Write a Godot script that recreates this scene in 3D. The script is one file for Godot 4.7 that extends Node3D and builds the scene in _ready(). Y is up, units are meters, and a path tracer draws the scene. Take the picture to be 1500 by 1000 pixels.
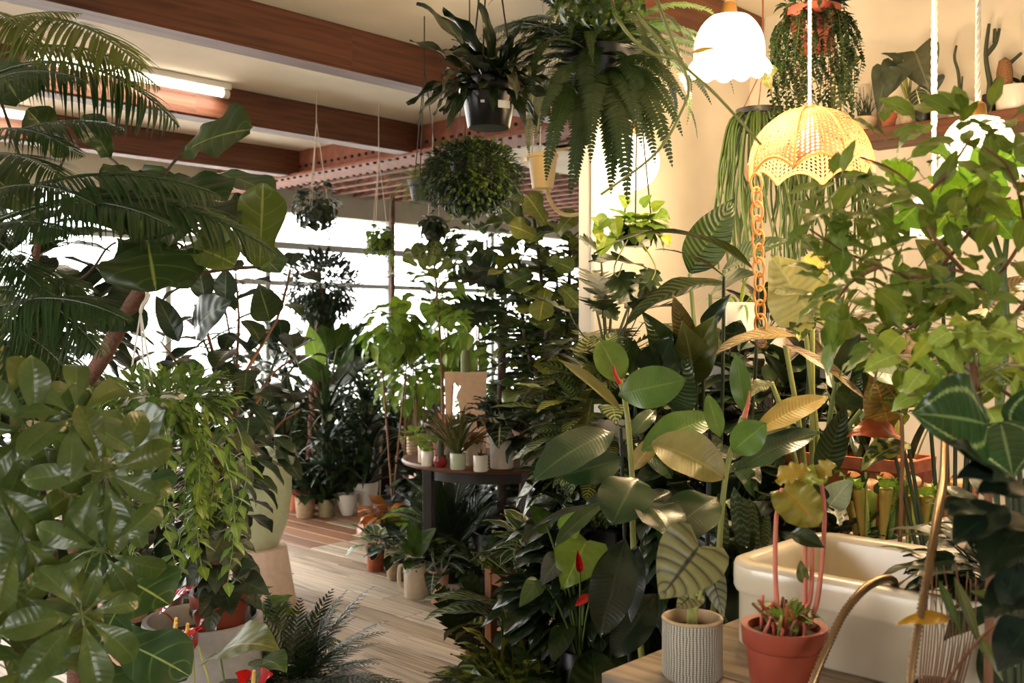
extends Node3D
# World axes follow the shop: x runs along the window wall to the right, -z runs away along the floorboards. The eye is at the origin, 1.5 m up.
const FP := 1458.33
const EYE := Vector3(0, 1.5, 0)
var CB := Basis()
var rng := RandomNumberGenerator.new()
var M := {}
var LS := {}
var noise := FastNoiseLite.new()

func P(px: float, py: float, d: float) -> Vector3:
	return EYE + CB * (Vector3((px - 750.0) / FP, (500.0 - py) / FP, -1.0) * d)
func PH(px: float, py: float, h: float) -> Vector3:
	var r: Vector3 = CB * Vector3((px - 750.0) / FP, (500.0 - py) / FP, -1.0)
	return EYE + r * ((h - 1.5) / r.y)
func PZ(px: float, py: float, zz: float) -> Vector3:
	var r: Vector3 = CB * Vector3((px - 750.0) / FP, (500.0 - py) / FP, -1.0)
	return EYE + r * (zz / r.z)
func PX(px: float, py: float, xx: float) -> Vector3:
	var r: Vector3 = CB * Vector3((px - 750.0) / FP, (500.0 - py) / FP, -1.0)
	return EYE + r * (xx / r.x)
func px_of(p: Vector3) -> Vector2:
	var c := CB.inverse() * (p - EYE)
	return Vector2(750.0 - c.x / c.z * FP, 500.0 + c.y / c.z * FP)
func G(px: float, d: float, h := 0.0) -> Vector3:
	var p := P(px, 500, d); p.y = h
	return p
func rnd(a: float, b: float) -> float:
	return rng.randf_range(a, b)
func srgb(r: float, g: float, b: float) -> Color:
	return Color(r / 255.0, g / 255.0, b / 255.0)

class MB:
	var v := PackedVector3Array()
	var n := PackedVector3Array()
	var t := PackedVector2Array()
	var ix := PackedInt32Array()
	func vert(p: Vector3, nn: Vector3, uv: Vector2) -> int:
		v.append(p); n.append(nn); t.append(uv)
		return v.size() - 1
	func tri(a: int, b: int, c: int) -> void:
		if (v[c] - v[a]).cross(v[b] - v[a]).dot(n[a] + n[b] + n[c]) >= 0.0:
			ix.append(a); ix.append(b); ix.append(c)
		else:
			ix.append(a); ix.append(c); ix.append(b)
	func quad(a: int, b: int, c: int, d: int) -> void:
		tri(a, b, c); tri(a, c, d)
	func tube(pts: Array, r0: float, r1: float, sides := 5, uvs := Vector2(-1, 0)) -> void:
		var m := pts.size()
		var last := Vector3.ZERO
		var first := v.size()
		for i in m:
			var p: Vector3 = pts[i]
			var d: Vector3 = ((pts[mini(i + 1, m - 1)] as Vector3) - (pts[maxi(i - 1, 0)] as Vector3)).normalized()
			if d.length() < 0.5: d = Vector3.UP
			var a := last
			if i == 0: a = Vector3.RIGHT if absf(d.x) < 0.8 else Vector3.FORWARD
			a = (a - d * a.dot(d)).normalized(); last = a
			var b := d.cross(a)
			var r := lerpf(r0, r1, float(i) / (m - 1))
			for k in sides + 1:
				var an := TAU * k / sides
				var o := a * cos(an) + b * sin(an)
				vert(p + o * r, o, Vector2(float(k) / sides, float(i) / (m - 1)) if uvs.x < 0 else uvs)
		for i in m - 1:
			for k in sides:
				var q := first + i * (sides + 1) + k
				quad(q, q + 1, q + sides + 2, q + sides + 1)
		for e in [0, m - 1]:
			var d2: Vector3 = ((pts[1] as Vector3) - (pts[0] as Vector3)).normalized() * -1.0 if e == 0 else ((pts[m - 1] as Vector3) - (pts[m - 2] as Vector3)).normalized()
			var c := vert(pts[e], d2, Vector2(0.5, 0.5))
			for k in sides:
				var q1 := first + int(e) * (sides + 1) + k
				var x := vert(v[q1], d2, t[q1]); var y := vert(v[q1 + 1], d2, t[q1 + 1])
				tri(c, x, y)
	func lathe(pr: Array, seg := 28, at := Vector3.ZERO, wob := 0.0, wn := 8) -> void:
		var m := pr.size()
		var sn := []
		for i in m - 1:
			var d: Vector2 = (pr[i + 1] as Vector2) - (pr[i] as Vector2)
			sn.append(Vector2(d.y, -d.x).normalized())
		var h := 0.0
		for i in m - 1:
			var n0: Vector2 = sn[i]; var n1: Vector2 = sn[i]
			if i > 0 and n0.dot(sn[i - 1]) > 0.75: n0 = (n0 + sn[i - 1]).normalized()
			if i < m - 2 and n1.dot(sn[i + 1]) > 0.75: n1 = (n1 + sn[i + 1]).normalized()
			var p0: Vector2 = pr[i]; var p1: Vector2 = pr[i + 1]
			var l := p0.distance_to(p1)
			var f := v.size()
			for k in seg + 1:
				var an := TAU * k / seg
				var c := cos(an); var s := sin(an)
				var w := 1.0 + wob * cos(an * wn)
				vert(at + Vector3(p0.x * c * w, p0.y, p0.x * s * w), Vector3(n0.x * c, n0.y, n0.x * s), Vector2(float(k) / seg, h))
				vert(at + Vector3(p1.x * c * w, p1.y, p1.x * s * w), Vector3(n1.x * c, n1.y, n1.x * s), Vector2(float(k) / seg, h + l))
			for k in seg:
				var q := f + k * 2
				quad(q, q + 1, q + 3, q + 2)
			h += l
	func box(c: Vector3, s: Vector3, bev := 0.004, bs := Basis()) -> void:
		var h := s * 0.5
		var b := minf(bev, minf(h.x, minf(h.y, h.z)) * 0.45)
		var f := []
		for ax in 3:
			for sg in [-1.0, 1.0]:
				var nn := Vector3.ZERO; nn[ax] = sg
				var u := (ax + 1) % 3; var w := (ax + 2) % 3
				var q := []
				for cc in [[-1, -1], [1, -1], [1, 1], [-1, 1]]:
					var p := Vector3.ZERO
					p[ax] = sg * h[ax]; p[u] = cc[0] * (h[u] - b); p[w] = cc[1] * (h[w] - b)
					q.append(vert(c + bs * p, bs * nn, Vector2(p[u], p[w])))
				quad(q[0], q[1], q[2], q[3])
		for ax in 3:
			var u := (ax + 1) % 3; var w := (ax + 2) % 3
			for su in [-1.0, 1.0]:
				for sw in [-1.0, 1.0]:
					var nn := Vector3.ZERO; nn[u] = su; nn[w] = sw; nn = bs * nn.normalized()
					var q := []
					for e in [[-1, 0], [1, 0], [1, 1], [-1, 1]]:
						var p := Vector3.ZERO
						p[ax] = e[0] * (h[ax] - b)
						p[u] = su * (h[u] - (b if e[1] == 1 else 0.0)); p[w] = sw * (h[w] - (0.0 if e[1] == 1 else b))
						q.append(vert(c + bs * p, nn, Vector2(p[ax], p[u])))
					quad(q[0], q[1], q[2], q[3])
		for sx in [-1.0, 1.0]:
			for sy in [-1.0, 1.0]:
				for sz in [-1.0, 1.0]:
					var sg := Vector3(sx, sy, sz)
					var nn := bs * sg.normalized()
					var q := []
					for ax in 3:
						var p := sg * (h - Vector3(b, b, b)); p[ax] = sg[ax] * h[ax]
						q.append(vert(c + bs * p, nn, Vector2.ZERO))
					tri(q[0], q[1], q[2])
	# one narrow leaf: a strip of three lines with a fold along the middle
	func leaflet(b: Vector3, d: Vector3, up: Vector3, l: float, w: float, bend := 0.4, fold := 0.3, rows := 4, vv := 0.5, shape := 0) -> void:
		var x := d.cross(up).normalized()
		var u := x.cross(d).normalized()
		var p := b
		var f := v.size()
		for i in rows + 1:
			var q := float(i) / rows
			var a := -bend * q
			var dd := d * cos(a) + u * sin(a)
			var uu := u * cos(a) - d * sin(a)
			var ww := w * 0.5 * (sin(PI * pow(q, 0.6)) if shape == 0 else (1.0 - pow(q, 3.0)) * (0.55 + 0.45 * minf(1.0, q * 4.0)))
			if i == 0: ww = w * 0.12 if shape == 0 else w * 0.3
			if i > 0: p += dd * (l / rows)
			var nl := (uu - x * fold).normalized(); var nr := (uu + x * fold).normalized()
			vert(p - x * ww + uu * ww * fold, nr, Vector2(0.12, q))
			vert(p, uu, Vector2(0.5, q))
			vert(p + x * ww + uu * ww * fold, nl, Vector2(0.88, q))
		for i in rows:
			var q2 := f + i * 3
			quad(q2, q2 + 1, q2 + 4, q2 + 3); quad(q2 + 1, q2 + 2, q2 + 5, q2 + 4)
	func commit() -> ArrayMesh:
		var a := []
		a.resize(Mesh.ARRAY_MAX)
		a[Mesh.ARRAY_VERTEX] = v; a[Mesh.ARRAY_NORMAL] = n; a[Mesh.ARRAY_TEX_UV] = t; a[Mesh.ARRAY_INDEX] = ix
		var m := ArrayMesh.new()
		m.add_surface_from_arrays(Mesh.PRIMITIVE_TRIANGLES, a)
		return m

# ---------- scene-tree helpers ----------
var used := {}
func numbered(s: String) -> String:
	if not used.has(s):
		used[s] = 0
		return s
	used[s] += 1
	return "%s_%03d" % [s, used[s]]
func thing(called: String, label: String, category: String, at := Vector3.ZERO, group := "") -> Node3D:
	var o := Node3D.new(); o.name = numbered(called); add_child(o); o.position = at
	o.set_meta("label", label); o.set_meta("category", category)
	if group: o.set_meta("group", group)
	rng.seed = hash(label)
	return o
func part(called: String, me: Mesh, mat: Material, parent: Node3D, xf := Transform3D(), world := true) -> MeshInstance3D:
	var o := MeshInstance3D.new(); o.mesh = me; o.material_override = mat
	if parent == null:
		o.name = numbered(called); add_child(o); o.transform = xf
		return o
	o.name = called; parent.add_child(o, true)
	if world: o.global_transform = xf
	else: o.transform = xf
	return o
func struct(called: String, me: Mesh, mat: Material, parent: Node3D = null) -> MeshInstance3D:
	var o := part(called, me, mat, parent)
	if parent == null: o.set_meta("kind", "structure")
	return o
func boxm(a: Vector3, b: Vector3, bev := 0.004) -> ArrayMesh:
	var m := MB.new(); m.box((a + b) * 0.5, (b - a).abs(), bev)
	var s := (b - a).abs()
	var g := s.max_axis_index()   # wood grain runs along the longest side
	for i in m.v.size():
		var p := m.v[i] - a
		m.t[i] = Vector2((p[(g + 1) % 3] + p[(g + 2) % 3]) * 2.6 + a.x + a.z, p[g] * 0.6 + a.y)
	return m.commit()
func tubem(pts: Array, r0: float, r1 := -1.0, sides := 8) -> ArrayMesh:
	var m := MB.new(); m.tube(pts, r0, r0 if r1 < 0 else r1, sides)
	return m.commit()
func lathem(pr: Array, seg := 28, wob := 0.0, wn := 8) -> ArrayMesh:
	var m := MB.new(); m.lathe(pr, seg, Vector3.ZERO, wob, wn)
	return m.commit()
func at(p: Vector3, yaw := 0.0, s := 1.0) -> Transform3D:
	return Transform3D(Basis(Vector3.UP, yaw).scaled(Vector3(s, s, s)), p)
func curve(a: Vector3, b: Vector3, bulge: Vector3, k := 8) -> Array:
	var o := []
	for i in k + 1:
		var q := float(i) / k
		o.append(a.lerp(b, q) + bulge * 4.0 * q * (1.0 - q))
	return o
func smoothpath(pts: Array, per := 6) -> Array:
	var c := Curve3D.new()
	for i in pts.size():
		var p0: Vector3 = pts[maxi(i - 1, 0)]; var p2: Vector3 = pts[mini(i + 1, pts.size() - 1)]
		var tg := (p2 - p0) / 6.0
		c.add_point(pts[i], -tg, tg)
	var o := []
	var n := (pts.size() - 1) * per
	var l := c.get_baked_length()
	for i in n + 1: o.append(c.sample_baked(l * i / n, true))
	return o

# ---------- materials ----------
func mat(c: Color, rough := 0.7, o := {}) -> StandardMaterial3D:
	var m := StandardMaterial3D.new()
	m.albedo_color = c; m.roughness = rough; m.cull_mode = BaseMaterial3D.CULL_DISABLED
	for k in o: m.set(k, o[k])
	return m
func img(w: int, h: int, f: Callable) -> Image:
	var b := PackedByteArray(); b.resize(w * h * 3)
	var i := 0
	for y in h:
		for x in w:
			var c: Color = f.call((x + 0.5) / w, (y + 0.5) / h)
			b[i] = clampi(int(c.r * 255.0), 0, 255); b[i + 1] = clampi(int(c.g * 255.0), 0, 255); b[i + 2] = clampi(int(c.b * 255.0), 0, 255)
			i += 3
	return Image.create_from_data(w, h, false, Image.FORMAT_RGB8, b)
func noisetex(freq: float, c0: Color, c1: Color, seed_ := 1, size := 256, c2 := Color(-1, 0, 0)) -> NoiseTexture2D:
	var t := NoiseTexture2D.new(); t.width = size; t.height = size; t.seamless = true
	var n := FastNoiseLite.new(); n.frequency = freq; n.seed = seed_; n.fractal_octaves = 5
	t.noise = n
	var g := Gradient.new()
	g.set_color(0, c0); g.set_color(1, c1)
	if c2.r >= 0: g.add_point(0.5, c2)
	t.color_ramp = g
	return t
func trip(c: Color, rough: float, freq: float, vary: float, scale := 1.0, o := {}) -> StandardMaterial3D:
	var m := mat(c.lightened(vary * 0.4), rough, o)
	var key := "%d %d" % [0 if freq < 0.015 else 1 if freq < 0.04 else 2, 0 if vary < 0.09 else 1 if vary < 0.22 else 2]
	if not shared.has(key):
		var d: float = [0.09, 0.22, 0.55][int(key[2])]
		shared[key] = noisetex([0.01, 0.025, 0.07][int(key[0])], Color(1 - d, 1 - d, 1 - d), Color.WHITE, shared.size() + 3)
	m.albedo_texture = shared[key]
	m.uv1_triplanar = true; m.uv1_world_triplanar = true; m.uv1_scale = Vector3(scale, scale, scale)
	return m
var shared := {}
# leaf texture: kind, blade colour, vein colour, number of side veins
func ltex(kind: String, c: Color, v: Color, nv := 9.0, sl := 1.6, mw := 0.05, vs := 0.35) -> Array:
	var w := 96; var h := 192
	var hh := Image.create(w, h, false, Image.FORMAT_RGBA8)
	var im := img(w, h, func(x: float, y: float) -> Color:
		var s := absf(x - 0.5) * 2.0
		var ph := y * nv - s * sl * (0.6 + 0.4 * s)
		var fr := ph - floorf(ph)
		var near := minf(fr, 1.0 - fr)
		var ve := smoothstep(0.09, 0.0, near) * (1.0 - s * 0.5)
		var mid := smoothstep(mw * 1.6, mw * 0.4, s)
		var nz := noise.get_noise_2d(x * 60.0, y * 120.0)
		var nb := noise.get_noise_2d(x * 16.0 + 50.0, y * 30.0)
		var k := c.lightened(0.1 * maxf(0, nb)).darkened(0.22 * maxf(0, -nb))
		match kind:
			"calathea":
				var band := smoothstep(0.09, 0.03, absf(s - 0.66 + 0.3 * pow(absf(y - 0.45) * 2.0, 2.4) + 0.02 * sin(ph * TAU * 2.0) + 0.03 * nb))
				k = k.lerp(v, band * 0.9); k = k.lerp(c.darkened(0.35), smoothstep(0.5, 0.1, near) * 0.25)
			"stripe":
				k = k.lerp(v, smoothstep(0.28, 0.16, near) * smoothstep(0.95, 0.75, s))
			"dragon":
				k = c.lerp(c.darkened(0.4), smoothstep(0.3, 0.0, near) * 0.6); k = k.lerp(v, maxf(ve * 1.3, mid)); ve = 0.0
			"varieg":
				var q := noise.get_noise_2d(x * 30.0 + 7.0, ph * 6.0) + 0.28 - s * 0.55
				k = k.lerp(v, smoothstep(-0.05, 0.18, q))
			"croton":
				var q2 := noise.get_noise_2d(x * 44.0, y * 90.0) + 0.1
				k = k.lerp(v, smoothstep(0.0, 0.25, q2) * 0.9)
			"snake":
				var q3 := sin(y * 60.0 + 5.0 * noise.get_noise_2d(x * 30.0, y * 40.0))
				k = k.lerp(v, smoothstep(0.1, 0.8, q3) * 0.55); ve = 0.0; mid = 0.0
			"edge":
				k = k.lerp(v, smoothstep(0.72, 0.86, s + 0.1 * nz)); ve *= 0.3
			"half":
				k = k.lerp(v, smoothstep(0.45, 0.15, s + 0.25 * nb))
		k = k.lerp(v, clampf(maxf(ve * vs, mid * minf(1.0, vs * 2.2)), 0, 1))
		var he := clampf(0.5 + 0.28 * cos(ph * TAU + PI) * (1.0 - 0.5 * s) - 0.35 * mid + 0.1 * nz, 0, 1)
		hh.set_pixel(mini(int(x * w), w - 1), mini(int(y * h), h - 1), Color(he, he, he))
		return k.darkened(0.08 * absf(nz)))
	var nk := "n %.0f %.1f %.2f" % [nv, sl, mw]
	if not shared.has(nk):
		hh.bump_map_to_normal_map(3.0)
		shared[nk] = ImageTexture.create_from_image(hh)
	return [ImageTexture.create_from_image(im), shared[nk]]
# a leaf material in three slightly different tints
func lmat(called: String, kind: String, c: Color, v: Color, o := {}) -> void:
	var tx := ltex(kind, c, v, o.get("nv", 9.0), o.get("sl", 1.6), o.get("mw", 0.05), o.get("vs", 0.35))
	var a := []
	for tint in [Color(1, 1, 1), Color(0.86, 0.9, 0.8), Color(1.0, 0.96, 0.78)]:
		var m := mat(tint, o.get("rough", 0.38))
		m.resource_name = called
		m.albedo_texture = tx[0]; m.normal_enabled = true; m.normal_texture = tx[1]; m.normal_scale = o.get("bump", 0.5)
		m.metallic_specular = o.get("spec", 0.5)
		if o.get("back", 0.22) > 0.0:
			m.backlight_enabled = true
			m.backlight = Color.from_hsv(0.19, 0.3, 1.0).linear_to_srgb() * 1.0
			var bk: float = o.get("back", 0.22)
			m.backlight = Color(bk * 0.95, bk, bk * 0.6).linear_to_srgb()
		a.append(m)
	M[called] = a

# ---------- leaves ----------
const PROF := {
	"ovate": [0.08, 0.6, 0.9, 1.0, 0.96, 0.84, 0.62, 0.33, 0.0], "ellip": [0.05, 0.5, 0.8, 0.96, 1.0, 0.95, 0.78, 0.48, 0.0],
	"lance": [0.06, 0.6, 0.93, 1.0, 0.92, 0.75, 0.52, 0.26, 0.0], "obov": [0.05, 0.22, 0.45, 0.7, 0.9, 1.0, 0.94, 0.68, 0.04],
	"fiddle": [0.06, 0.5, 0.6, 0.58, 0.7, 0.92, 1.0, 0.86, 0.12], "heart": [0.1, 0.74, 0.95, 1.0, 0.99, 0.93, 0.84, 0.73, 0.6, 0.46, 0.31, 0.16, 0.0],
	"strap": [0.6, 0.85, 0.97, 1.0, 1.0, 0.96, 0.82, 0.55, 0.0], "round": [0.3, 0.75, 0.95, 1.0, 0.98, 0.9, 0.72, 0.45, 0.0],
	"arrow": [0.1, 0.82, 1.0, 0.98, 0.9, 0.8, 0.7, 0.6, 0.49, 0.37, 0.25, 0.12, 0.0]}
func prof(a: Array, t: float) -> float:
	var x := t * (a.size() - 1)
	var i := mini(int(x), a.size() - 2)
	return maxf(0.0, cubic_interpolate(a[i], a[i + 1], a[maxi(i - 1, 0)] if i > 0 else 2.0 * a[0] - a[1], a[mini(i + 2, a.size() - 1)] if i < a.size() - 2 else a[a.size() - 2] * -0.6, x - i))
# grows along +z from the origin, upper face +y; the blade is 1 long, pet is the stalk in front of it
func blade(kind: String, wid: float, o := {}) -> ArrayMesh:
	var pr: Array = PROF[kind]
	var m := MB.new()
	var rows: int = o.get("rows", 10); var cols: int = o.get("cols", 6)
	var arch: float = o.get("arch", 0.5); var fold: float = o.get("fold", 0.2); var wave: float = o.get("wave", 0.03); var wf: float = o.get("wf", 2.5)
	var lobe: float = o.get("lobe", 0.0); var nl: float = o.get("nl", 0.0); var ld: float = o.get("ld", 0.6); var slant: float = o.get("slant", 0.0)
	var pet: float = o.get("pet", 0.0); var rise: float = o.get("rise", 0.0); var droop: float = o.get("droop", 0.0); var tw: float = o.get("twist", 0.0)
	var ph: float = o.get("ph", 0.0); var cup: float = o.get("cup", 0.0); var side: float = o.get("side", 0.0); var thick: float = o.get("pr", 0.012)
	var p := Vector3.ZERO
	var a := 0.0
	if pet > 0.0:
		var pts := [p]
		for i in 4:
			a = -rise * (i + 1) / 4.0
			p += Vector3(0, sin(a), cos(a)) * pet / 4.0
			pts.append(p)
		m.tube(pts, thick * 1.3, thick, 5, Vector2(0.5, 0.02))
	var a0 := a - droop
	var f := m.v.size()
	var w1 := cols + 1
	for i in rows + 1:
		var t := float(i) / rows
		var an := a0 - arch * pow(t, 1.3)
		var d := Vector3(side * t, sin(an), cos(an)).normalized()
		var u := Vector3(0, cos(an), -sin(an))
		var x := Vector3(cos(tw * t), sin(tw * t), 0)
		if i > 0: p += d / rows
		var hw := wid * 0.5 * prof(pr, t)
		if nl > 0.0:
			var q := t * nl - floorf(t * nl)
			hw *= 1.0 - ld * pow(absf(q * 2.0 - 1.0), 1.6) * smoothstep(0.0, 0.12, t)
		for j in w1:
			var s := -1.0 + 2.0 * j / cols
			var ab := absf(s)
			var wob := wave * wid * sin(t * wf * TAU + ph + (1.7 if s > 0 else 0.0)) * ab * ab
			var pp := p + x * (s * hw * cos(fold)) + u * (ab * hw * sin(fold) - cup * hw * ab * ab + wob) + d * (slant * ab * hw - lobe * wid * pow(ab, 1.4) * pow(1.0 - t, 3.0) * minf(1.0, hw / (wid * 0.3)))
			m.vert(pp, Vector3.ZERO, Vector2(float(j) / cols, 0.03 + 0.97 * t))
	for i in rows + 1:
		for j in w1:
			var c := f + i * w1 + j
			var dx := m.v[f + i * w1 + mini(j + 1, cols)] - m.v[f + i * w1 + maxi(j - 1, 0)]
			var dz := m.v[f + mini(i + 1, rows) * w1 + j] - m.v[f + maxi(i - 1, 0) * w1 + j]
			var nn := dz.cross(dx)
			m.n[c] = nn.normalized() if nn.length() > 1e-9 else Vector3.UP
	for i in rows:
		for j in cols:
			var q2 := f + i * w1 + j
			for e in [q2, q2 + 1, q2 + w1, q2 + 1, q2 + w1 + 1, q2 + w1]: m.ix.append(e)
	return m.commit()
# a set of leaf shapes with their materials; m is a name in M
func lset(called: String, kind: String, wid: float, m: String, o := {}, n := 4) -> void:
	rng.seed = hash(called)
	var ms := []
	for i in n:
		var q := o.duplicate()
		q.arch = o.get("arch", 0.5) * rnd(0.6, 1.4); q.fold = o.get("fold", 0.2) * rnd(0.6, 1.4); q.ph = rnd(0, TAU)
		q.droop = o.get("droop", 0.0) * rnd(0.7, 1.3); q.twist = o.get("twist", 0.0) + rnd(-0.25, 0.25); q.side = rnd(-0.15, 0.15)
		ms.append(blade(kind, wid * rnd(0.88, 1.12), q))
	LS[called] = {"me": ms, "mt": M[m]}
# a frond: a midrib with pairs of leaflets, 1 long
func frond(n: int, ll: float, lw: float, o := {}) -> ArrayMesh:
	var m := MB.new()
	var arch: float = o.get("arch", 0.9); var st: float = o.get("start", 0.12); var fw: float = o.get("fw", 0.5); var hang: float = o.get("hang", 0.3)
	var vee: float = o.get("vee", 0.15); var shp: int = o.get("shape", 0); var pw: float = o.get("pw", 0.6); var rows: int = o.get("rows", 4); var r: float = o.get("r", 0.006)
	var pts := [Vector3.ZERO]
	var p := Vector3.ZERO
	var ds := [Vector3(0, 0, 1)]
	for i in 16:
		var an := -arch * pow((i + 0.5) / 16.0, 1.2)
		var d := Vector3(o.get("side", 0.0) * i / 16.0, sin(an), cos(an)).normalized()
		p += d / 16.0
		pts.append(p); ds.append(d)
	m.tube(pts, r, r * 0.35, 4, Vector2(0.5, 0.02))
	for i in n:
		var t := st + (1.0 - st) * (i + 0.5) / n
		var x := t * 16.0
		var k := mini(int(x), 15)
		var b: Vector3 = (pts[k] as Vector3).lerp(pts[k + 1], x - k)
		var d: Vector3 = ds[k + 1]
		var u := Vector3(1, 0, 0).cross(d).normalized() * -1.0
		if u.y < 0: u = -u
		var q := (t - st) / (1.0 - st)
		var l := ll * pow(sin(PI * clampf(0.06 + 0.94 * pow(q, pw), 0, 1)), 0.7) * rnd(0.9, 1.05)
		var f2 := fw + 0.5 * q
		for s in [-1.0, 1.0]:
			var dd: Vector3 = (Vector3(s, 0, 0) + d * f2 * rnd(0.85, 1.15) + u * (vee + rnd(-0.06, 0.06))).normalized()
			m.leaflet(b, dd, u, l, lw * (0.6 + 0.4 * sin(PI * q)), hang * rnd(0.7, 1.4), 0.25, rows, 0.5, shp)
	return m.commit()
func fset(called: String, m: String, n: int, ll: float, lw: float, o := {}, k := 4) -> void:
	rng.seed = hash(called)
	var ms := []
	for i in k:
		var q := o.duplicate()
		q.arch = o.get("arch", 0.9) * rnd(0.65, 1.3); q.side = rnd(-0.3, 0.3)
		ms.append(frond(n, ll, lw, q))
	LS[called] = {"me": ms, "mt": M[m]}
# a hanging strand: falls from the origin, 1 long, with leaves along it
func strand(n: int, l: float, w: float, o := {}) -> ArrayMesh:
	var m := MB.new()
	var out: float = o.get("out", 0.12); var sway: float = o.get("sway", 0.05)
	var ph := rnd(0, TAU); var ph2 := rnd(0, TAU)
	var pts := []
	for i in 15:
		var t := i / 14.0
		pts.append(Vector3(sway * sin(t * 5.0 + ph) * t, 0.06 * sin(minf(t * 9.0, PI)) - t, out * (1.0 - exp(-t * 7.0)) + sway * sin(t * 4.0 + ph2) * t))
	m.tube(pts, o.get("r", 0.004), o.get("r", 0.004) * 0.6, o.get("sides", 4), Vector2(0.5, 0.3))
	for i in n:
		var t := (i + 0.5) / n
		var x := t * 14.0
		var k := mini(int(x), 13)
		var b: Vector3 = (pts[k] as Vector3).lerp(pts[k + 1], x - k)
		var an: float = i * o.get("turn", 2.4) + ph
		var d := Vector3(cos(an), o.get("lift", -0.5) + rnd(-0.3, 0.3), sin(an)).normalized()
		m.leaflet(b, d, Vector3(d.x * 0.4, 1, d.z * 0.4), l * rnd(0.7, 1.15) * (1.0 - 0.4 * t), w * rnd(0.8, 1.1), rnd(0.2, 0.9), 0.2, o.get("rows", 3), 0.5, 0)
	return m.commit()
func sset(called: String, m: String, n: int, l: float, w: float, o := {}, k := 5) -> void:
	rng.seed = hash(called)
	var ms := []
	for i in k: ms.append(strand(n, l, w, o))
	LS[called] = {"me": ms, "mt": M[m]}

func aim(d: Vector3, up: Vector3, s := 1.0) -> Basis:
	var z := d.normalized()
	var x := up.cross(z)
	if x.length() < 1e-3: x = Vector3.RIGHT.cross(z)
	x = x.normalized()
	var y := z.cross(x)
	return Basis(x * s, y * s, z * s)
func leaf(t: Node3D, ls: String, p: Vector3, d: Vector3, up: Vector3, s: float, called := "leaf") -> MeshInstance3D:
	var L: Dictionary = LS[ls]
	var ms: Array = L.me; var mt: Array = L.mt
	return part(called, ms[rng.randi() % ms.size()], mt[rng.randi() % mt.size()], t, Transform3D(aim(d, up, s), p))
# many small leaves as one part that nobody could count
func mass(t: Node3D, ls: String, xs: Array, called := "foliage") -> void:
	if xs.is_empty(): return
	var L: Dictionary = LS[ls]
	var mm := MultiMesh.new(); mm.transform_format = MultiMesh.TRANSFORM_3D
	mm.mesh = L.me[0]; mm.instance_count = xs.size()
	for i in xs.size():
		var q: Transform3D = xs[i]
		mm.set_instance_transform(i, Transform3D(q.basis, q.origin - t.global_position))
	var o := MultiMeshInstance3D.new(); o.multimesh = mm; o.material_override = L.mt[rng.randi() % 3]; o.name = called
	t.add_child(o, true); o.set_meta("kind", "stuff")
func dirof(az: float, el: float) -> Vector3:
	return Vector3(cos(el) * cos(az), sin(el), cos(el) * sin(az))
func rosette(t: Node3D, c: Vector3, ls: String, n: int, l0: float, l1: float, e0: float, e1: float, r := 0.01, called := "leaf", az0 := 0.0, az1 := TAU) -> void:
	for i in n:
		var q := (i + 0.5) / n
		var az := i * 2.39996 + rnd(-0.3, 0.3)
		if az1 - az0 < TAU - 0.01: az = az0 + fmod(i * 0.618, 1.0) * (az1 - az0)
		var el := deg_to_rad(lerpf(e0, e1, q) + rnd(-9, 9))
		var d := dirof(az, el)
		var h := Vector3(cos(az), 0, sin(az))
		leaf(t, ls, c + h * r * rnd(0.3, 1.0), d, Vector3.UP - h * (0.4 if el > 1.2 else 0.0), lerpf(l0, l1, rng.randf()), called)
func cane(t: Node3D, pts: Array, r0: float, r1: float, sm: Material, ls: String, n: int, t0: float, l0: float, l1: float, el: float, called := "leaf", stem := "stem") -> void:
	part(stem, tubem(pts, r0, r1, 8), sm, t)
	var m := pts.size() - 1
	for i in n:
		var q := t0 + (1.0 - t0) * (i + 0.5) / n
		var k := mini(int(q * m), m - 1)
		var p: Vector3 = (pts[k] as Vector3).lerp(pts[k + 1], q * m - k)
		var az := i * 2.39996 + rnd(-0.4, 0.4)
		var e := deg_to_rad(el + rnd(-14, 14) + (35.0 if i > n - 3 else 0.0))
		leaf(t, ls, p, dirof(az, e), Vector3.UP, lerpf(l0, l1, rng.randf()), called)
# leaves over the outside of an ellipsoid
func bushx(c: Vector3, rad: Vector3, n: int, l0: float, l1: float, upmix: float, inner := 0.55) -> Array:
	var o := []
	for i in n:
		var d := Vector3(rnd(-1, 1), rnd(-1, 1), rnd(-1, 1))
		while d.length() > 1.0 or d.length() < 0.1: d = Vector3(rnd(-1, 1), rnd(-1, 1), rnd(-1, 1))
		d = d.normalized()
		var l := lerpf(l0, l1, rng.randf())
		var p := c + d * (rad * lerpf(inner, 1.0, sqrt(rng.randf()))).max(Vector3.ONE * 0.01) - d * minf(l * 1.15, rad[rad.min_axis_index()] * 0.6)
		var g := (d + Vector3(rnd(-0.6, 0.6), rnd(-0.5, 0.5) + upmix, rnd(-0.6, 0.6))).normalized()
		o.append(Transform3D(aim(g, Vector3.UP + d * 0.5, l), p))
	return o
func bush(t: Node3D, c: Vector3, rad: Vector3, ls: String, n: int, l0: float, l1: float, upmix := 0.0, singles := 0, called := "leaf") -> void:
	var xs := bushx(c, rad, n, l0, l1, upmix)
	xs.sort_custom(func(a, b): return a.origin.distance_squared_to(EYE) < b.origin.distance_squared_to(EYE))
	var L: Dictionary = LS[ls]
	for i in mini(singles, xs.size()): part(called, L.me[rng.randi() % L.me.size()], L.mt[rng.randi() % 3], t, xs[i])
	mass(t, ls, xs.slice(mini(singles, xs.size())))
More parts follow.
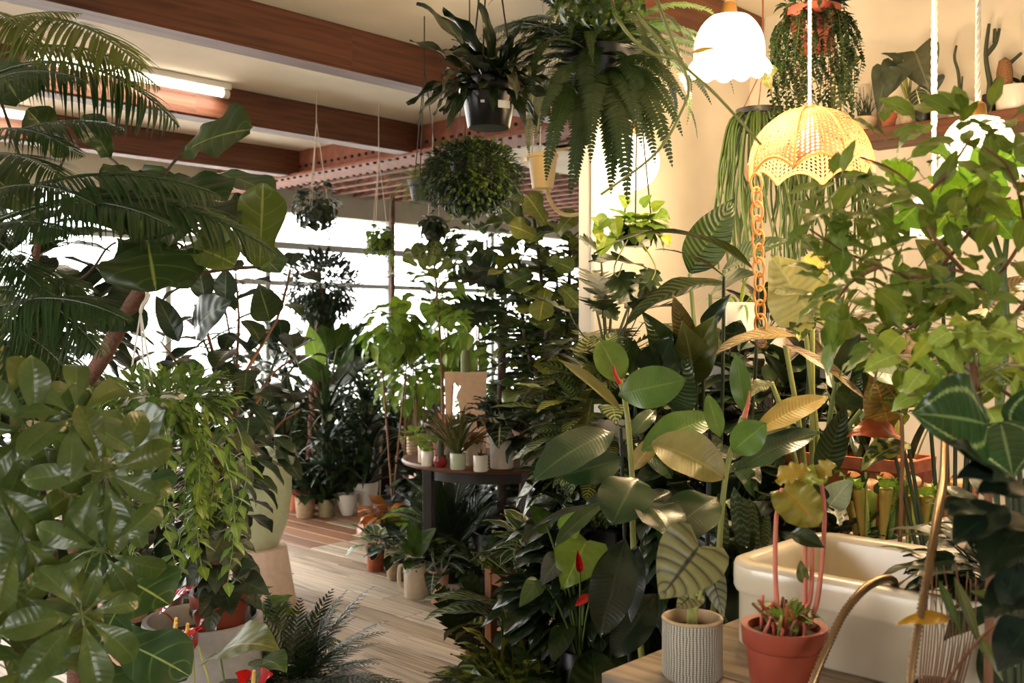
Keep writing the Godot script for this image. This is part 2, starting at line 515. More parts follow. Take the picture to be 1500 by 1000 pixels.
# one leaf from its base to its tip; a = 0 faces the eye, 90 faces up; w is wanted width over length
func hero(t: Node3D, kind: String, m: String, b: Vector3, tip: Vector3, w: float, a := 30.0, o := {}, called := "leaf") -> MeshInstance3D:
	var q := {"rows": 14, "cols": 8, "arch": 0.5, "fold": 0.16, "wave": 0.03, "ph": rnd(0, TAU)}
	q.merge(o, true)
	var me := blade(kind, w, q)
	var an := 0.0
	var e := Vector3.ZERO
	for i in 14:
		an = -float(q.arch) * pow((i + 1) / 14.0, 1.3)
		e += Vector3(0, sin(an), cos(an)) / 14.0
	var ch := tip - b
	var s := ch.length() / e.length()
	var eye := (EYE - (b + tip) * 0.5).normalized()
	var up := eye * cos(deg_to_rad(a)) + Vector3.UP * sin(deg_to_rad(a)) + CB.x * float(o.get("lean", 0.0))
	var z := ch.normalized()
	var bs := aim(z, up) * Basis(Vector3.RIGHT, atan2(e.y, e.z))
	var mt: Array = M[m]
	return part(called, me, mt[rng.randi() % mt.size()], t, Transform3D(Basis(bs.x * s, bs.y * s, bs.z * s), b))

# ---------- pots ----------
var stands := []
# the nearest free place on the floor for a pot of that radius
func freespot(p: Vector3, r: float) -> Vector3:
	for k in 60:
		var push := Vector3.ZERO
		for q in stands:
			if q[0].y > 0.05: continue
			var d: Vector3 = (p - q[0]) * Vector3(1, 0, 1)
			var gap: float = d.length() - q[1] - r - 0.006
			if gap < 0.0: push += (d.normalized() if d.length() > 0.001 else Vector3.RIGHT) * (-gap * 0.6 + 0.002)
		if push == Vector3.ZERO: break
		p += push
	return p
func pot(t: Node3D, p: Vector3, rt: float, rb: float, h: float, m: Material, style := "taper", called := "pot") -> Vector3:
	for q in stands:
		var gap: float = Vector2(q[0].x - p.x, q[0].z - p.z).length() - q[1] - 0.003
		if q[0].y < p.y + h and p.y < q[0].y + q[2] and gap < maxf(rt, rb):
			var f := maxf(0.3, gap / maxf(rt, rb))
			rt *= f; rb *= f
	stands.append([p, maxf(rt, rb) * (1.25 if style == "belly" else 1.04), h])
	var pr := []
	var k := minf(0.08 * rt + 0.003, 0.018)
	match style:
		"nursery":
			pr = [Vector2(0, 0), Vector2(rb * 0.96, 0), Vector2(rb, h * 0.02), Vector2(lerpf(rb, rt, 0.68), h * 0.7), Vector2(rt * 0.97, h * 0.72), Vector2(rt, h * 0.74), Vector2(rt * 1.03, h * 0.98), Vector2(rt * 1.03, h), Vector2(rt * 0.98, h)]
		"round":
			for i in 9:
				var q := i / 8.0
				pr.append(Vector2(lerpf(rb, rt, pow(sin(q * PI * 0.5), 0.8)), h * q))
			pr.push_front(Vector2(0, 0)); pr.append(Vector2(rt, h * 1.02))
		"belly":
			for i in 11:
				var q := i / 10.0
				pr.append(Vector2(lerpf(rb, rt, q) + rt * 0.3 * pow(sin(PI * pow(q, 0.8)), 1.2), h * q))
			pr.push_front(Vector2(0, 0))
		"cyl":
			pr = [Vector2(0, 0), Vector2(rb - 0.004, 0), Vector2(rb, 0.005), Vector2(rt, h - 0.004), Vector2(rt - 0.003, h)]
		_:
			pr = [Vector2(0, 0), Vector2(rb - 0.004, 0), Vector2(rb, 0.006), Vector2(lerpf(rb, rt, 0.5), h * 0.5), Vector2(rt, h - 0.005), Vector2(rt - 0.003, h)]
	var last: Vector2 = pr[pr.size() - 1]
	pr.append(Vector2(last.x - k, last.y - 0.002))
	pr.append(Vector2(lerpf(rb, rt, 0.8) - k, h * 0.8))
	part(called, lathem(pr), m, t, at(p))
	var sr := lerpf(rb, rt, 0.86) - k * 0.8
	if style == "belly" or style == "round": sr = rt - k
	part("soil", lathem([Vector2(sr, h * 0.86), Vector2(sr * 0.6, h * 0.885), Vector2(0, h * 0.9)], 18), M.soil, t, at(p))
	return p + Vector3(0, h * 0.88, 0)
func hangcords(t: Node3D, p: Vector3, r: float, top: float, n := 3, m: Material = null) -> void:
	var knot := Vector3(p.x, minf(p.y + 0.55, top - 0.05), p.z)
	for i in n:
		var an := TAU * i / n + 0.5
		part("cord", tubem([p + Vector3(cos(an) * r, 0, sin(an) * r), knot], 0.0028, -1, 5), m if m else M.wire, t)
	part("hanger", tubem([knot, Vector3(p.x, top, p.z)], 0.003, -1, 5), m if m else M.wire, t)

func _ready() -> void:
	# camera
	var cam := Camera3D.new(); cam.name = "camera"; add_child(cam)
	var yaw := Basis(Vector3(0.692, 0, 0.722).normalized(), Vector3.UP, Vector3(-0.722, 0, 0.692).normalized())
	CB = (Basis(yaw.x, deg_to_rad(-0.75)) * yaw).orthonormalized()
	cam.transform = Transform3D(CB, EYE); cam.near = 0.05; cam.far = 200.0; cam.fov = 37.85; cam.current = true
	var ca := CameraAttributesPhysical.new()
	ca.frustum_focal_length = 35.0; ca.frustum_focus_distance = 3.0; ca.exposure_aperture = 5.0; ca.frustum_near = 0.05; ca.frustum_far = 200.0
	cam.attributes = ca
	# overcast sky outside the shop windows
	var we := WorldEnvironment.new(); we.name = "environment"; add_child(we)
	var en := Environment.new(); we.environment = en
	en.background_mode = Environment.BG_SKY
	var sm := ProceduralSkyMaterial.new()
	sm.sky_top_color = Color(0.98, 0.98, 0.97); sm.sky_horizon_color = Color(1.0, 0.99, 0.96); sm.ground_bottom_color = Color(0.6, 0.6, 0.58); sm.ground_horizon_color = Color(0.85, 0.85, 0.84)
	var sk := Sky.new(); sk.sky_material = sm; en.sky = sk
	en.background_energy_multiplier = SKY
	en.tonemap_mode = Environment.TONE_MAPPER_LINEAR; en.tonemap_exposure = EXPO
	en.sdfgi_enabled = true; en.ssao_enabled = true; en.ssil_enabled = true
	noise.frequency = 0.05; noise.fractal_octaves = 3
	materials(); leaves()
	setting(); lamps()
	left_side(); far_middle(); table_group(); floor_group(); centre(); hanging(); right_wall(); sink_group(); right_side()
const SKY := 9.0
const EXPO := 1.7

func materials() -> void:
	M.wall = trip(srgb(226, 216, 200), 0.85, 0.01, 0.05, 0.6)
	M.ceil = trip(srgb(236, 224, 202), 0.9, 0.008, 0.05, 0.5)
	M.header = trip(srgb(206, 203, 186), 0.75, 0.01, 0.06, 0.7)
	M.frame = mat(srgb(190, 196, 196), 0.5)
	M.glass = mat(Color(0.95, 0.98, 1.0, 0.06), 0.02, {"transparency": BaseMaterial3D.TRANSPARENCY_ALPHA})
	M.rust = trip(srgb(122, 66, 40), 0.85, 0.03, 0.4, 3.0)
	M.joist = trip(srgb(160, 92, 64), 0.8, 0.02, 0.25, 1.5)
	M.peg = trip(srgb(158, 86, 60), 0.7, 0.02, 0.2, 1.5)
	M.bolt = mat(srgb(48, 26, 20), 0.6)
	M.facade = trip(srgb(214, 210, 204), 0.9, 0.01, 0.06, 0.4)
	M.pave = trip(srgb(206, 202, 194), 0.9, 0.02, 0.1, 0.7)
	M.wood = woodmat(srgb(104, 58, 34), 0.55); M.woodl = woodmat(srgb(150, 92, 52), 0.5); M.darkwood = woodmat(srgb(28, 17, 13), 0.5); M.benchtop = woodmat(srgb(142, 124, 104), 0.45)
	M.plank = []
	for c in [srgb(190, 170, 146), srgb(178, 156, 130), srgb(202, 184, 162), srgb(166, 142, 116), srgb(192, 174, 152)]:
		var w := woodmat(c, 0.6); M.plank.append(w)
	M.plankfar = []
	for c in [srgb(146, 98, 62), srgb(158, 110, 72), srgb(134, 90, 58)]: M.plankfar.append(woodmat(c, 0.55))
	M.subfloor = mat(srgb(34, 24, 18), 0.8)
	M.soil = trip(srgb(46, 32, 24), 1.0, 0.08, 0.5, 6.0)
	M.wire = mat(srgb(60, 54, 48), 0.5, {"metallic": 0.6}); M.whitecord = mat(srgb(235, 230, 220), 0.8); M.string = mat(srgb(196, 186, 168), 0.9); M.brownstring = mat(srgb(120, 66, 42), 0.9)
	M.black = mat(srgb(22, 21, 21), 0.4); M.blackgl = mat(srgb(16, 15, 15), 0.25); M.darkgrey = mat(srgb(52, 48, 48), 0.55)
	M.terra = trip(srgb(186, 96, 62), 0.85, 0.02, 0.12, 4.0); M.terrapl = mat(srgb(142, 62, 42), 0.42); M.terrad = trip(srgb(150, 74, 50), 0.9, 0.02, 0.15, 4.0)
	M.white = mat(srgb(226, 220, 210), 0.35); M.cream = trip(srgb(222, 206, 180), 0.5, 0.02, 0.06, 4.0); M.offwhite = trip(srgb(214, 206, 194), 0.6, 0.03, 0.06, 4.0)
	M.tan = trip(srgb(186, 158, 122), 0.7, 0.03, 0.1, 4.0); M.beige = trip(srgb(206, 180, 146), 0.65, 0.03, 0.12, 4.0); M.pinkstone = trip(srgb(232, 206, 192), 0.9, 0.03, 0.05, 3.0)
	M.celadon = trip(srgb(196, 204, 168), 0.3, 0.015, 0.05, 3.0); M.greypot = trip(srgb(162, 158, 154), 0.6, 0.03, 0.08, 4.0); M.bluepot = mat(srgb(84, 96, 128), 0.35); M.darkred = mat(srgb(120, 22, 24), 0.25)
	M.sagepot = trip(srgb(176, 186, 160), 0.35, 0.03, 0.07, 4.0); M.peach = trip(srgb(240, 196, 156), 0.6, 0.03, 0.06, 4.0); M.pinkpot = trip(srgb(214, 170, 146), 0.7, 0.03, 0.08, 4.0); M.olivepot = trip(srgb(158, 142, 102), 0.7, 0.03, 0.1, 4.0)
	M.bark = trip(srgb(120, 66, 42), 0.85, 0.05, 0.4, 5.0); M.barkd = trip(srgb(74, 52, 36), 0.9, 0.05, 0.35, 5.0); M.stemg = mat(srgb(86, 104, 52), 0.5); M.stemy = mat(srgb(140, 144, 78), 0.5); M.stemd = mat(srgb(48, 58, 30), 0.6); M.cutwood = trip(srgb(196, 132, 78), 0.8, 0.06, 0.2, 6.0)
	M.moss = trip(srgb(126, 76, 44), 1.0, 0.09, 0.5, 6.0); M.stemp = mat(srgb(206, 118, 96), 0.45); M.twig = mat(srgb(122, 82, 54), 0.7); M.stemr = mat(srgb(168, 84, 56), 0.5)
	M.stake = mat(srgb(20, 24, 20), 0.6); M.label = mat(srgb(236, 232, 224), 0.6); M.red = mat(srgb(190, 22, 30), 0.28); M.spadix = mat(srgb(238, 196, 110), 0.6); M.orange = mat(srgb(226, 120, 70), 0.6)
	M.enamel = trip(srgb(226, 214, 190), 0.22, 0.01, 0.03, 2.0)
	M.brass = mat(srgb(190, 146, 88), 0.3, {"metallic": 0.9}); M.hose = mat(srgb(150, 122, 90), 0.32, {"metallic": 0.85}); M.cactus = trip(srgb(120, 128, 72), 0.7, 0.06, 0.2, 8.0); M.cactusd = trip(srgb(52, 62, 38), 0.6, 0.06, 0.2, 8.0); M.fuzz = trip(srgb(168, 112, 66), 0.9, 0.08, 0.25, 8.0)
	M.creamplastic = mat(srgb(226, 196, 140), 0.4)

func woodmat(c: Color, rough: float) -> StandardMaterial3D:
	var m := mat(Color.WHITE, rough)
	var ph := c.r * 91.0 + c.g * 37.0
	var im := img(96, 256, func(x: float, y: float) -> Color:
		var g := noise.get_noise_2d(x * 190.0 + ph * 50.0, y * 26.0 + ph)
		var g2 := noise.get_noise_2d(x * 500.0, y * 40.0 + ph * 3.0)
		var ring := sin((x * 9.0 + 2.2 * noise.get_noise_2d(x * 26.0, y * 18.0 + ph)) * TAU)
		var st := maxf(0.0, noise.get_noise_2d(x * 22.0 + 400.0 + ph, y * 40.0) - 0.12)
		return c.lightened(clampf(0.10 * g, 0, 1)).darkened(clampf(-0.26 * g + 0.1 * ring + 0.16 * absf(g2) + st * 0.4, 0, 0.8)))
	m.albedo_texture = ImageTexture.create_from_image(im)
	return m

func leaves() -> void:
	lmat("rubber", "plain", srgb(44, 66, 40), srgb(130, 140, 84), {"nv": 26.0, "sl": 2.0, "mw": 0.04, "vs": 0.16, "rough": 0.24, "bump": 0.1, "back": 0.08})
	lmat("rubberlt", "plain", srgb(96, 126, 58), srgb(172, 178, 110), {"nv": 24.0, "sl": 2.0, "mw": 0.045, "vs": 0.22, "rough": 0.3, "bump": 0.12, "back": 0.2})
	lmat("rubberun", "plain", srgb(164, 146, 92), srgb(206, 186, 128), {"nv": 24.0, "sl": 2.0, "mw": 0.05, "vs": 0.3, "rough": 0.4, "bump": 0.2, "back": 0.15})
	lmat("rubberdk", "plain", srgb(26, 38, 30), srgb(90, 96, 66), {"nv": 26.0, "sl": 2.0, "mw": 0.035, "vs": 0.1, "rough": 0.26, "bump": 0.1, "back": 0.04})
	lmat("fiddle", "plain", srgb(46, 68, 34), srgb(134, 148, 84), {"nv": 6.0, "sl": 1.2, "mw": 0.035, "vs": 0.5, "rough": 0.36, "bump": 0.6, "back": 0.15})
	lmat("fiddlelt", "plain", srgb(112, 124, 56), srgb(186, 180, 110), {"nv": 6.0, "sl": 1.2, "mw": 0.05, "vs": 0.5, "rough": 0.4, "bump": 0.6, "back": 0.25})
	lmat("audrey", "plain", srgb(40, 58, 40), srgb(120, 138, 98), {"nv": 7.0, "sl": 1.3, "mw": 0.05, "vs": 0.35, "rough": 0.34, "bump": 0.4, "back": 0.12})
	lmat("scheff", "plain", srgb(76, 95, 44), srgb(120, 134, 76), {"nv": 12.0, "sl": 1.2, "mw": 0.05, "vs": 0.25, "rough": 0.3, "bump": 0.3, "back": 0.15})
	lmat("palm", "plain", srgb(44, 70, 34), srgb(84, 108, 52), {"nv": 2.0, "vs": 0.1, "rough": 0.35, "back": 0.15})
	lmat("palmy", "plain", srgb(118, 126, 54), srgb(160, 160, 84), {"nv": 2.0, "vs": 0.1, "rough": 0.4, "back": 0.25})
	lmat("fern", "plain", srgb(44, 66, 28), srgb(100, 126, 56), {"nv": 2.0, "vs": 0.2, "rough": 0.45, "back": 0.25})
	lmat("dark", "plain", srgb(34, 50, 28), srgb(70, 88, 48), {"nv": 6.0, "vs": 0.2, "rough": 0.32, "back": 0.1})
	lmat("mid", "plain", srgb(64, 88, 40), srgb(116, 134, 70), {"nv": 7.0, "vs": 0.3, "rough": 0.36, "back": 0.2})
	lmat("olive", "plain", srgb(88, 92, 42), srgb(148, 140, 74), {"nv": 6.0, "vs": 0.4, "rough": 0.4, "back": 0.2})
	lmat("light", "plain", srgb(120, 150, 60), srgb(174, 190, 110), {"nv": 7.0, "vs": 0.3, "rough": 0.38, "back": 0.7})
	lmat("lime", "plain", srgb(160, 182, 74), srgb(206, 214, 140), {"nv": 7.0, "vs": 0.4, "rough": 0.4, "back": 0.4})
	lmat("pale", "plain", srgb(172, 184, 146), srgb(210, 214, 184), {"nv": 8.0, "vs": 0.4, "rough": 0.45, "back": 0.3})
	lmat("lip", "plain", srgb(110, 140, 66), srgb(176, 192, 120), {"nv": 3.0, "vs": 0.3, "mw": 0.08, "rough": 0.34, "back": 0.25})
	lmat("micans", "plain", srgb(50, 60, 38), srgb(104, 104, 66), {"nv": 7.0, "vs": 0.3, "rough": 0.45, "back": 0.08})
	lmat("greydk", "plain", srgb(66, 74, 64), srgb(120, 124, 104), {"nv": 6.0, "vs": 0.3, "rough": 0.4, "back": 0.1})
	lmat("calathea", "calathea", srgb(50, 84, 40), srgb(188, 200, 140), {"nv": 9.0, "mw": 0.04, "vs": 0.3, "rough": 0.28, "back": 0.15})
	lmat("zebra", "stripe", srgb(34, 58, 32), srgb(150, 160, 96), {"nv": 10.0, "vs": 0.4, "rough": 0.4, "back": 0.15})
	lmat("polly", "dragon", srgb(34, 50, 40), srgb(206, 214, 196), {"nv": 6.0, "sl": 1.2, "mw": 0.06, "vs": 0.9, "rough": 0.35, "back": 0.06})
	lmat("dragon", "dragon", srgb(118, 120, 90), srgb(46, 44, 36), {"nv": 7.0, "sl": 1.1, "mw": 0.05, "vs": 0.9, "rough": 0.42, "bump": 1.2, "back": 0.05})
	lmat("dieff", "varieg", srgb(74, 100, 50), srgb(220, 214, 160), {"nv": 10.0, "vs": 0.4, "rough": 0.35, "back": 0.25})
	lmat("dieffun", "plain", srgb(214, 198, 156), srgb(232, 220, 186), {"nv": 14.0, "sl": 1.8, "vs": 0.4, "rough": 0.45, "bump": 1.0, "back": 0.3})
	lmat("spath", "plain", srgb(52, 68, 34), srgb(96, 108, 60), {"nv": 16.0, "sl": 2.2, "mw": 0.05, "vs": 0.2, "rough": 0.3, "bump": 0.9, "back": 0.12})
	lmat("brownish", "plain", srgb(112, 92, 52), srgb(176, 142, 84), {"nv": 16.0, "sl": 2.2, "mw": 0.05, "vs": 0.25, "rough": 0.4, "bump": 0.9, "back": 0.2})
	lmat("croton", "croton", srgb(40, 58, 28), srgb(140, 142, 58), {"nv": 8.0, "vs": 0.5, "rough": 0.32, "back": 0.15})
	lmat("bronze", "plain", srgb(156, 92, 44), srgb(196, 136, 78), {"nv": 8.0, "vs": 0.3, "rough": 0.4, "back": 0.25})
	lmat("pink", "half", srgb(92, 84, 56), srgb(222, 140, 128), {"nv": 8.0, "vs": 0.2, "rough": 0.4, "back": 0.2})
	lmat("snake", "snake", srgb(44, 62, 36), srgb(136, 148, 100), {"rough": 0.4, "back": 0.04})
	lmat("prayer", "edge", srgb(60, 86, 48), srgb(208, 212, 180), {"nv": 7.0, "vs": 0.4, "rough": 0.35, "back": 0.2})
	lmat("tree", "plain", srgb(112, 134, 48), srgb(156, 170, 86), {"nv": 5.0, "vs": 0.3, "rough": 0.42, "back": 0.4})
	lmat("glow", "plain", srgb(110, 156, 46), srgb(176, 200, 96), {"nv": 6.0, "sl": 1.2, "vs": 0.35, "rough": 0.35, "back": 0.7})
	lmat("yellow", "plain", srgb(206, 160, 50), srgb(228, 190, 96), {"nv": 7.0, "vs": 0.2, "rough": 0.45, "back": 0.3})
	lmat("begonia", "plain", srgb(158, 142, 56), srgb(196, 128, 56), {"nv": 5.0, "vs": 0.5, "rough": 0.4, "back": 0.3})
	lmat("redl", "plain", srgb(186, 20, 28), srgb(206, 50, 50), {"nv": 9.0, "vs": 0.2, "rough": 0.2, "bump": 0.8, "back": 0.1})
	lmat("terral", "plain", srgb(150, 72, 48), srgb(180, 100, 70), {"nv": 7.0, "vs": 0.3, "rough": 0.4, "back": 0.15})
	# leaf shapes
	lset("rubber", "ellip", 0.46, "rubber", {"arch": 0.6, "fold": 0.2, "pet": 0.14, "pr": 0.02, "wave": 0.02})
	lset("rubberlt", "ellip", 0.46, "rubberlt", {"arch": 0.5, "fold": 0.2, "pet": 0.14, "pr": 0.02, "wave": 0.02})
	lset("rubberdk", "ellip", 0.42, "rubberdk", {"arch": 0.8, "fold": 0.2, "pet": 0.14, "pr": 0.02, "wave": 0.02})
	lset("fiddle", "fiddle", 0.66, "fiddle", {"arch": 0.7, "fold": 0.16, "pet": 0.1, "pr": 0.02, "wave": 0.07, "rows": 12})
	lset("fiddlelt", "fiddle", 0.66, "fiddlelt", {"arch": 0.7, "fold": 0.16, "pet": 0.1, "pr": 0.02, "wave": 0.07, "rows": 12})
	lset("audrey", "ovate", 0.62, "audrey", {"arch": 0.6, "fold": 0.2, "pet": 0.3, "droop": 0.4, "pr": 0.014})
	lset("umbel", "heart", 0.95, "light", {"arch": 0.6, "fold": 0.12, "pet": 0.6, "droop": 0.9, "lobe": 0.25, "pr": 0.014, "wave": 0.04})
	lset("palm", "lance", 0.06, "palm", {"pet": 0.0}); fset("palm", "palm", 34, 0.36, 0.022, {"arch": 1.1, "fw": 0.55, "hang": 0.7, "vee": 0.1, "start": 0.18, "r": 0.008, "rows": 5})
	fset("palmy", "palmy", 34, 0.34, 0.02, {"arch": 1.0, "fw": 0.6, "hang": 0.6, "vee": 0.15, "start": 0.18, "r": 0.008, "rows": 5})
	fset("boston", "fern", 44, 0.1, 0.026, {"arch": 2.0, "fw": 0.2, "hang": 0.25, "vee": 0.05, "start": 0.06, "r": 0.004, "rows": 3, "shape": 1, "pw": 0.5})
	fset("fern", "fern", 24, 0.2, 0.05, {"arch": 1.3, "fw": 0.35, "hang": 0.35, "vee": 0.1, "start": 0.12, "r": 0.005, "rows": 3})
	fset("cycad", "dark", 34, 0.22, 0.018, {"arch": 0.7, "fw": 0.9, "hang": 0.1, "vee": 0.35, "start": 0.12, "r": 0.008, "rows": 2})
	fset("zz", "dark", 9, 0.2, 0.085, {"arch": 0.5, "fw": 0.7, "hang": 0.3, "vee": 0.25, "start": 0.18, "r": 0.012, "rows": 4})
	fset("wispy", "dark", 18, 0.2, 0.03, {"arch": 0.8, "fw": 0.7, "hang": 0.4, "vee": 0.2, "start": 0.15, "r": 0.004, "rows": 3})
	fset("plume", "light", 40, 0.16, 0.008, {"arch": 1.4, "fw": 0.6, "hang": 0.3, "vee": 0.2, "start": 0.05, "r": 0.003, "rows": 2})
	lset("selloum", "ovate", 0.85, "dark", {"rows": 44, "cols": 6, "arch": 0.6, "fold": 0.15, "pet": 1.0, "rise": -0.3, "droop": 0.7, "nl": 8.0, "ld": 0.72, "slant": 0.5, "lobe": 0.25, "pr": 0.012, "wave": 0.02})
	lset("selloumo", "ovate", 0.85, "olive", {"rows": 44, "cols": 6, "arch": 0.6, "fold": 0.15, "pet": 1.0, "rise": -0.3, "droop": 0.7, "nl": 8.0, "ld": 0.7, "slant": 0.5, "lobe": 0.25, "pr": 0.012, "wave": 0.02})
	lset("strel", "ovate", 0.42, "mid", {"arch": 0.6, "fold": 0.25, "pet": 1.2, "rise": -0.25, "droop": 0.2, "pr": 0.018, "rows": 14, "wave": 0.04})
	lset("spath", "lance", 0.32, "spath", {"arch": 1.1, "fold": 0.25, "pet": 0.7, "rise": -0.2, "droop": 0.3, "pr": 0.012, "rows": 14})
	lset("dieff", "ovate", 0.5, "dieff", {"arch": 1.0, "fold": 0.22, "pet": 0.5, "rise": -0.2, "droop": 0.4, "pr": 0.02, "rows": 12})
	lset("oval", "ovate", 0.6, "mid", {"arch": 0.7, "fold": 0.2, "pet": 0.5, "droop": 0.4, "pr": 0.014})
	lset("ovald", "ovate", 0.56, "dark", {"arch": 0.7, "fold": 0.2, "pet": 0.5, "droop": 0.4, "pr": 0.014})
	lset("ovall", "ovate", 0.6, "light", {"arch": 0.7, "fold": 0.2, "pet": 0.5, "droop": 0.4, "pr": 0.014})
	lset("lime", "heart", 0.8, "lime", {"arch": 0.7, "fold": 0.15, "pet": 0.5, "droop": 0.6, "lobe": 0.2, "pr": 0.014})
	lset("heartd", "heart", 0.78, "dark", {"arch": 0.7, "fold": 0.18, "pet": 0.7, "droop": 0.8, "lobe": 0.22, "pr": 0.012})
	lset("heartm", "heart", 0.8, "mid", {"arch": 0.7, "fold": 0.15, "pet": 0.7, "droop": 0.8, "lobe": 0.22, "pr": 0.012})
	lset("heartl", "heart", 0.8, "light", {"arch": 0.7, "fold": 0.15, "pet": 0.5, "droop": 0.7, "lobe": 0.22, "pr": 0.012})
	lset("micans", "heart", 0.7, "micans", {"arch": 0.7, "fold": 0.2, "pet": 0.35, "droop": 0.9, "lobe": 0.2, "pr": 0.014})
	lset("polly", "arrow", 0.75, "polly", {"arch": 0.6, "fold": 0.15, "pet": 0.9, "rise": -0.2, "droop": 0.9, "lobe": 0.3, "pr": 0.014, "wave": 0.05})
	lset("calathea", "ovate", 0.7, "calathea", {"arch": 0.6, "fold": 0.12, "pet": 0.7, "droop": 0.4, "pr": 0.012})
	lset("zebra", "ovate", 0.55, "zebra", {"arch": 0.6, "fold": 0.12, "pet": 0.7, "droop": 0.4, "pr": 0.012})
	lset("croton", "lance", 0.34, "croton", {"arch": 0.8, "fold": 0.2, "pet": 0.15, "pr": 0.014, "wave": 0.06})
	lset("bronze", "ovate", 0.6, "bronze", {"arch": 0.9, "fold": 0.2, "pet": 0.4, "droop": 0.5, "pr": 0.014})
	lset("pink", "lance", 0.3, "pink", {"arch": 0.8, "fold": 0.2, "pet": 0.4, "droop": 0.2, "pr": 0.012})
	lset("prayer", "ovate", 0.55, "prayer", {"arch": 0.7, "fold": 0.15, "pet": 0.4, "droop": 0.3, "pr": 0.014})
	lset("snake", "strap", 0.13, "snake", {"arch": 0.12, "fold": 0.45, "wave": 0.12, "rows": 12, "twist": 0.3})
	lset("blade", "strap", 0.06, "mid", {"arch": 1.2, "fold": 0.4, "rows": 10, "cols": 2})
	lset("bladed", "strap", 0.09, "dark", {"arch": 0.9, "fold": 0.4, "rows": 10, "cols": 2})
	lset("bladel", "strap", 0.07, "light", {"arch": 1.4, "fold": 0.4, "rows": 10, "cols": 2})
	lset("bladeb", "strap", 0.06, "brownish", {"arch": 0.7, "fold": 0.4, "rows": 8, "cols": 2})
	lset("bladeo", "strap", 0.08, "olive", {"arch": 0.7, "fold": 0.4, "rows": 10, "cols": 2})
	lset("stag", "strap", 0.2, "dark", {"arch": 1.1, "fold": 0.25, "wave": 0.15, "rows": 14, "cols": 4, "wf": 3.0})
	lset("stagg", "strap", 0.15, "greydk", {"arch": 1.3, "fold": 0.25, "wave": 0.2, "rows": 14, "cols": 4, "wf": 3.0})
	lset("tiny", "ovate", 0.55, "mid", {"rows": 3, "cols": 2, "arch": 0.5, "fold": 0.25, "pet": 0.2, "pr": 0.02}, 1)
	lset("tinyd", "ovate", 0.5, "dark", {"rows": 3, "cols": 2, "arch": 0.5, "fold": 0.25, "pet": 0.2, "pr": 0.02}, 1)
	lset("tinyl", "ovate", 0.6, "light", {"rows": 3, "cols": 2, "arch": 0.5, "fold": 0.25, "pet": 0.2, "pr": 0.02}, 1)
	lset("tinyp", "ovate", 0.6, "pale", {"rows": 3, "cols": 2, "arch": 0.5, "fold": 0.25, "pet": 0.2, "pr": 0.02}, 1)
	lset("leaflet", "lance", 0.36, "dark", {"rows": 6, "cols": 4, "arch": 0.6, "fold": 0.2, "pet": 0.1, "pr": 0.02})
	lset("scheff", "obov", 0.44, "scheff", {"rows": 10, "arch": 0.8, "fold": 0.22, "pet": 0.16, "pr": 0.016, "wave": 0.04})
	lset("tree", "ovate", 0.5, "tree", {"rows": 8, "cols": 4, "arch": 0.6, "fold": 0.2, "pet": 0.25, "pr": 0.016, "wave": 0.06})
	lset("lip", "lance", 0.34, "lip", {"rows": 6, "cols": 4, "arch": 0.6, "fold": 0.25, "pet": 0.08, "pr": 0.02})
	sset("tail", "dark", 46, 0.085, 0.05, {"out": 0.2, "sway": 0.05, "turn": 3.3, "lift": -0.3})
	sset("rhip", "fern", 0, 0.1, 0.1, {"out": 0.18, "sway": 0.06, "r": 0.011, "sides": 5})
	sset("vine", "mid", 26, 0.11, 0.06, {"out": 0.2, "sway": 0.06})
	sset("vinel", "light", 20, 0.13, 0.08, {"out": 0.2, "sway": 0.06})
	sset("lipvine", "lip", 24, 0.17, 0.058, {"out": 0.25, "sway": 0.06, "turn": 1.9})
	sset("fig", "mid", 40, 0.06, 0.035, {"out": 0.3, "sway": 0.08})

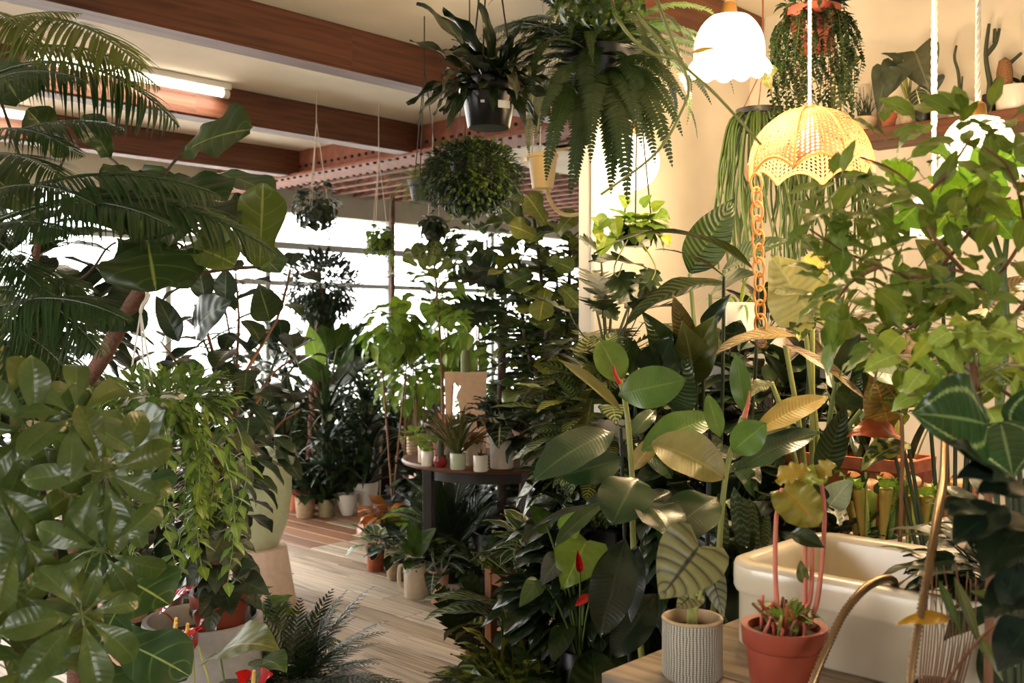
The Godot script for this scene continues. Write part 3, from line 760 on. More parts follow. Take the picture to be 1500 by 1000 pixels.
func setting() -> void:
	# floor: boards run away from the eye; each board in view is a piece of its own
	var fl := struct("floor", boxm(Vector3(-2.2, -0.12, -8.7), Vector3(11.0, -0.022, 4.2)), M.subfloor)
	fl.set_meta("label", "worn wooden board floor of the shop")
	rng.seed = 5
	var w := 0.155
	var kinds := []
	for ln in [1.2, 1.65, 2.1]:
		var m := MB.new(); m.box(Vector3.ZERO, Vector3(w - 0.009, 0.022, ln - 0.004), 0.003)
		for i in m.v.size(): m.t[i] = Vector2(m.v[i].x / w + 0.5, m.v[i].z * 0.5)
		kinds.append([m.commit(), ln])
	var x := 0.3
	while x < 7.4:
		var z := -8.55 - rnd(0, 1.2)
		while z < 0.5:
			var k: Array = kinds[rng.randi() % 3]
			var far: bool = z + rnd(-0.5, 0.5) < -6.4
			var o := part("plank", k[0], M.plankfar[rng.randi() % 3] if far else M.plank[rng.randi() % 5], fl, Transform3D(Basis(Vector3.RIGHT, PI if rng.randf() < 0.5 else 0.0) * Basis(Vector3.UP, PI if rng.randf() < 0.5 else 0.0), Vector3(x, -0.011 + rnd(-0.0015, 0.0), z + float(k[1]) * 0.5)))
			o.rotate_object_local(Vector3.FORWARD, rnd(-0.004, 0.004))
			z += k[1]
		x += w
	# ceiling and walls
	struct("ceiling", boxm(Vector3(-2.2, 3.0, -8.7), Vector3(4.86, 3.15, 4.2)), M.ceil)
	struct("ceiling", boxm(Vector3(4.86, 3.06, -8.7), Vector3(11.0, 3.2, -2.4)), M.darkwood)
	struct("wall_right", boxm(Vector3(4.335, -0.1, -2.7), Vector3(4.5, 3.05, 4.2)), M.wall)
	var pt := struct("wall_partition", boxm(Vector3(3.14, -0.1, -2.633), Vector3(4.34, 3.05, -2.543)), M.wall)
	part("moulding", boxm(Vector3(3.128, 0.0, -2.56), Vector3(3.15, 2.8, -2.533), 0.006), M.wall, pt)
	part("moulding", boxm(Vector3(3.19, 0.0, -2.55), Vector3(3.205, 2.8, -2.536), 0.006), M.wall, pt)
	struct("wall_partition", boxm(Vector3(4.4, -0.1, -2.75), Vector3(11.0, 3.2, -2.6)), M.wall)
	struct("wall_side", boxm(Vector3(10.9, -0.1, -8.7), Vector3(11.05, 3.2, -2.5)), M.wall)
	# the left and back walls, each with a shop window behind the viewer's shoulder
	for a in [[-8.7, -4.4, 0.0, 3.05], [-4.4, -2.4, 0.0, 0.9], [-4.4, -2.4, 2.5, 3.05], [-2.4, 4.2, 0.0, 3.05]]:
		struct("wall_left", boxm(Vector3(-2.2, a[2] - 0.05, a[0]), Vector3(-2.05, a[3], a[1])), M.wall)
	for a in [[-2.2, -1.6, 0.0, 3.05], [-1.6, 0.6, 0.0, 1.0], [-1.6, 0.6, 2.5, 3.05], [0.6, 4.4, 0.0, 3.05]]:
		struct("wall_back", boxm(Vector3(a[0], a[2] - 0.05, 4.05), Vector3(a[1], a[3], 4.2)), M.wall)
	# window wall
	var zz := -8.51
	struct("wall_far", boxm(Vector3(-2.2, 2.66, zz - 0.18), Vector3(11.0, 3.12, zz)), M.header)
	struct("wall_far", boxm(Vector3(-2.2, -0.1, zz - 0.18), Vector3(11.0, 0.45, zz)), M.header)
	var n := 0
	var xs := [-2.0, -0.4, 1.2, 2.8, 4.4, 5.45, 7.0, 8.6, 10.9]
	for i in xs.size() - 1:
		n += 1
		var wd := Node3D.new(); wd.name = "window_%d" % n; add_child(wd); wd.set_meta("kind", "structure")
		var a: float = xs[i]; var b: float = xs[i + 1]
		part("mullion", boxm(Vector3(a - 0.03, 0.45, zz - 0.13), Vector3(a + 0.03, 2.66, zz - 0.05), 0.008), M.frame, wd)
		part("transom", boxm(Vector3(a + 0.03, 2.3, zz - 0.12), Vector3(b - 0.03, 2.37, zz - 0.06), 0.008), M.frame, wd)
		part("transom", boxm(Vector3(a + 0.03, 1.93, zz - 0.12), Vector3(b - 0.03, 1.98, zz - 0.06), 0.008), M.frame, wd)
		part("sill", boxm(Vector3(a + 0.03, 0.45, zz - 0.14), Vector3(b - 0.03, 0.5, zz + 0.06), 0.008), M.frame, wd)
		for yy in [[0.5, 1.93], [1.98, 2.3], [2.37, 2.66]]:
			part("pane", boxm(Vector3(a + 0.03, yy[0], zz - 0.095), Vector3(b - 0.03, yy[1], zz - 0.089), 0.0), M.glass, wd)
	# street outside
	struct("pavement", boxm(Vector3(-14, -0.25, -30), Vector3(24, -0.13, -8.75)), M.pave)
	# beams across the plaster ceiling
	for zb in [-2.54, -4.1, -5.65, -7.22]:
		var bl := Vector3(3.5 if zb < -3 else 3.2, 0.11, 0.08)
		var ob := part("ceiling_beam", boxm(-bl, bl, 0.012), M.wood, null, Transform3D(Basis(), Vector3(1.36 if zb < -3 else 1.13, 2.895, zb)))
		ob.set_meta("kind", "structure")
	# perforated steel beam and the joists beyond it
	var pb := struct("ceiling_beam", boxm(Vector3(4.86, 2.8, -8.5), Vector3(5.02, 3.04, -2.8), 0.004), M.peg)
	part("flange", boxm(Vector3(4.76, 2.775, -8.5), Vector3(5.12, 2.8, -2.8), 0.004), M.peg, pb)
	var bo := MB.new()
	for i in 62:
		var q := -8.4 + i * 0.09
		for e in [[4.855, 2.87], [4.8, 2.772], [5.08, 2.772]]:
			bo.box(Vector3(e[0], e[1], q), Vector3(0.022, 0.022, 0.022), 0.004)
	var bp := part("bolt", bo.commit(), M.bolt, pb); bp.set_meta("kind", "stuff")
	var jm := MB.new(); jm.box(Vector3.ZERO, Vector3(0.075, 0.11, 5.6), 0.006)
	var jme := jm.commit()
	for i in 20:
		struct("ceiling_joist", jme, M.joist).position = Vector3(5.36 + i * 0.27, 2.93, -5.65)
	struct("ceiling_joist", boxm(Vector3(5.02, 2.99, -5.7), Vector3(10.9, 3.07, -5.58)), M.joist)
	struct("ceiling_joist", boxm(Vector3(5.02, 2.99, -7.3), Vector3(10.9, 3.07, -7.18)), M.joist)
	struct("ceiling_panel", boxm(Vector3(5.1, 2.86, -5.75), Vector3(7.4, 2.875, -5.0), 0.003), M.ceil)
	# rusty post by the window
	var pp := PZ(575, 420, -7.9)
	var post := part("window_post", tubem([Vector3(pp.x, 0, pp.z), Vector3(pp.x, 2.9, pp.z)], 0.025, 0.025, 10), M.rust, null)
	post.set_meta("label", "thin rusty steel post standing before the window wall"); post.set_meta("category", "post")

func glowlight(t: Node3D, p: Vector3, c: Color, e: float, size := 0.08) -> void:
	var l := OmniLight3D.new(); l.name = "bulb_light"; t.add_child(l, true); l.global_position = p
	l.light_color = c; l.light_energy = e; l.light_size = size; l.omni_range = 14.0; l.omni_attenuation = 2.0; l.shadow_enabled = true

func lamps() -> void:
	var warm := Color(1.0, 0.87, 0.68)
	var shadem := mat(srgb(252, 244, 228), 0.3, {"emission_enabled": true, "emission": Color(1.0, 0.93, 0.8), "emission_energy_multiplier": 0.35, "backlight_enabled": true, "backlight": Color(0.6, 0.6, 0.6)})
	M.shade = shadem
	var bulbm := mat(srgb(255, 246, 226), 0.3, {"emission_enabled": true, "emission": Color(1.0, 0.92, 0.76), "emission_energy_multiplier": 5.0})
	M.bulb = bulbm
	# milk-glass bell with a scalloped rim
	var spec := [[1068.0, 107.0, 3.0, 61.0, 86.0, "milk white glass bell pendant lamp with a scalloped rim, glowing beside the wall partition", 1.0], [1432.0, 262.0, 2.7, 62.0, 92.0, "white scalloped pendant lamp hidden behind the leafy branches on two white ropes", 1.0], [1368.0, 345.0, 3.0, 52.0, 60.0, "white pendant lamp glowing low behind the bright green leaves under the twisted rope", 0.7]]
	for s in spec:
		var b := P(s[0], s[1], s[2])
		var k: float = s[2] / FP
		var r: float = s[3] * k; var h: float = s[4] * k
		var t := thing("pendant_lamp", s[5], "lamp", b)
		var m := MB.new()
		var pr := []
		for i in 12:
			var q := i / 11.0
			pr.append(Vector2(r * (0.16 + 0.68 * pow(sin(minf(1.0, q * 1.25) * PI * 0.5), 0.42)), h * (1.0 - 0.78 * q)))
		pr.reverse(); 
		m.lathe(pr, 48)
		part("lamp_shade", m.commit(), shadem, t, Transform3D(Basis(), b))
		# the flared rim: a skirt whose lower edge runs in scallops
		var f := MB.new()
		var seg := 96
		for i in seg + 1:
			var an := TAU * i / seg
			var d := Vector3(cos(an), 0, sin(an))
			var sc := absf(sin(an * 7.0))
			for j in 5:
				var q := j / 4.0
				f.vert(d * r * (0.84 + 0.16 * pow(q, 0.7) + 0.03 * sc * q) + Vector3.UP * (h * (0.22 - 0.13 * q) - h * 0.08 * sc * q), (d + Vector3.UP * 0.4).normalized(), Vector2(float(i) / seg, q))
		for i in seg:
			for j in 4:
				var a := i * 5 + j
				f.quad(a, a + 1, a + 6, a + 5)
		part("scalloped_rim", f.commit(), shadem, t, Transform3D(Basis(), b))
		part("cap", lathem([Vector2(r * 0.1, h * 1.22), Vector2(r * 0.17, h * 1.18), Vector2(r * 0.2, h * 1.02), Vector2(r * 0.24, h * 0.97)], 20), M.brass, t, at(b))
		part("bulb", lathem([Vector2(0, h * 0.25), Vector2(r * 0.2, h * 0.3), Vector2(r * 0.28, h * 0.45), Vector2(r * 0.2, h * 0.62), Vector2(r * 0.08, h * 0.8)], 16), bulbm, t, at(b))
		if s[0] < 1100: part("cord", tubem([b + Vector3(0, h * 1.2, 0), Vector3(b.x, 3.0, b.z)], 0.004), M.whitecord, t)
		else:
			var lo := b + Vector3(0, h * 1.2, 0)
			var rx: float = 1432.0 if s[0] > 1400 else 1368.0
			var a0 := P(rx, 185, s[2]); 
			part("rope", ropem(lo, Vector3(lo.x, a0.y, lo.z).lerp(a0, 0.9), 0.007), M.whitecord, t)
			part("rope", ropem(Vector3(lo.x, a0.y, lo.z).lerp(a0, 0.9), Vector3(a0.x, 3.0, a0.z), 0.007 if rx > 1400 else 0.009), M.whitecord, t)
		glowlight(t, b + Vector3(0, h * 0.42, 0), warm, 0.5 * s[6], 0.06)
	# globe behind the fern
	var g := P(925, 238, 3.75)
	var gt := thing("globe_lamp", "round white glowing globe lamp between the big fern and the cream partition wall", "lamp", g)
	var sp := SphereMesh.new(); sp.radius = 0.105; sp.height = 0.21
	part("globe", sp, mat(srgb(255, 250, 238), 0.3, {"emission_enabled": true, "emission": Color(1.0, 0.93, 0.78), "emission_energy_multiplier": 3.0}), gt, at(g))
	part("cap", lathem([Vector2(0.03, 0.1), Vector2(0.034, 0.13), Vector2(0.012, 0.15), Vector2(0.0, 0.15)], 16), M.brass, gt, at(g))
	part("cord", tubem([g + Vector3(0, 0.14, 0), Vector3(g.x, 3.0, g.z)], 0.004), M.whitecord, gt)
	glowlight(gt, g, warm, 0.5, 0.1)
	rattan_lamp()
	# tube lights on the ceiling
	var tm := mat(srgb(255, 252, 244), 0.3, {"emission_enabled": true, "emission": Color(1.0, 0.97, 0.9), "emission_energy_multiplier": 7.0})
	for e in [[2.05, 3.2, -5.5, "long glowing tube light under the ceiling beside a brown beam behind the palm fronds"], [1.5, 2.65, -7.06, "farther glowing tube light by the third ceiling beam"]]:
		var x0: float = e[0]; var x1: float = e[1]; var z0: float = e[2]
		var c := Vector3((x0 + x1) * 0.5, 2.93, z0)
		var t := thing("tube_light", e[3], "light", Vector3(c.x, 3.0, z0))
		part("housing", boxm(Vector3(x0 - 0.03, 2.96, z0 - 0.035), Vector3(x1 + 0.03, 3.0, z0 + 0.035), 0.006), M.white, t)
		part("tube", tubem([Vector3(x0, 2.935, z0), Vector3(x1, 2.935, z0)], 0.022, 0.022, 14), tm, t)
		for q in [x0, x1]: part("end_cap", tubem([Vector3(q - 0.02, 2.935, z0), Vector3(q + 0.02, 2.935, z0)], 0.026, 0.026, 14), M.white, t)
		var al := AreaLight3D.new(); al.name = "tube_glow"; t.add_child(al)
		al.global_transform = Transform3D(Basis(Vector3.RIGHT, -PI / 2), Vector3(c.x, 2.905, z0)); al.area_size = Vector2(x1 - x0, 0.045)
		al.light_color = Color(1.0, 0.95, 0.86); al.light_energy = 0.4; al.shadow_enabled = true
		al.area_range = 14.0

func ropem(a: Vector3, b: Vector3, r: float) -> ArrayMesh:
	var m := MB.new()
	var l := a.distance_to(b)
	var d := (b - a).normalized()
	var x := d.cross(Vector3.RIGHT if absf(d.x) < 0.8 else Vector3.UP).normalized(); var y := d.cross(x)
	for k in 3:
		var pts := []
		var n := maxi(8, int(l / 0.012))
		for i in n + 1:
			var an := i * l / n / (r * 9.0) * TAU + TAU * k / 3.0
			pts.append(a + d * (l * i / n) + (x * cos(an) + y * sin(an)) * r * 0.55)
		m.tube(pts, r * 0.6, r * 0.6, 5)
	return m.commit()

func rattan_lamp() -> void:
	var z := 3.1
	var k := z / FP
	var top := P(1186, 160, z)
	var r := 90.0 * k; var h := 96.0 * k
	var c := Vector3(top.x, top.y - h, top.z)
	var t := thing("rattan_lamp", "woven rattan umbrella-shaped pendant lamp shade with scalloped edge, lit from inside", "lamp", c)
	var cane := mat(srgb(214, 150, 88), 0.6, {"backlight_enabled": true, "backlight": Color(0.7, 0.6, 0.45)})
	var weave := mat(Color.WHITE, 0.65, {"backlight_enabled": true, "backlight": Color(0.5, 0.42, 0.3)})
	# open cane weave with small round holes
	var im := Image.create(64, 64, false, Image.FORMAT_RGBA8)
	for yy in 64:
		for xx in 64:
			var u := fposmod(xx / 32.0, 1.0) - 0.5; var v := fposmod(yy / 32.0, 1.0) - 0.5
			var hole := u * u + v * v < 0.085
			var tone := 0.9 + 0.1 * sin(xx * 0.8) * sin(yy * 0.8)
			im.set_pixel(xx, yy, Color(0.72 * tone, 0.5 * tone, 0.35 * tone, 0.0 if hole else 1.0))
	weave.albedo_texture = ImageTexture.create_from_image(im); weave.transparency = BaseMaterial3D.TRANSPARENCY_ALPHA_SCISSOR; weave.alpha_scissor_threshold = 0.5
	weave.uv1_scale = Vector3(40, 12, 1)
	var ribs := 8
	var seg := ribs * 10
	var m := MB.new()
	var rows := 14
	var fn := func(an: float, q: float) -> Vector3:
		var f := absf(fposmod(an / TAU * ribs, 1.0) - 0.5) * 2.0   # 1 on a rib, 0 midway
		var th := q * PI * 0.5
		var low := -h * 0.02 + h * 0.2 * (1.0 - f * f)
		var y := lerpf(h, low, 1.0 - cos(th)) 
		var rr := r * pow(sin(th), 0.9) * (1.0 - 0.035 * (1.0 - f * f))
		return Vector3(cos(an) * rr, y, sin(an) * rr)
	for i in seg + 1:
		for j in rows + 1:
			var p: Vector3 = fn.call(TAU * i / seg, j / float(rows))
			m.vert(p, (p - Vector3(0, h * 0.1, 0)).normalized(), Vector2(i / float(seg), j / float(rows)))
	for i in seg:
		for j in rows:
			var a := i * (rows + 1) + j
			m.quad(a, a + 1, a + rows + 2, a + rows + 1)
	part("woven_shade", m.commit(), weave, t, at(c, 0.25))
	for i in ribs:
		var pts := []
		for j in 13: pts.append(fn.call(TAU * (i + 0.0) / ribs, j / 12.0) * 1.008)
		part("rib", tubem(pts, 0.0045, 0.0045, 6), cane, t, at(c, 0.25))
	for i in ribs:
		var pts := []
		for j in 11: pts.append(fn.call(TAU * (i + j / 10.0) / ribs, 1.0))
		part("scallop_edge", tubem(pts, 0.0055, 0.0055, 6), cane, t, at(c, 0.25))
	var ring := []
	for j in 17: ring.append(Vector3(cos(TAU * j / 16) * 0.03, h, sin(TAU * j / 16) * 0.03))
	part("crown_ring", tubem(ring, 0.006, 0.006, 6), cane, t, at(c))
	part("cord", ropem(c + Vector3(0, h, 0), Vector3(c.x, 3.0, c.z), 0.006), M.whitecord, t)
	var bc := c + Vector3(0, h * 0.5, 0)
	part("bulb", lathem([Vector2(0, -0.035), Vector2(0.02, -0.03), Vector2(0.034, -0.012), Vector2(0.036, 0.0), Vector2(0.03, 0.02), Vector2(0.015, 0.045), Vector2(0.013, 0.075)], 16), M.bulb, t, at(bc))
	glowlight(t, bc, Color(1.0, 0.82, 0.66), 0.24, 0.035)
	# the chain of cane rings hanging from a rib
	var ch := thing("rattan_chain", "chain of round rattan rings hanging from the edge of the woven lamp", "chain", P(1112, 262, 3.0))
	var rm := MB.new()
	var pts2 := []
	for j in 17: pts2.append(Vector3(cos(TAU * j / 16) * 0.019, sin(TAU * j / 16) * 0.029, 0.0))
	rm.tube(pts2, 0.0042, 0.0042, 6)
	var rme := rm.commit()
	for i in 12:
		var p := P(1108 + i * 0.6, 268 + i * 20.6, 3.0)
		part("ring", rme, cane, ch, Transform3D(Basis(Vector3.UP, -0.8 + (0.55 if i % 2 else -0.75)) * Basis(Vector3.FORWARD, rnd(-0.15, 0.15)), p))

func hframe(b: Vector3, tip: Vector3, e: Vector3, up: Vector3) -> Transform3D:
	var s := (tip - b).length() / e.length()
	var bs := aim(tip - b, up) * Basis(Vector3.RIGHT, atan2(e.y, e.z)) * Basis(Vector3.UP, -atan2(e.x, e.z))
	return Transform3D(Basis(bs.x * s, bs.y * s, bs.z * s), b)
# a frond from its base to its tip, arching by a
func fronds(t: Node3D, m: String, b: Vector3, tip: Vector3, n: int, ll: float, lw: float, o := {}, up := Vector3.UP) -> void:
	var q := {"rows": 4}
	q.merge(o, true)
	var me := frond(n, ll, lw, q)
	var a: float = q.get("arch", 0.9)
	var e := Vector3.ZERO
	for i in 16:
		var an := -a * pow((i + 0.5) / 16.0, 1.2)
		e += Vector3(float(q.get("side", 0.0)) * i / 16.0, sin(an), cos(an)).normalized() / 16.0
	var mt: Array = M[m]
	part("frond", me, mt[rng.randi() % 3], t, hframe(b, tip, e, up))
# an umbrella leaf: leaflets spreading from one point, hung round the direction f
func umbrella(t: Node3D, c: Vector3, from: Vector3, f: Vector3, ls: String, n: int, l: float, flat := 0.25, stem: Material = null) -> void:
	var st := part("leaf_stalk", tubem(curve(from, c, Vector3(0, 0.02, 0), 5), 0.0035, 0.0025, 5), stem if stem else M.stemg, t)
	var z := f.normalized()
	var x := z.cross(Vector3.UP if absf(z.y) < 0.9 else Vector3.RIGHT).normalized(); var y := z.cross(x)
	var a0 := rnd(0, TAU)
	for i in n:
		var an := a0 + TAU * i / n + rnd(-0.15, 0.15)
		var d := (x * cos(an) + y * sin(an) + z * (flat + rnd(-0.15, 0.15))).normalized()
		var L: Dictionary = LS[ls]
		part("leaflet", L.me[rng.randi() % L.me.size()], L.mt[rng.randi() % 3], st, Transform3D(aim(d, z, l * rnd(0.75, 1.1)), c))
func toeye(p: Vector3) -> Vector3:
	return (EYE - p).normalized()

func left_side() -> void:
	# rubber-like fig with pale-veined leaves, behind the others
	var t := thing("veined_fig", "dark fig shrub with pale-veined oval leaves right of the cut brown branch", "plant", G(345, 4.0))
	pot(t, G(345, 4.0), 0.16, 0.13, 0.3, M.darkgrey, "cyl")
	var s0 := G(345, 4.0, 0.25)
	for e in [[[345, 640], [352, 560], [405, 470], [425, 395]], [[340, 640], [325, 560], [300, 470], [300, 390]], [[350, 650], [372, 600], [400, 545], [440, 520]], [[345, 660], [300, 600], [265, 540], [235, 500]], [[345, 650], [345, 560], [350, 470], [345, 400]], [[348, 700], [385, 650], [410, 620], [440, 600]]]:
		var pts := [s0]
		for q in e: pts.append(P(q[0], q[1], 4.0 + rnd(-0.2, 0.2)))
		cane(t, smoothpath(pts, 4), 0.014, 0.004, M.twig, "audrey", 15, 0.4, 0.13, 0.19, 12.0)
	hero(t, "ovate", "audrey", P(285, 482, 3.8), P(341, 441, 3.6), 0.55, 20.0)
	hero(t, "ovate", "audrey", P(395, 470, 3.8), P(378, 415, 3.7), 0.75, 20.0)
	hero(t, "ovate", "audrey", P(300, 440, 3.8), P(290, 382, 3.8), 0.6, 10.0)
	hero(t, "ovate", "audrey", P(330, 440, 3.8), P(331, 392, 3.8), 0.7, 10.0)
	hero(t, "ovate", "audrey", P(262, 500, 3.8), P(228, 432, 3.8), 0.45, 30.0)
	# fiddle-leaf fig with a sawn branch
	t = thing("fiddle_leaf_fig", "fiddle-leaf fig with broad leathery leaves and a sawn brown branch beside the window", "plant", G(110, 3.0))
	pot(t, G(110, 3.0), 0.19, 0.15, 0.34, M.terrad)
	var tr := smoothpath([G(110, 3.0, 0.3), P(112, 800, 3.0), P(104, 600, 3.0), P(150, 525, 2.95), P(186, 458, 2.9), P(208, 424, 2.88)], 5)
	part("trunk", tubem(tr, 0.03, 0.022, 12), M.bark, t)
	part("sawn_end", tubem([tr[tr.size() - 1], (tr[tr.size() - 1] as Vector3) + Vector3(0, 0.006, 0)], 0.02, 0.018, 12), M.cutwood, t)
	part("branch", tubem(smoothpath([P(104, 600, 3.0), P(85, 560, 3.02), P(55, 500, 3.05), P(48, 420, 3.05), P(60, 330, 3.0)], 4), 0.02, 0.008, 10), M.bark, t)
	part("twig", tubem(smoothpath([P(206, 426, 2.9), P(192, 400, 2.9), P(196, 350, 2.9), P(215, 300, 2.85)], 4), 0.012, 0.006, 8), M.barkd, t)
	part("twig", tubem(smoothpath([P(80, 432, 3.0), P(130, 400, 3.0), P(155, 365, 3.0), P(170, 355, 3.0)], 4), 0.006, 0.003, 6), M.barkd, t)
	part("twig", tubem(smoothpath([P(178, 425, 3.0), P(175, 395, 3.0), P(170, 378, 3.0)], 4), 0.005, 0.003, 6), M.barkd, t)
	for e in [[270, 222, 367, 190, 0.62, 0, "fiddle", 30], [205, 250, 206, 350, 1.35, 0, "fiddle", 50], [213, 342, 228, 427, 1.1, 0, "fiddle", 25], [182, 342, 38, 360, 0.36, 0, "fiddle", 70], [268, 360, 344, 388, 0.5, 0, "fiddlelt", 30], [240, 345, 285, 322, 0.8, 0, "fiddle", 20], [300, 356, 331, 316, 0.55, 0, "fiddlelt", 10], [380, 392, 386, 268, 0.5, 0.25, "fiddlelt", 0], [376, 390, 346, 282, 0.36, 0.3, "fiddle", 10], [200, 424, 158, 486, 0.9, 0.1, "audrey", 30], [240, 300, 150, 255, 0.55, 0, "fiddle", 50], [235, 270, 330, 295, 0.6, 0, "fiddle", 50], [250, 300, 345, 330, 0.5, 0.2, "fiddle", 50], [95, 230, 40, 160, 0.6, 0.2, "fiddle", 20], [60, 330, -20, 250, 0.6, 0, "fiddle", 30], [-20, 90, 30, 150, 0.8, 0, "fiddle", 20], [290, 260, 400, 290, 0.4, 0.4, "fiddle", 60], [160, 230, 120, 170, 0.6, 0.5, "fiddle", 20], [300, 390, 250, 420, 0.6, 0.5, "fiddle", 40], [340, 360, 410, 400, 0.5, 0.6, "fiddle", 60]]:
		var near := P(215, 300, 2.85)
		for q in [P(208, 424, 2.88), P(60, 330, 3.0), P(150, 525, 2.95), P(196, 350, 2.9)]:
			if q.distance_to(P(e[0], e[1], 2.9)) < near.distance_to(P(e[0], e[1], 2.9)): near = q
		part("leaf_stalk", tubem(curve(near, P(e[0], e[1], 2.9 + e[5]), Vector3(0, 0.015, 0), 6), 0.006, 0.004, 6), M.barkd, t)
		hero(t, "fiddle", e[6], P(e[0], e[1], 2.9 + e[5]), P(e[2], e[3], 2.75 + e[5]), e[4], e[7], {"wave": 0.06, "arch": rnd(0.4, 0.8)})
	# lower leaves of a second one, low by the umbrella tree
	t = thing("fiddle_leaf_fig", "low fiddle-leaf fig whose broad pale-veined leaves hang behind the glossy umbrella tree", "plant", G(120, 2.5))
	pot(t, G(120, 2.5), 0.15, 0.12, 0.28, M.terra)
	part("stem", tubem(smoothpath([G(120, 2.5, 0.25), P(130, 1000, 2.5), P(140, 850, 2.5), P(160, 700, 2.5)], 4), 0.014, 0.006, 8), M.barkd, t)
	for e in [[138, 770, 208, 785, 0.62, 30, "fiddle"], [155, 838, 248, 886, 0.72, 30, "fiddle"], [135, 925, 277, 990, 0.5, 30, "fiddle"], [185, 870, 145, 945, 0.8, 20, "fiddle"], [168, 682, 242, 600, 0.4, 30, "fiddle"], [150, 700, 118, 640, 0.5, 10, "fiddlelt"], [140, 900, 60, 990, 0.6, 50, "fiddle"], [180, 700, 250, 720, 0.5, 50, "fiddle"], [150, 780, 120, 850, 0.6, 40, "fiddle"], [120, 960, 190, 1040, 0.6, 40, "fiddle"]]:
		part("leaf_stalk", tubem(curve(P(145, e[1] + 25, 2.5), P(e[0], e[1], 2.5), Vector3.ZERO, 4), 0.005, 0.004, 6), M.barkd, t)
		hero(t, "fiddle", e[6], P(e[0], e[1], 2.5), P(e[2], e[3], 2.38), e[4], e[5], {"wave": 0.05})
	# areca palm
	t = thing("palm", "tall palm arching dark feathery fronds across the top left corner", "plant", G(-60, 2.6))
	pot(t, G(-60, 2.6), 0.2, 0.16, 0.36, M.darkgrey, "cyl")
	for k in 3: part("cane_stem", tubem(smoothpath([G(-60 + k * 22, 2.6, 0.3), P(-50 + k * 20, 700, 2.6), P(-30 + k * 16, 430, 2.6)], 4), 0.018, 0.012, 8), M.stemy, t)
	var cr := P(-15, 380, 2.6)
	for e in [[-30, 120, 262, 186, 1.3, "palm"], [-20, 90, 235, 130, 1.2, "palmy"], [-20, 500, 60, 400, 0.7, "palm"], [-50, 300, 140, 300, 0.9, "palm"], [-40, 330, 90, 480, 1.0, "palm"], [-40, 200, 120, 230, 1.0, "palm"], [-40, 60, 210, 100, 1.0, "palmy"], [-30, 40, 120, 20, 0.5, "palmy"], [-60, 150, 130, 120, 0.9, "palm"], [-40, 230, 180, 190, 0.9, "palm"], [-20, 300, 330, 290, 0.9, "palm"], [-20, 330, 405, 372, 1.1, "palm"], [0, 340, 250, 330, 0.9, "palm"], [-30, 400, 140, 440, 1.0, "palm"], [-30, 430, 150, 520, 1.1, "palm"], [-20, 420, 60, 560, 1.0, "palm"], [-40, 350, 110, 345, 0.8, "palm"], [-30, 470, 120, 570, 1.0, "palm"], [-60, 250, 90, 260, 0.8, "palm"], [-40, 470, 190, 470, 0.9, "palm"], [-40, 380, 60, 420, 0.8, "palm"], [-60, 20, 60, 90, 1.2, "palmy"], [-50, 520, 100, 600, 1.0, "palm"]]:
		var b := P(e[0], e[1], 2.6 + rnd(-0.15, 0.1)); var tp := P(e[2], e[3], 2.45 + rnd(-0.15, 0.15))
		fronds(t, e[5], b, tp, 40, 0.36 if e[2] < 300 else 0.26, 0.016, {"arch": e[4], "fw": 0.55, "hang": rnd(0.5, 0.9), "vee": 0.0, "start": 0.25, "r": 0.009, "rows": 5}, Vector3.UP + toeye(b) * 0.5)
	# umbrella tree in front
	t = thing("umbrella_tree", "glossy green umbrella tree with fans of long leaflets filling the bottom left corner", "plant", G(40, 2.0))
	pot(t, G(40, 2.0), 0.17, 0.14, 0.3, M.darkgrey)
	var sp := [G(40, 2.0, 0.25), P(50, 1100, 2.05), P(80, 850, 2.05), P(60, 700, 2.05), P(70, 560, 2.05)]
	part("stem", tubem(smoothpath(sp, 4), 0.016, 0.007, 8), M.barkd, t)
	for e in [[47, 632, 0.2, -0.5, 0.14], [150, 690, 0.4, -0.3, 0.12], [28, 782, -0.1, -0.3, 0.13], [22, 866, 0.3, -0.4, 0.155], [150, 806, 0.3, -0.6, 0.12], [110, 610, 0.1, 0.3, 0.12], [-20, 700, 0.4, -0.1, 0.14], [10, 590, 0.2, 0.4, 0.12], [120, 900, 0.4, -0.2, 0.13], [50, 970, 0.1, 0.0, 0.14], [-20, 930, 0.3, 0.0, 0.14], [185, 740, 0.5, -0.4, 0.1], [90, 720, 0.0, 0.1, 0.12]]:
		var c := P(e[0], e[1], 1.92 + rnd(-0.1, 0.1))
		var f := (toeye(c) * 0.75 + Vector3.UP * (0.35 + float(e[3])) + CB.x * float(e[2]) * 0.5)
		umbrella(t, c, P(60 + (e[0] - 60) * 0.25, e[1] + 45, 2.05), f, "scheff", 8, e[4])
	# basket plant hung from the sawn branch
	var hp := P(214, 640, 2.75)
	t = thing("hanging_lipstick_plant", "trailing plant with small pointed green leaves hung by white cords from the sawn branch", "plant", hp)
	pot(t, hp, 0.1, 0.075, 0.12, M.white, "nursery")
	var hk := P(208, 424, 2.86)
	part("hook", tubem(smoothpath([hk + CB.x * -0.012 + Vector3(0, 0.0, 0), hk + Vector3(0, 0.032, 0.0), P(216, 432, 2.82), P(208, 448, 2.8), P(206, 458, 2.8)], 4), 0.006, 0.005, 8), M.white, t)
	var kn := P(206, 458, 2.8)
	for e in [[184, 565], [214, 578], [232, 585]]:
		part("cord", tubem([kn, P(e[0], e[1] + 30, 2.75)], 0.0028, -1, 6), M.whitecord, t)
	part("cord_knob", lathem([Vector2(0, -0.008), Vector2(0.012, -0.006), Vector2(0.014, 0.0), Vector2(0.008, 0.008), Vector2(0, 0.008)], 12), M.white, t, at(P(213, 574, 2.73)))
	var top := hp + Vector3(0, 0.11, 0)
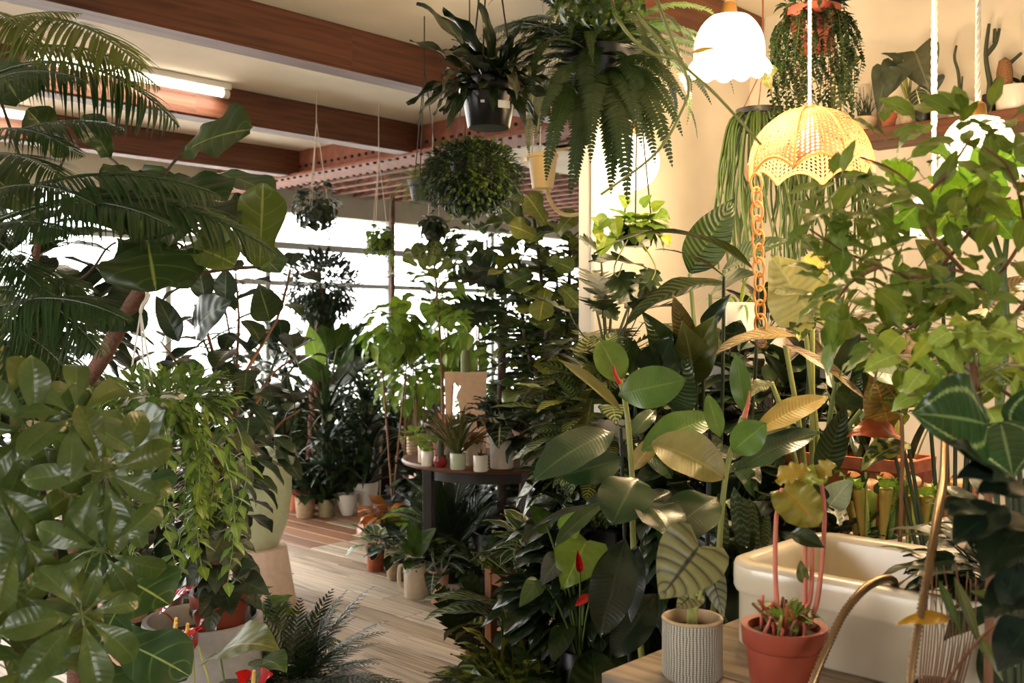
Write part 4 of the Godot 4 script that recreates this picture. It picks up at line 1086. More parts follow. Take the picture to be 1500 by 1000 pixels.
	bush(t, top + CB.x * 0.06, Vector3(0.26, 0.13, 0.2), "lip", 420, 0.045, 0.07, 0.1, 280)
	for i in 52:
		var an := i * 2.4
		var L: Dictionary = LS.lipvine
		var l := rnd(0.12, 0.44)
		var off := Vector3(cos(an), 0, sin(an)) * 0.08 + CB.x * rnd(-0.14, 0.1) + Vector3(0, rnd(-0.1, 0.04), 0)
		part("trailing_stem", L.me[i % 5], L.mt[i % 3], t, Transform3D(Basis(Vector3.UP, -an + PI / 2).scaled(Vector3(l * 1.3, l, l * 1.3)), top + off))
	# climbing plant on a mossy pole, in a pot inside the big grey planter
	var gp := G(296, 3.4)
	t = thing("planter", "large round grey planter holding a terracotta pot and red anthurium flowers", "planter", gp)
	part("body", lathem([Vector2(0, 0), Vector2(0.17, 0), Vector2(0.185, 0.01), Vector2(0.2, 0.5), Vector2(0.198, 0.512), Vector2(0.182, 0.512), Vector2(0.176, 0.5), Vector2(0.174, 0.42)], 44), M.greypot, t, at(gp))
	part("soil", lathem([Vector2(0.176, 0.44), Vector2(0.1, 0.452), Vector2(0, 0.45)], 24), M.soil, t, at(gp))
	var tp2 := gp + CB.x * 0.068 + Vector3(0, 0.452, 0) - CB.z * -0.03
	t = thing("heartleaf_climber", "climbing plant with dark heart-shaped leaves on a mossy pole in a terracotta pot", "plant", tp2)
	pot(t, tp2, 0.1, 0.072, 0.155, M.terrapl, "nursery")
	part("price_label", boxm(Vector3(-0.014, 0.05, 0.0), Vector3(0.014, 0.068, 0.002), 0.0), M.label, t, Transform3D(Basis(CB.x, Vector3.UP, CB.z), tp2 + CB.z * 0.092))
	part("moss_pole", tubem(smoothpath([tp2 + Vector3(0, 0.1, 0), P(322, 800, 3.35), P(318, 640, 3.4)], 6), 0.026, 0.022, 10), M.moss, t)
	for i in 70:
		var an := i * 2.4
		var q := i / 70.0
		var b := P(324 - q * 6, 880 - q * 250, 3.36) + Vector3(cos(an), 0, sin(an)) * 0.028
		leaf(t, "micans", b, dirof(an, rnd(-0.2, 0.5)), Vector3.UP + toeye(b) * 0.5, rnd(0.075, 0.13))
	for e in [[330, 780, 305, 825, 0.8], [350, 850, 396, 872, 0.6], [345, 842, 378, 828, 0.6], [318, 870, 292, 902, 0.8], [330, 870, 340, 902, 0.8], [330, 730, 372, 750, 0.6], [318, 770, 300, 720, 0.7]]:
		hero(t, "heart", "micans", P(e[0], e[1], 3.3), P(e[2], e[3], 3.2), e[4], 25.0, {"lobe": 0.2})
	# flamingo flowers in the planter
	var ap := gp + Vector3(0, 0.452, 0) - CB.x * 0.06 + CB.z * 0.05
	t = thing("anthurium", "anthurium with glossy red flowers and yellow spikes growing in the grey planter", "plant", ap)
	for e in [[233, 898, 288, 858, 0.3, 258, 905], [232, 942, 275, 944, 0.45, 275, 913], [245, 950, 300, 920, 0.3, 258, 912], [288, 945, 300, 905, 0.5, 0, 0]]:
		hero(t, "heart", "redl", P(e[0], e[1], 3.15), P(e[2], e[3], 3.05), e[4], 40.0, {"lobe": 0.12}, "spathe")
		part("flower_stalk", tubem(curve(ap, P(e[0], e[1], 3.15), Vector3(0, 0.03, 0)), 0.004, 0.003, 6), M.stemr, t)
		if e[5]: part("spadix", tubem([P(e[5] - 2, e[6] + 20, 3.1), P(e[5], e[6], 3.08)], 0.007, 0.005, 8), M.spadix, t)
	ap = P(345, 1060, 2.9)
	t = thing("anthurium", "anthurium with an olive leaf and red flower at the bottom edge beside the planter", "plant", G(345, 2.9))
	pot(t, G(345, 2.9), 0.11, 0.09, 0.2, M.darkgrey)
	hero(t, "heart", "olive", P(322, 955, 2.9), P(410, 952, 2.75), 0.75, 55.0, {"lobe": 0.2, "arch": 0.7})
	hero(t, "heart", "mid", P(385, 965, 2.95), P(420, 985, 2.85), 0.8, 60.0, {"lobe": 0.2})
	hero(t, "heart", "redl", P(362, 1002, 2.85), P(344, 985, 2.8), 0.9, 30.0, {"lobe": 0.2}, "spathe")
	hero(t, "heart", "redl", P(378, 1002, 2.85), P(400, 987, 2.8), 0.9, 30.0, {"lobe": 0.2}, "spathe")
	part("spadix", tubem([P(371, 1000, 2.78), P(372, 982, 2.76)], 0.006, 0.0045, 8), M.spadix, t)
	for e in [[322, 955], [362, 1002], [385, 965]]: part("stalk", tubem(curve(G(345, 2.9, 0.18), P(e[0], e[1], 2.9), Vector3(0, 0.02, 0)), 0.004, 0.003, 6), M.stemg, t)
	for e in [[290, 945, 310, 1010], [282, 945, 285, 1010]]: part("stalk", tubem([P(e[0], e[1], 3.0), P(e[2], e[3], 2.95)], 0.004, -1, 6), M.stemy, t)
	# feathery shrub on the floor by the walkway
	t = thing("feathery_shrub", "low feathery shrub of fine narrow leaves spilling onto the floorboards", "plant", G(425, 3.5))
	pot(t, G(425, 3.5), 0.13, 0.11, 0.2, M.darkgrey)
	rosette(t, G(425, 3.5, 0.2), "wispy", 80, 0.24, 0.46, 12, 85, 0.06, "frond")
	t = thing("ribbed_fern", "bright green ribbed fern between the pink pedestal and the grey planter", "plant", G(390, 3.9))
	pot(t, G(390, 3.9), 0.12, 0.1, 0.22, M.darkgrey)
	rosette(t, G(390, 3.9, 0.22), "fern", 30, 0.25, 0.36, 20, 70, 0.04, "frond")
	for e in [[372, 905, 430, 872], [375, 915, 440, 895], [378, 930, 425, 920], [365, 890, 400, 858], [360, 880, 380, 838]]:
		hero(t, "lance", "light", P(e[0], e[1], 3.8), P(e[2], e[3], 3.7), 0.36, 40.0, {"wave": 0.06})
	# green pot on its pedestal
	var pd := G(366, 5.45)
	t = thing("pedestal", "tapered pale pink stone pedestal under the celadon green pot", "pedestal", pd)
	part("body", lathem([Vector2(0, 0), Vector2(0.238, 0), Vector2(0.242, 0.01), Vector2(0.196, 0.295), Vector2(0.188, 0.305), Vector2(0, 0.305)], 6 * 8), M.pinkstone, t, at(pd))
	var gpp := pd + Vector3(0, 0.305, 0)
	t = thing("potted_shrub", "tall celadon green glazed pot on the pink pedestal, with a dark leafy shrub", "plant", gpp)
	part("pot", lathem([Vector2(0, 0), Vector2(0.14, 0), Vector2(0.15, 0.008), Vector2(0.195, 0.12), Vector2(0.222, 0.28), Vector2(0.222, 0.42), Vector2(0.208, 0.49), Vector2(0.214, 0.51), Vector2(0.212, 0.525), Vector2(0.196, 0.525), Vector2(0.194, 0.46)], 44), M.celadon, t, at(gpp))
	part("soil", lathem([Vector2(0.195, 0.47), Vector2(0, 0.48)], 24), M.soil, t, at(gpp))
	for k in 4: cane(t, smoothpath([gpp + Vector3(0, 0.46, 0), gpp + Vector3(0.1 * cos(k * 1.6), 0.75, 0.1 * sin(k * 1.6)), gpp + Vector3(0.3 * cos(k * 1.6), 1.0 + 0.1 * k, 0.3 * sin(k * 1.6))], 4), 0.012, 0.006, M.stemd, "rubberdk", 10, 0.1, 0.18, 0.26, 10.0)
	for e in [[405, 655, 442, 705], [400, 668, 440, 668], [350, 690, 395, 720]]: hero(t, "ellip", "audrey", P(e[0], e[1], 5.1), P(e[2], e[3], 5.0), 0.4, 40.0)
	# plain pink planter low on the left
	t = thing("potted_shrub", "plain pinkish clay pot with a round-leaved dark plant left of the grey planter", "plant", G(205, 3.7))
	pot(t, G(205, 3.7), 0.15, 0.12, 0.5, M.pinkpot, "cyl")
	rosette(t, G(205, 3.7, 0.46), "ovald", 26, 0.12, 0.2, -10, 80, 0.05)
	# dark filler shrubs behind, seen between the leaves
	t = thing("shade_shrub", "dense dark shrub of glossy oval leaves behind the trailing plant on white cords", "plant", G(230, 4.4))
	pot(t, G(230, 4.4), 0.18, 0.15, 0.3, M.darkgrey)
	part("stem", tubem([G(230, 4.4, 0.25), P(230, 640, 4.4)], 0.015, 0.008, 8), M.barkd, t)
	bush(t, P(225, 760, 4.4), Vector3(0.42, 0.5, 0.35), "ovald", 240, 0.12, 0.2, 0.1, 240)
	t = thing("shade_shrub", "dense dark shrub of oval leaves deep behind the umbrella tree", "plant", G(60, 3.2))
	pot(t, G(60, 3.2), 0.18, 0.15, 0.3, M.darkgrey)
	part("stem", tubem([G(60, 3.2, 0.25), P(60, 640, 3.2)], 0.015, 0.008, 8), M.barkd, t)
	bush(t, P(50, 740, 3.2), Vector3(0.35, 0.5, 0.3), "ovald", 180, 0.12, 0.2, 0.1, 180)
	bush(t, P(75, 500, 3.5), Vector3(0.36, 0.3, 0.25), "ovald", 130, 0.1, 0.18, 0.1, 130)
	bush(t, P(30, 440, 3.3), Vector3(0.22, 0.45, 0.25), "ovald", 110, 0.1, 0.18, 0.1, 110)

func far_middle() -> void:
	# clipped ball tree
	var t := thing("ball_tree", "dark ball-headed little tree on a braided brown trunk before the windows", "plant", G(456, 8.6))
	pot(t, G(456, 8.6), 0.16, 0.13, 0.3, M.black, "cyl")
	var c := P(470, 420, 8.5)
	for k in 3:
		var pts := []
		for i in 15:
			var q := i / 14.0
			var b := G(456, 8.6, 0.25).lerp(c, q)
			pts.append(b + Vector3(cos(q * 14.0 + k * TAU / 3), 0, sin(q * 14.0 + k * TAU / 3)) * 0.035)
		part("braided_trunk", tubem(pts, 0.026, 0.02, 8), M.bark, t)
	bush(t, c, Vector3(0.42, 0.38, 0.42), "leaflet", 1500, 0.06, 0.1, 0.0, 260)
	fronds(t, "dark", P(592, 402, 8.2), P(524, 412, 8.2), 14, 0.4, 0.06, {"arch": 0.9, "fw": 0.3, "hang": 0.3, "start": 0.1})
	part("stem", tubem([c, P(592, 402, 8.2)], 0.006, -1, 5), M.stemg, t)
	# bird of paradise
	t = thing("bird_of_paradise", "bird of paradise with an upright bright green paddle leaf in front of the ball tree", "plant", G(494, 8.9))
	pot(t, G(494, 8.9), 0.17, 0.14, 0.3, M.darkgrey)
	cane(t, [G(494, 8.9, 0.25), P(484, 600, 8.7), P(478, 560, 8.5)], 0.03, 0.02, M.stemg, "strel", 11, 0.6, 0.32, 0.44, 55.0)
	hero(t, "ovate", "light", P(468, 545, 8.2), P(452, 475, 8.2), 0.42, 10.0)
	for e in [[495, 560, 520, 505, 0.3, "mid"], [500, 575, 470, 640, 0.12, "pale"], [485, 560, 425, 520, 0.4, "mid"], [480, 570, 545, 520, 0.3, "dark"]]: hero(t, "ovate", e[5], P(e[0], e[1], 8.2), P(e[2], e[3], 8.1), e[4], 20.0)
	part("leaf_stalk", tubem([P(473, 590, 8.3), P(468, 545, 8.2)], 0.01, 0.007, 6), M.stemy, t)
	# snake plants
	for e in [[398, 8.7, "tall snake plant with upright banded leaves behind the celadon green pot"], [428, 8.8, "tall dark snake plant between the celadon pot and the cream planters"]]:
		t = thing("snake_plant", e[2], "plant", G(e[0], e[1]))
		pot(t, G(e[0], e[1]), 0.14, 0.12, 0.26, M.darkgrey)
		rosette(t, G(e[0], e[1], 0.2), "snake", 16, 0.7, 1.05, 76, 88, 0.09)
	# cream planters in the gloom
	for e in [[456, 600, 740, 9.5, 8.8, "tall cream planter, first of three in the dark beyond the walkway"], [502, 612, 742, 15, 9.0, "tall cream planter, middle one of three in the dark beyond the walkway"], [548, 606, 735, 13, 8.8, "tall cream planter, nearest the table of three in the dark beyond the walkway"]]:
		var z: float = e[4]
		var r: float = e[3] * z / FP
		var hh: float = P(e[0], e[1], z).y
		t = thing("cream_planter", e[5], "planter", G(e[0], z), "")
		pot(t, G(e[0], z), r, r * 0.7, hh, M.cream, "taper")
		rosette(t, G(e[0], z, hh * 0.92), "strel" if e[0] == 502 else "bladed", 12, 0.25, 0.5, 30, 80, 0.03)
	# white metal stand
	t = thing("plant_stand", "thin white metal plant stand behind the bird of paradise", "stand", G(478, 9.1))
	var sp := P(478, 576, 9.1)
	var w := 0.15
	for a in [[-1, -1], [1, -1], [1, 1], [-1, 1]]: part("leg", tubem([Vector3(sp.x + a[0] * w, 0, sp.z + a[1] * w), Vector3(sp.x + a[0] * w, sp.y, sp.z + a[1] * w)], 0.01, -1, 6), M.white, t)
	part("top", boxm(sp + Vector3(-w, -0.02, -w), sp + Vector3(w, 0, w)), M.white, t)
	# floor pots at the end of the walkway
	for e in [[438, 748, 15, 36, "terra", "dark", "terracotta pot with leafy dark plant, behind the tan pot at the end of the walkway", "ovald", 0.16], [447, 757, 15, 30, "tan", "x", "small tan pot with a tuft of dark leaves, farthest left at the walkway end", "ovald", 0.12], [479, 756, 13, 26, "olivepot", "x", "small olive pot with dark slender stems, left of the white round pot", "bladed", 0.3], [509, 754, 18.5, 31, "white", "x", "white round-bottomed floor pot with a dark bushy plant, first of the white pair", "leaflet", 0.1], [536, 749, 18.5, 43, "white", "y", "taller white round floor pot behind the first white one", "bladed", 0.4]]:
		var b := PH(e[0], e[1], 0.0)
		var k := (CB.inverse() * (b - EYE)).z * -1.0 / FP
		t = thing("floor_pot", e[6], "plant", b)
		var r: float = e[2] * k; var h: float = e[3] * k
		var tp := pot(t, b, r, r * (0.45 if e[4] == "white" else 0.85), h, M[e[4]], "round" if e[4] == "white" else "cyl")
		if e[7] == "leaflet":
			for i in 9: cane(t, curve(tp, tp + Vector3(rnd(-0.22, 0.22), rnd(0.5, 1.0), rnd(-0.2, 0.2)), Vector3.ZERO, 4), 0.008, 0.004, M.stemd, "ovald", 13, 0.15, 0.1, 0.16, 20.0)
		else: rosette(t, tp, e[7], 30, e[8], float(e[8]) * 1.8, 20, 85, 0.03)
		if e[7] == "bladed":
			part("stem", tubem([tp, tp + Vector3(0, 0.7, 0)], 0.012, 0.008, 6), M.barkd, t)
			for k2 in 3: rosette(t, tp + Vector3(0, 0.25 + 0.22 * k2, 0), "bladed", 26, 0.3, 0.5, 0, 85, 0.02)
	# dark clump that closes the view beyond the cream planters
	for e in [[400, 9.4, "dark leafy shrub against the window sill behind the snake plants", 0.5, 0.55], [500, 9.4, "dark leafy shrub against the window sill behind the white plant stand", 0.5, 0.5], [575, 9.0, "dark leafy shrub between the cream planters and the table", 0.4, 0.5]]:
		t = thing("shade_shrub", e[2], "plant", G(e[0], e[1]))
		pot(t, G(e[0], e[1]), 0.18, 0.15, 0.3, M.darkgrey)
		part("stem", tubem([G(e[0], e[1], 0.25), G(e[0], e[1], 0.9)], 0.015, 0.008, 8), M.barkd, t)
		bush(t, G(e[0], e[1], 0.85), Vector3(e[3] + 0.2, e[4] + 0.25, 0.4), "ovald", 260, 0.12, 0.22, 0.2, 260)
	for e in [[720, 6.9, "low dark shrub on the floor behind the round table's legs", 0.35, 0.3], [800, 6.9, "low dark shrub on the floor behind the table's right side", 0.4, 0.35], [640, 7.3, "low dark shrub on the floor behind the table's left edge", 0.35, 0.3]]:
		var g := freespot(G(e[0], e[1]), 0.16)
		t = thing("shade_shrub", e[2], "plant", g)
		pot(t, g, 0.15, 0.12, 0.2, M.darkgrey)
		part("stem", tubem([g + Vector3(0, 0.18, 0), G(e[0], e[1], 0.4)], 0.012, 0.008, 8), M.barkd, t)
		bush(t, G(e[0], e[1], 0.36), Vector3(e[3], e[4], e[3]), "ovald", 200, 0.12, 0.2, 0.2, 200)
	# fiddle-leaf fig and friends against the light
	t = thing("fiddle_leaf_fig", "slim backlit fiddle-leaf fig with pale green upright leaves right of the rusty post", "plant", G(648, 7.3))
	pot(t, G(648, 7.3), 0.17, 0.14, 0.3, M.offwhite, "cyl")
	cane(t, smoothpath([G(648, 7.3, 0.25), P(648, 560, 7.3), P(640, 430, 7.2), P(632, 350, 7.2)], 5), 0.016, 0.008, M.twig, "fiddlelt", 22, 0.72, 0.18, 0.27, 25.0)
	for e in [[622, 395, 610, 355], [628, 392, 640, 350], [612, 390, 590, 375], [640, 400, 662, 380]]: hero(t, "fiddle", "fiddlelt", P(e[0], e[1], 7.0), P(e[2], e[3], 7.0), 0.55, 10.0)
	t = thing("umbrella_fig", "backlit fig with large soft heart-shaped green leaves in front of the far window", "plant", G(662, 7.8))
	pot(t, G(662, 7.8), 0.16, 0.13, 0.28, M.tan, "cyl")
	for e in [[[655, 560], [650, 480], [600, 430]], [[655, 560], [660, 480], [690, 440]], [[655, 570], [640, 500], [575, 480]], [[655, 560], [655, 470], [640, 400]]]:
		var pts := [G(662, 7.8, 0.25)]
		for q in e: pts.append(P(q[0], q[1], 7.7 + rnd(-0.2, 0.2)))
		cane(t, smoothpath(pts, 4), 0.012, 0.005, M.twig, "umbel", 9, 0.55, 0.14, 0.21, 20.0)
	for e in [[630, 445, 632, 478], [650, 452, 662, 488], [600, 470, 586, 500], [678, 445, 690, 480], [590, 440, 578, 470], [610, 500, 600, 535], [672, 490, 676, 520]]: hero(t, "heart", "light", P(e[0], e[1], 7.3), P(e[2], e[3], 7.25), 0.95, 15.0, {"lobe": 0.22})
	# spidery and soft plants on the bench under the window
	var bench := thing("bench", "long low display bench crowded with plants under the bright far window", "bench", G(640, 7.0))
	part("top", boxm(Vector3(5.2, 0.6, -7.1), Vector3(7.6, 0.64, -6.6)), M.darkwood, bench)
	for q in [[5.3, -7.0], [5.3, -6.7], [7.5, -7.0], [7.5, -6.7]]: part("leg", boxm(Vector3(q[0] - 0.03, 0, q[1] - 0.03), Vector3(q[0] + 0.03, 0.6, q[1] + 0.03)), M.darkwood, bench)
	var i := 0
	for e in [["bladel", 34, 0.25, 0.45, "spider plant with thin pale arching leaves, first on the window bench", "pinkpot"], ["heartl", 30, 0.1, 0.16, "soft light-green heart-leaved plant, second on the window bench", "offwhite"], ["bladel", 34, 0.22, 0.4, "spider plant with thin pale arching leaves, third on the window bench", "pinkpot"], ["ovall", 30, 0.12, 0.2, "pale oval-leaved plant, fourth on the window bench", "beige"], ["fern", 22, 0.3, 0.45, "light airy fern, fifth on the window bench", "offwhite"], ["lime", 30, 0.1, 0.15, "yellow-green heart-leaved plant, last on the window bench toward the pillar", "tan"]]:
		var b := Vector3(5.38 + i * 0.4, 0.64, -6.85 + (0.08 if i % 2 else -0.05))
		t = thing("potted_plant", e[4], "plant", b)
		var tp := pot(t, b, 0.09, 0.075, 0.15, M[e[5]], "cyl")
		rosette(t, tp, e[0], e[1], e[2], e[3], 0, 85, 0.03, "frond" if e[0] == "fern" else "leaf")
		i += 1
	# taller backlit leafy masses between bench and table
	for e in [[592, 560, 7.9, 0.36, 0.3, "ovall", "soft light-green bush left of the table in the window light", 0.1], [575, 490, 7.3, 0.3, 0.3, "heartl", "bright backlit heart-leaved bush beside the rusty post", 0.12], [700, 470, 7.0, 0.4, 0.45, "ovall", "bright backlit bush of oval leaves under the split-leaf plant", 0.12], [618, 545, 7.6, 0.34, 0.28, "ovall", "light green leafy plant just behind the table's left end", 0.1], [700, 360, 7.6, 0.4, 0.3, "oval", "leafy bush in the window behind the split-leaf plant", 0.13], [760, 560, 6.6, 0.4, 0.35, "oval", "green leafy bush in the shade behind the round table", 0.14]]:
		var g := freespot(G(e[0], e[2]), 0.16)
		t = thing("potted_shrub", e[6], "plant", g)
		pot(t, g, 0.15, 0.12, 0.26, M.darkgrey)
		var cc := P(e[0], e[1], e[2])
		for k in 3: part("stem", tubem([g + Vector3(0, 0.22, 0), cc + Vector3(rnd(-0.1, 0.1), 0.05, rnd(-0.1, 0.1))], 0.01, 0.005, 6), M.twig, t)
		bush(t, cc, Vector3(e[3], e[4], e[3]), e[5], 95, float(e[7]) * 0.8, float(e[7]) * 1.3, 0.15, 95)
	# split-leaf philodendron in front of the light
	t = thing("split_leaf_plant", "split-leaf plant with deeply cut dark leaves spreading in front of the bright window", "plant", G(735, 5.9))
	pot(t, G(735, 5.9), 0.18, 0.15, 0.3, M.black)
	part("stem", tubem([G(735, 5.9, 0.25), P(735, 480, 5.9)], 0.03, 0.025, 8), M.barkd, t)
	var o := {"rows": 44, "nl": 8.0, "ld": 0.72, "slant": 0.5, "lobe": 0.25, "wave": 0.02}
	for e in [[742, 425, 655, 410, 0.75, 60], [735, 420, 690, 375, 0.8, 10], [735, 430, 770, 385, 0.8, 10], [730, 440, 690, 480, 0.8, 30], [745, 440, 790, 430, 0.8, 30], [735, 450, 740, 500, 0.8, 20], [725, 450, 660, 450, 0.7, 50]]:
		hero(t, "ovate", "dark", P(e[0], e[1], 5.7), P(e[2], e[3], 5.6), e[4], e[5], o)
		part("leaf_stalk", tubem(curve(P(735, 500, 5.9), P(e[0], e[1], 5.7), Vector3(0, 0.04, 0), 5), 0.007, 0.005, 6), M.stemg, t)

func torso() -> ArrayMesh:
	var z := 5.8
	var k := z / FP
	var pg := PackedVector2Array()
	for e in [[652, 542], [714, 542], [712, 562], [712, 664], [672, 664], [674, 594], [673, 586], [669, 578], [671, 571], [676, 562], [668, 555], [664, 560], [662, 600], [662, 664], [656, 664]]: pg.append(Vector2((e[0] - 683.0) * k, (664.0 - e[1]) * k))
	var m := MB.new()
	var ids := Geometry2D.triangulate_polygon(pg)
	for s in [-1.0, 1.0]:
		var f := m.v.size()
		for p in pg: m.vert(Vector3(p.x, p.y, s * 0.07), Vector3(0, 0, s), p)
		for j in ids.size() / 3: m.tri(f + ids[j * 3], f + ids[j * 3 + 1], f + ids[j * 3 + 2])
	for j in pg.size():
		var a := pg[j]; var b := pg[(j + 1) % pg.size()]
		var d := (b - a).normalized(); var nn := Vector3(d.y, -d.x, 0)
		if not Geometry2D.is_point_in_polygon((a + b) * 0.5 - Vector2(nn.x, nn.y) * 0.002, pg): nn = -nn
		m.quad(m.vert(Vector3(a.x, a.y, -0.07), nn, a), m.vert(Vector3(b.x, b.y, -0.07), nn, b), m.vert(Vector3(b.x, b.y, 0.07), nn, b), m.vert(Vector3(a.x, a.y, 0.07), nn, a))
	return m.commit()

func table_group() -> void:
	var h := 0.76
	var c := G(722, 5.75)
	var t := thing("round_table", "round dark wooden table crowded with small potted plants", "table", c)
	part("tabletop", lathem([Vector2(0, h - 0.03), Vector2(0.5, h - 0.03), Vector2(0.522, h - 0.024), Vector2(0.526, h - 0.012), Vector2(0.52, h), Vector2(0, h)], 60), M.wood, t, at(c))
	part("apron", lathem([Vector2(0.38, h - 0.1), Vector2(0.4, h - 0.1), Vector2(0.4, h - 0.03), Vector2(0.38, h - 0.03)], 40), M.darkwood, t, at(c))
	for k in 4:
		var an := k * PI / 2 + 0.3
		part("leg", boxm(Vector3(-0.03, 0, -0.03), Vector3(0.03, h - 0.03, 0.03)), M.darkwood, t, at(c + Vector3(cos(an) * 0.4, 0, sin(an) * 0.4), an))
	# x, base y, half width, height px, pot, style, plant, n, l0, l1, e0, e1, label
	for e in [[605, 665, 9, 26, "beige", "cyl", "ovall", 14, 0.05, 0.09, 10, 80, "small basket-patterned pot with round green leaves at the table's left edge"],
		[622, 677, 10, 32, "cream", "cyl", "heartl", 12, 0.05, 0.1, 20, 80, "slim cream pot with a few green leaves, second along the table's left edge"],
		[626, 682, 9, 22, "white", "cyl", "tinyl", 10, 0.03, 0.05, 30, 80, "little white pot with a tiny seedling in front of the slim cream pot"],
		[643, 668, 9, 22, "terra", "taper", "polly", 9, 0.06, 0.09, 30, 80, "small terracotta pot with grey-green patterned leaves behind the dark red pot"],
		[645, 684, 12, 17, "darkred", "belly", "cact", 0, 0, 0, 0, 0, "dark red glossy round pot with a stubby cactus at the table front"],
		[654, 670, 10, 28, "offwhite", "cyl", "pink", 24, 0.1, 0.17, 0, 80, "white pot hidden under pink striped leaves near the table's left end"],
		[671, 687, 12, 24, "sagepot", "cyl", "bladeo", 40, 0.18, 0.3, 40, 88, "small sage green pot with a spiky yellow-green tuft at the table front"],
		[691, 681, 17, 34, "cream", "belly", "bronze", 16, 0.06, 0.1, 20, 80, "cream double-bellied pot with small brownish leaves behind the sage pot"],
		[704, 690, 11, 24, "white", "cyl", "tiny", 6, 0.02, 0.03, 40, 80, "small white knobbly pot with a bare stub at the table front"],
		[735, 685, 18, 51, "offwhite", "cyl", "polly", 34, 0.12, 0.19, 25, 85, "large off-white pot with dark arrow leaves with white veins on the table"],
		[779, 687, 18, 34, "greypot", "cyl", "heartd", 26, 0.1, 0.16, 10, 85, "greyish beige pot with dark leaves and a tag on the right of the table"],
		[805, 672, 12, 40, "bluepot", "cyl", "ovald", 22, 0.1, 0.18, 10, 85, "blue-grey glazed pot with dark leaves at the table's right end"],
		[762, 662, 12, 40, "pinkpot", "cyl", "zebra", 20, 0.14, 0.22, 30, 85, "pink clay pot with zebra-striped leaves at the back of the table"],
		[722, 655, 12, 40, "beige", "cyl", "fern", 22, 0.2, 0.32, 10, 80, "beige pot with a small fern at the back of the table"]]:
		var b := PH(e[0], e[1], h)
		var k := (CB.inverse() * (b - EYE)).z * -1.0 / FP
		var r: float = e[2] * k; var hh: float = e[3] * k
		t = thing("table_pot", e[12], "plant", b)
		if e[5] == "belly": r *= 0.78
		var tp := pot(t, b, r, r * (0.7 if e[5] == "belly" or e[5] == "taper" else 0.94), hh, M[e[4]], e[5])
		if e[6] == "cact":
			part("cactus", lathem([Vector2(0.001, 0.09), Vector2(0.014, 0.085), Vector2(0.02, 0.06), Vector2(0.018, 0.0)], 18, 0.08, 9), M.cactusd, t, at(tp))
		else: rosette(t, tp, e[6], e[7], e[8], e[9], e[10], e[11], r * 0.4, "frond" if e[6] == "fern" else "leaf")
		if e[0] == 704:
			for i in 5: part("knob", lathem([Vector2(0, -0.006), Vector2(0.006, 0), Vector2(0, 0.006)], 8), M.white, t, at(b + CB.x * r * 0.98 + Vector3(0, 0.012 + i * 0.018, 0) + CB.z * 0.01))
			part("stub", tubem([tp, tp + Vector3(0.005, 0.04, 0)], 0.006, 0.004, 6), M.twig, t)
		if e[0] == 779: part("plant_tag", boxm(tp + CB.x * 0.02 + Vector3(-0.012, 0.06, -0.001), tp + CB.x * 0.02 + Vector3(0.03, 0.085, 0.001), 0.0), M.label, t)
		if e[0] == 671: part("stem", tubem([tp, tp + Vector3(0, 0.06, 0)], 0.012, 0.01, 6), M.twig, t)
		if e[0] == 605:
			for i in 5: part("band", lathem([Vector2(r, 0), Vector2(r + 0.004, 0.004), Vector2(r, 0.008)], 20, 0.04, 14), M.tan, t, at(b + Vector3(0, 0.012 + i * 0.018, 0)))
	# terracotta face planter with a cactus
	var fb := PH(683, 664, h)
	t = thing("face_planter", "peach face-profile planter with a pale columnar cactus standing in it on the table", "planter", fb)
	part("body", torso(), M.peach, t, Transform3D(Basis(CB.x, Vector3.UP, CB.x.cross(Vector3.UP)), P(683, 664, 5.8) * Vector3(1, 0, 1) + Vector3(0, h, 0)))
	part("cactus", lathem([Vector2(0.001, 0.14), Vector2(0.018, 0.13), Vector2(0.027, 0.1), Vector2(0.026, 0.0)], 20, 0.07, 10), M.cactus, t, at(P(682, 546, 5.8)))

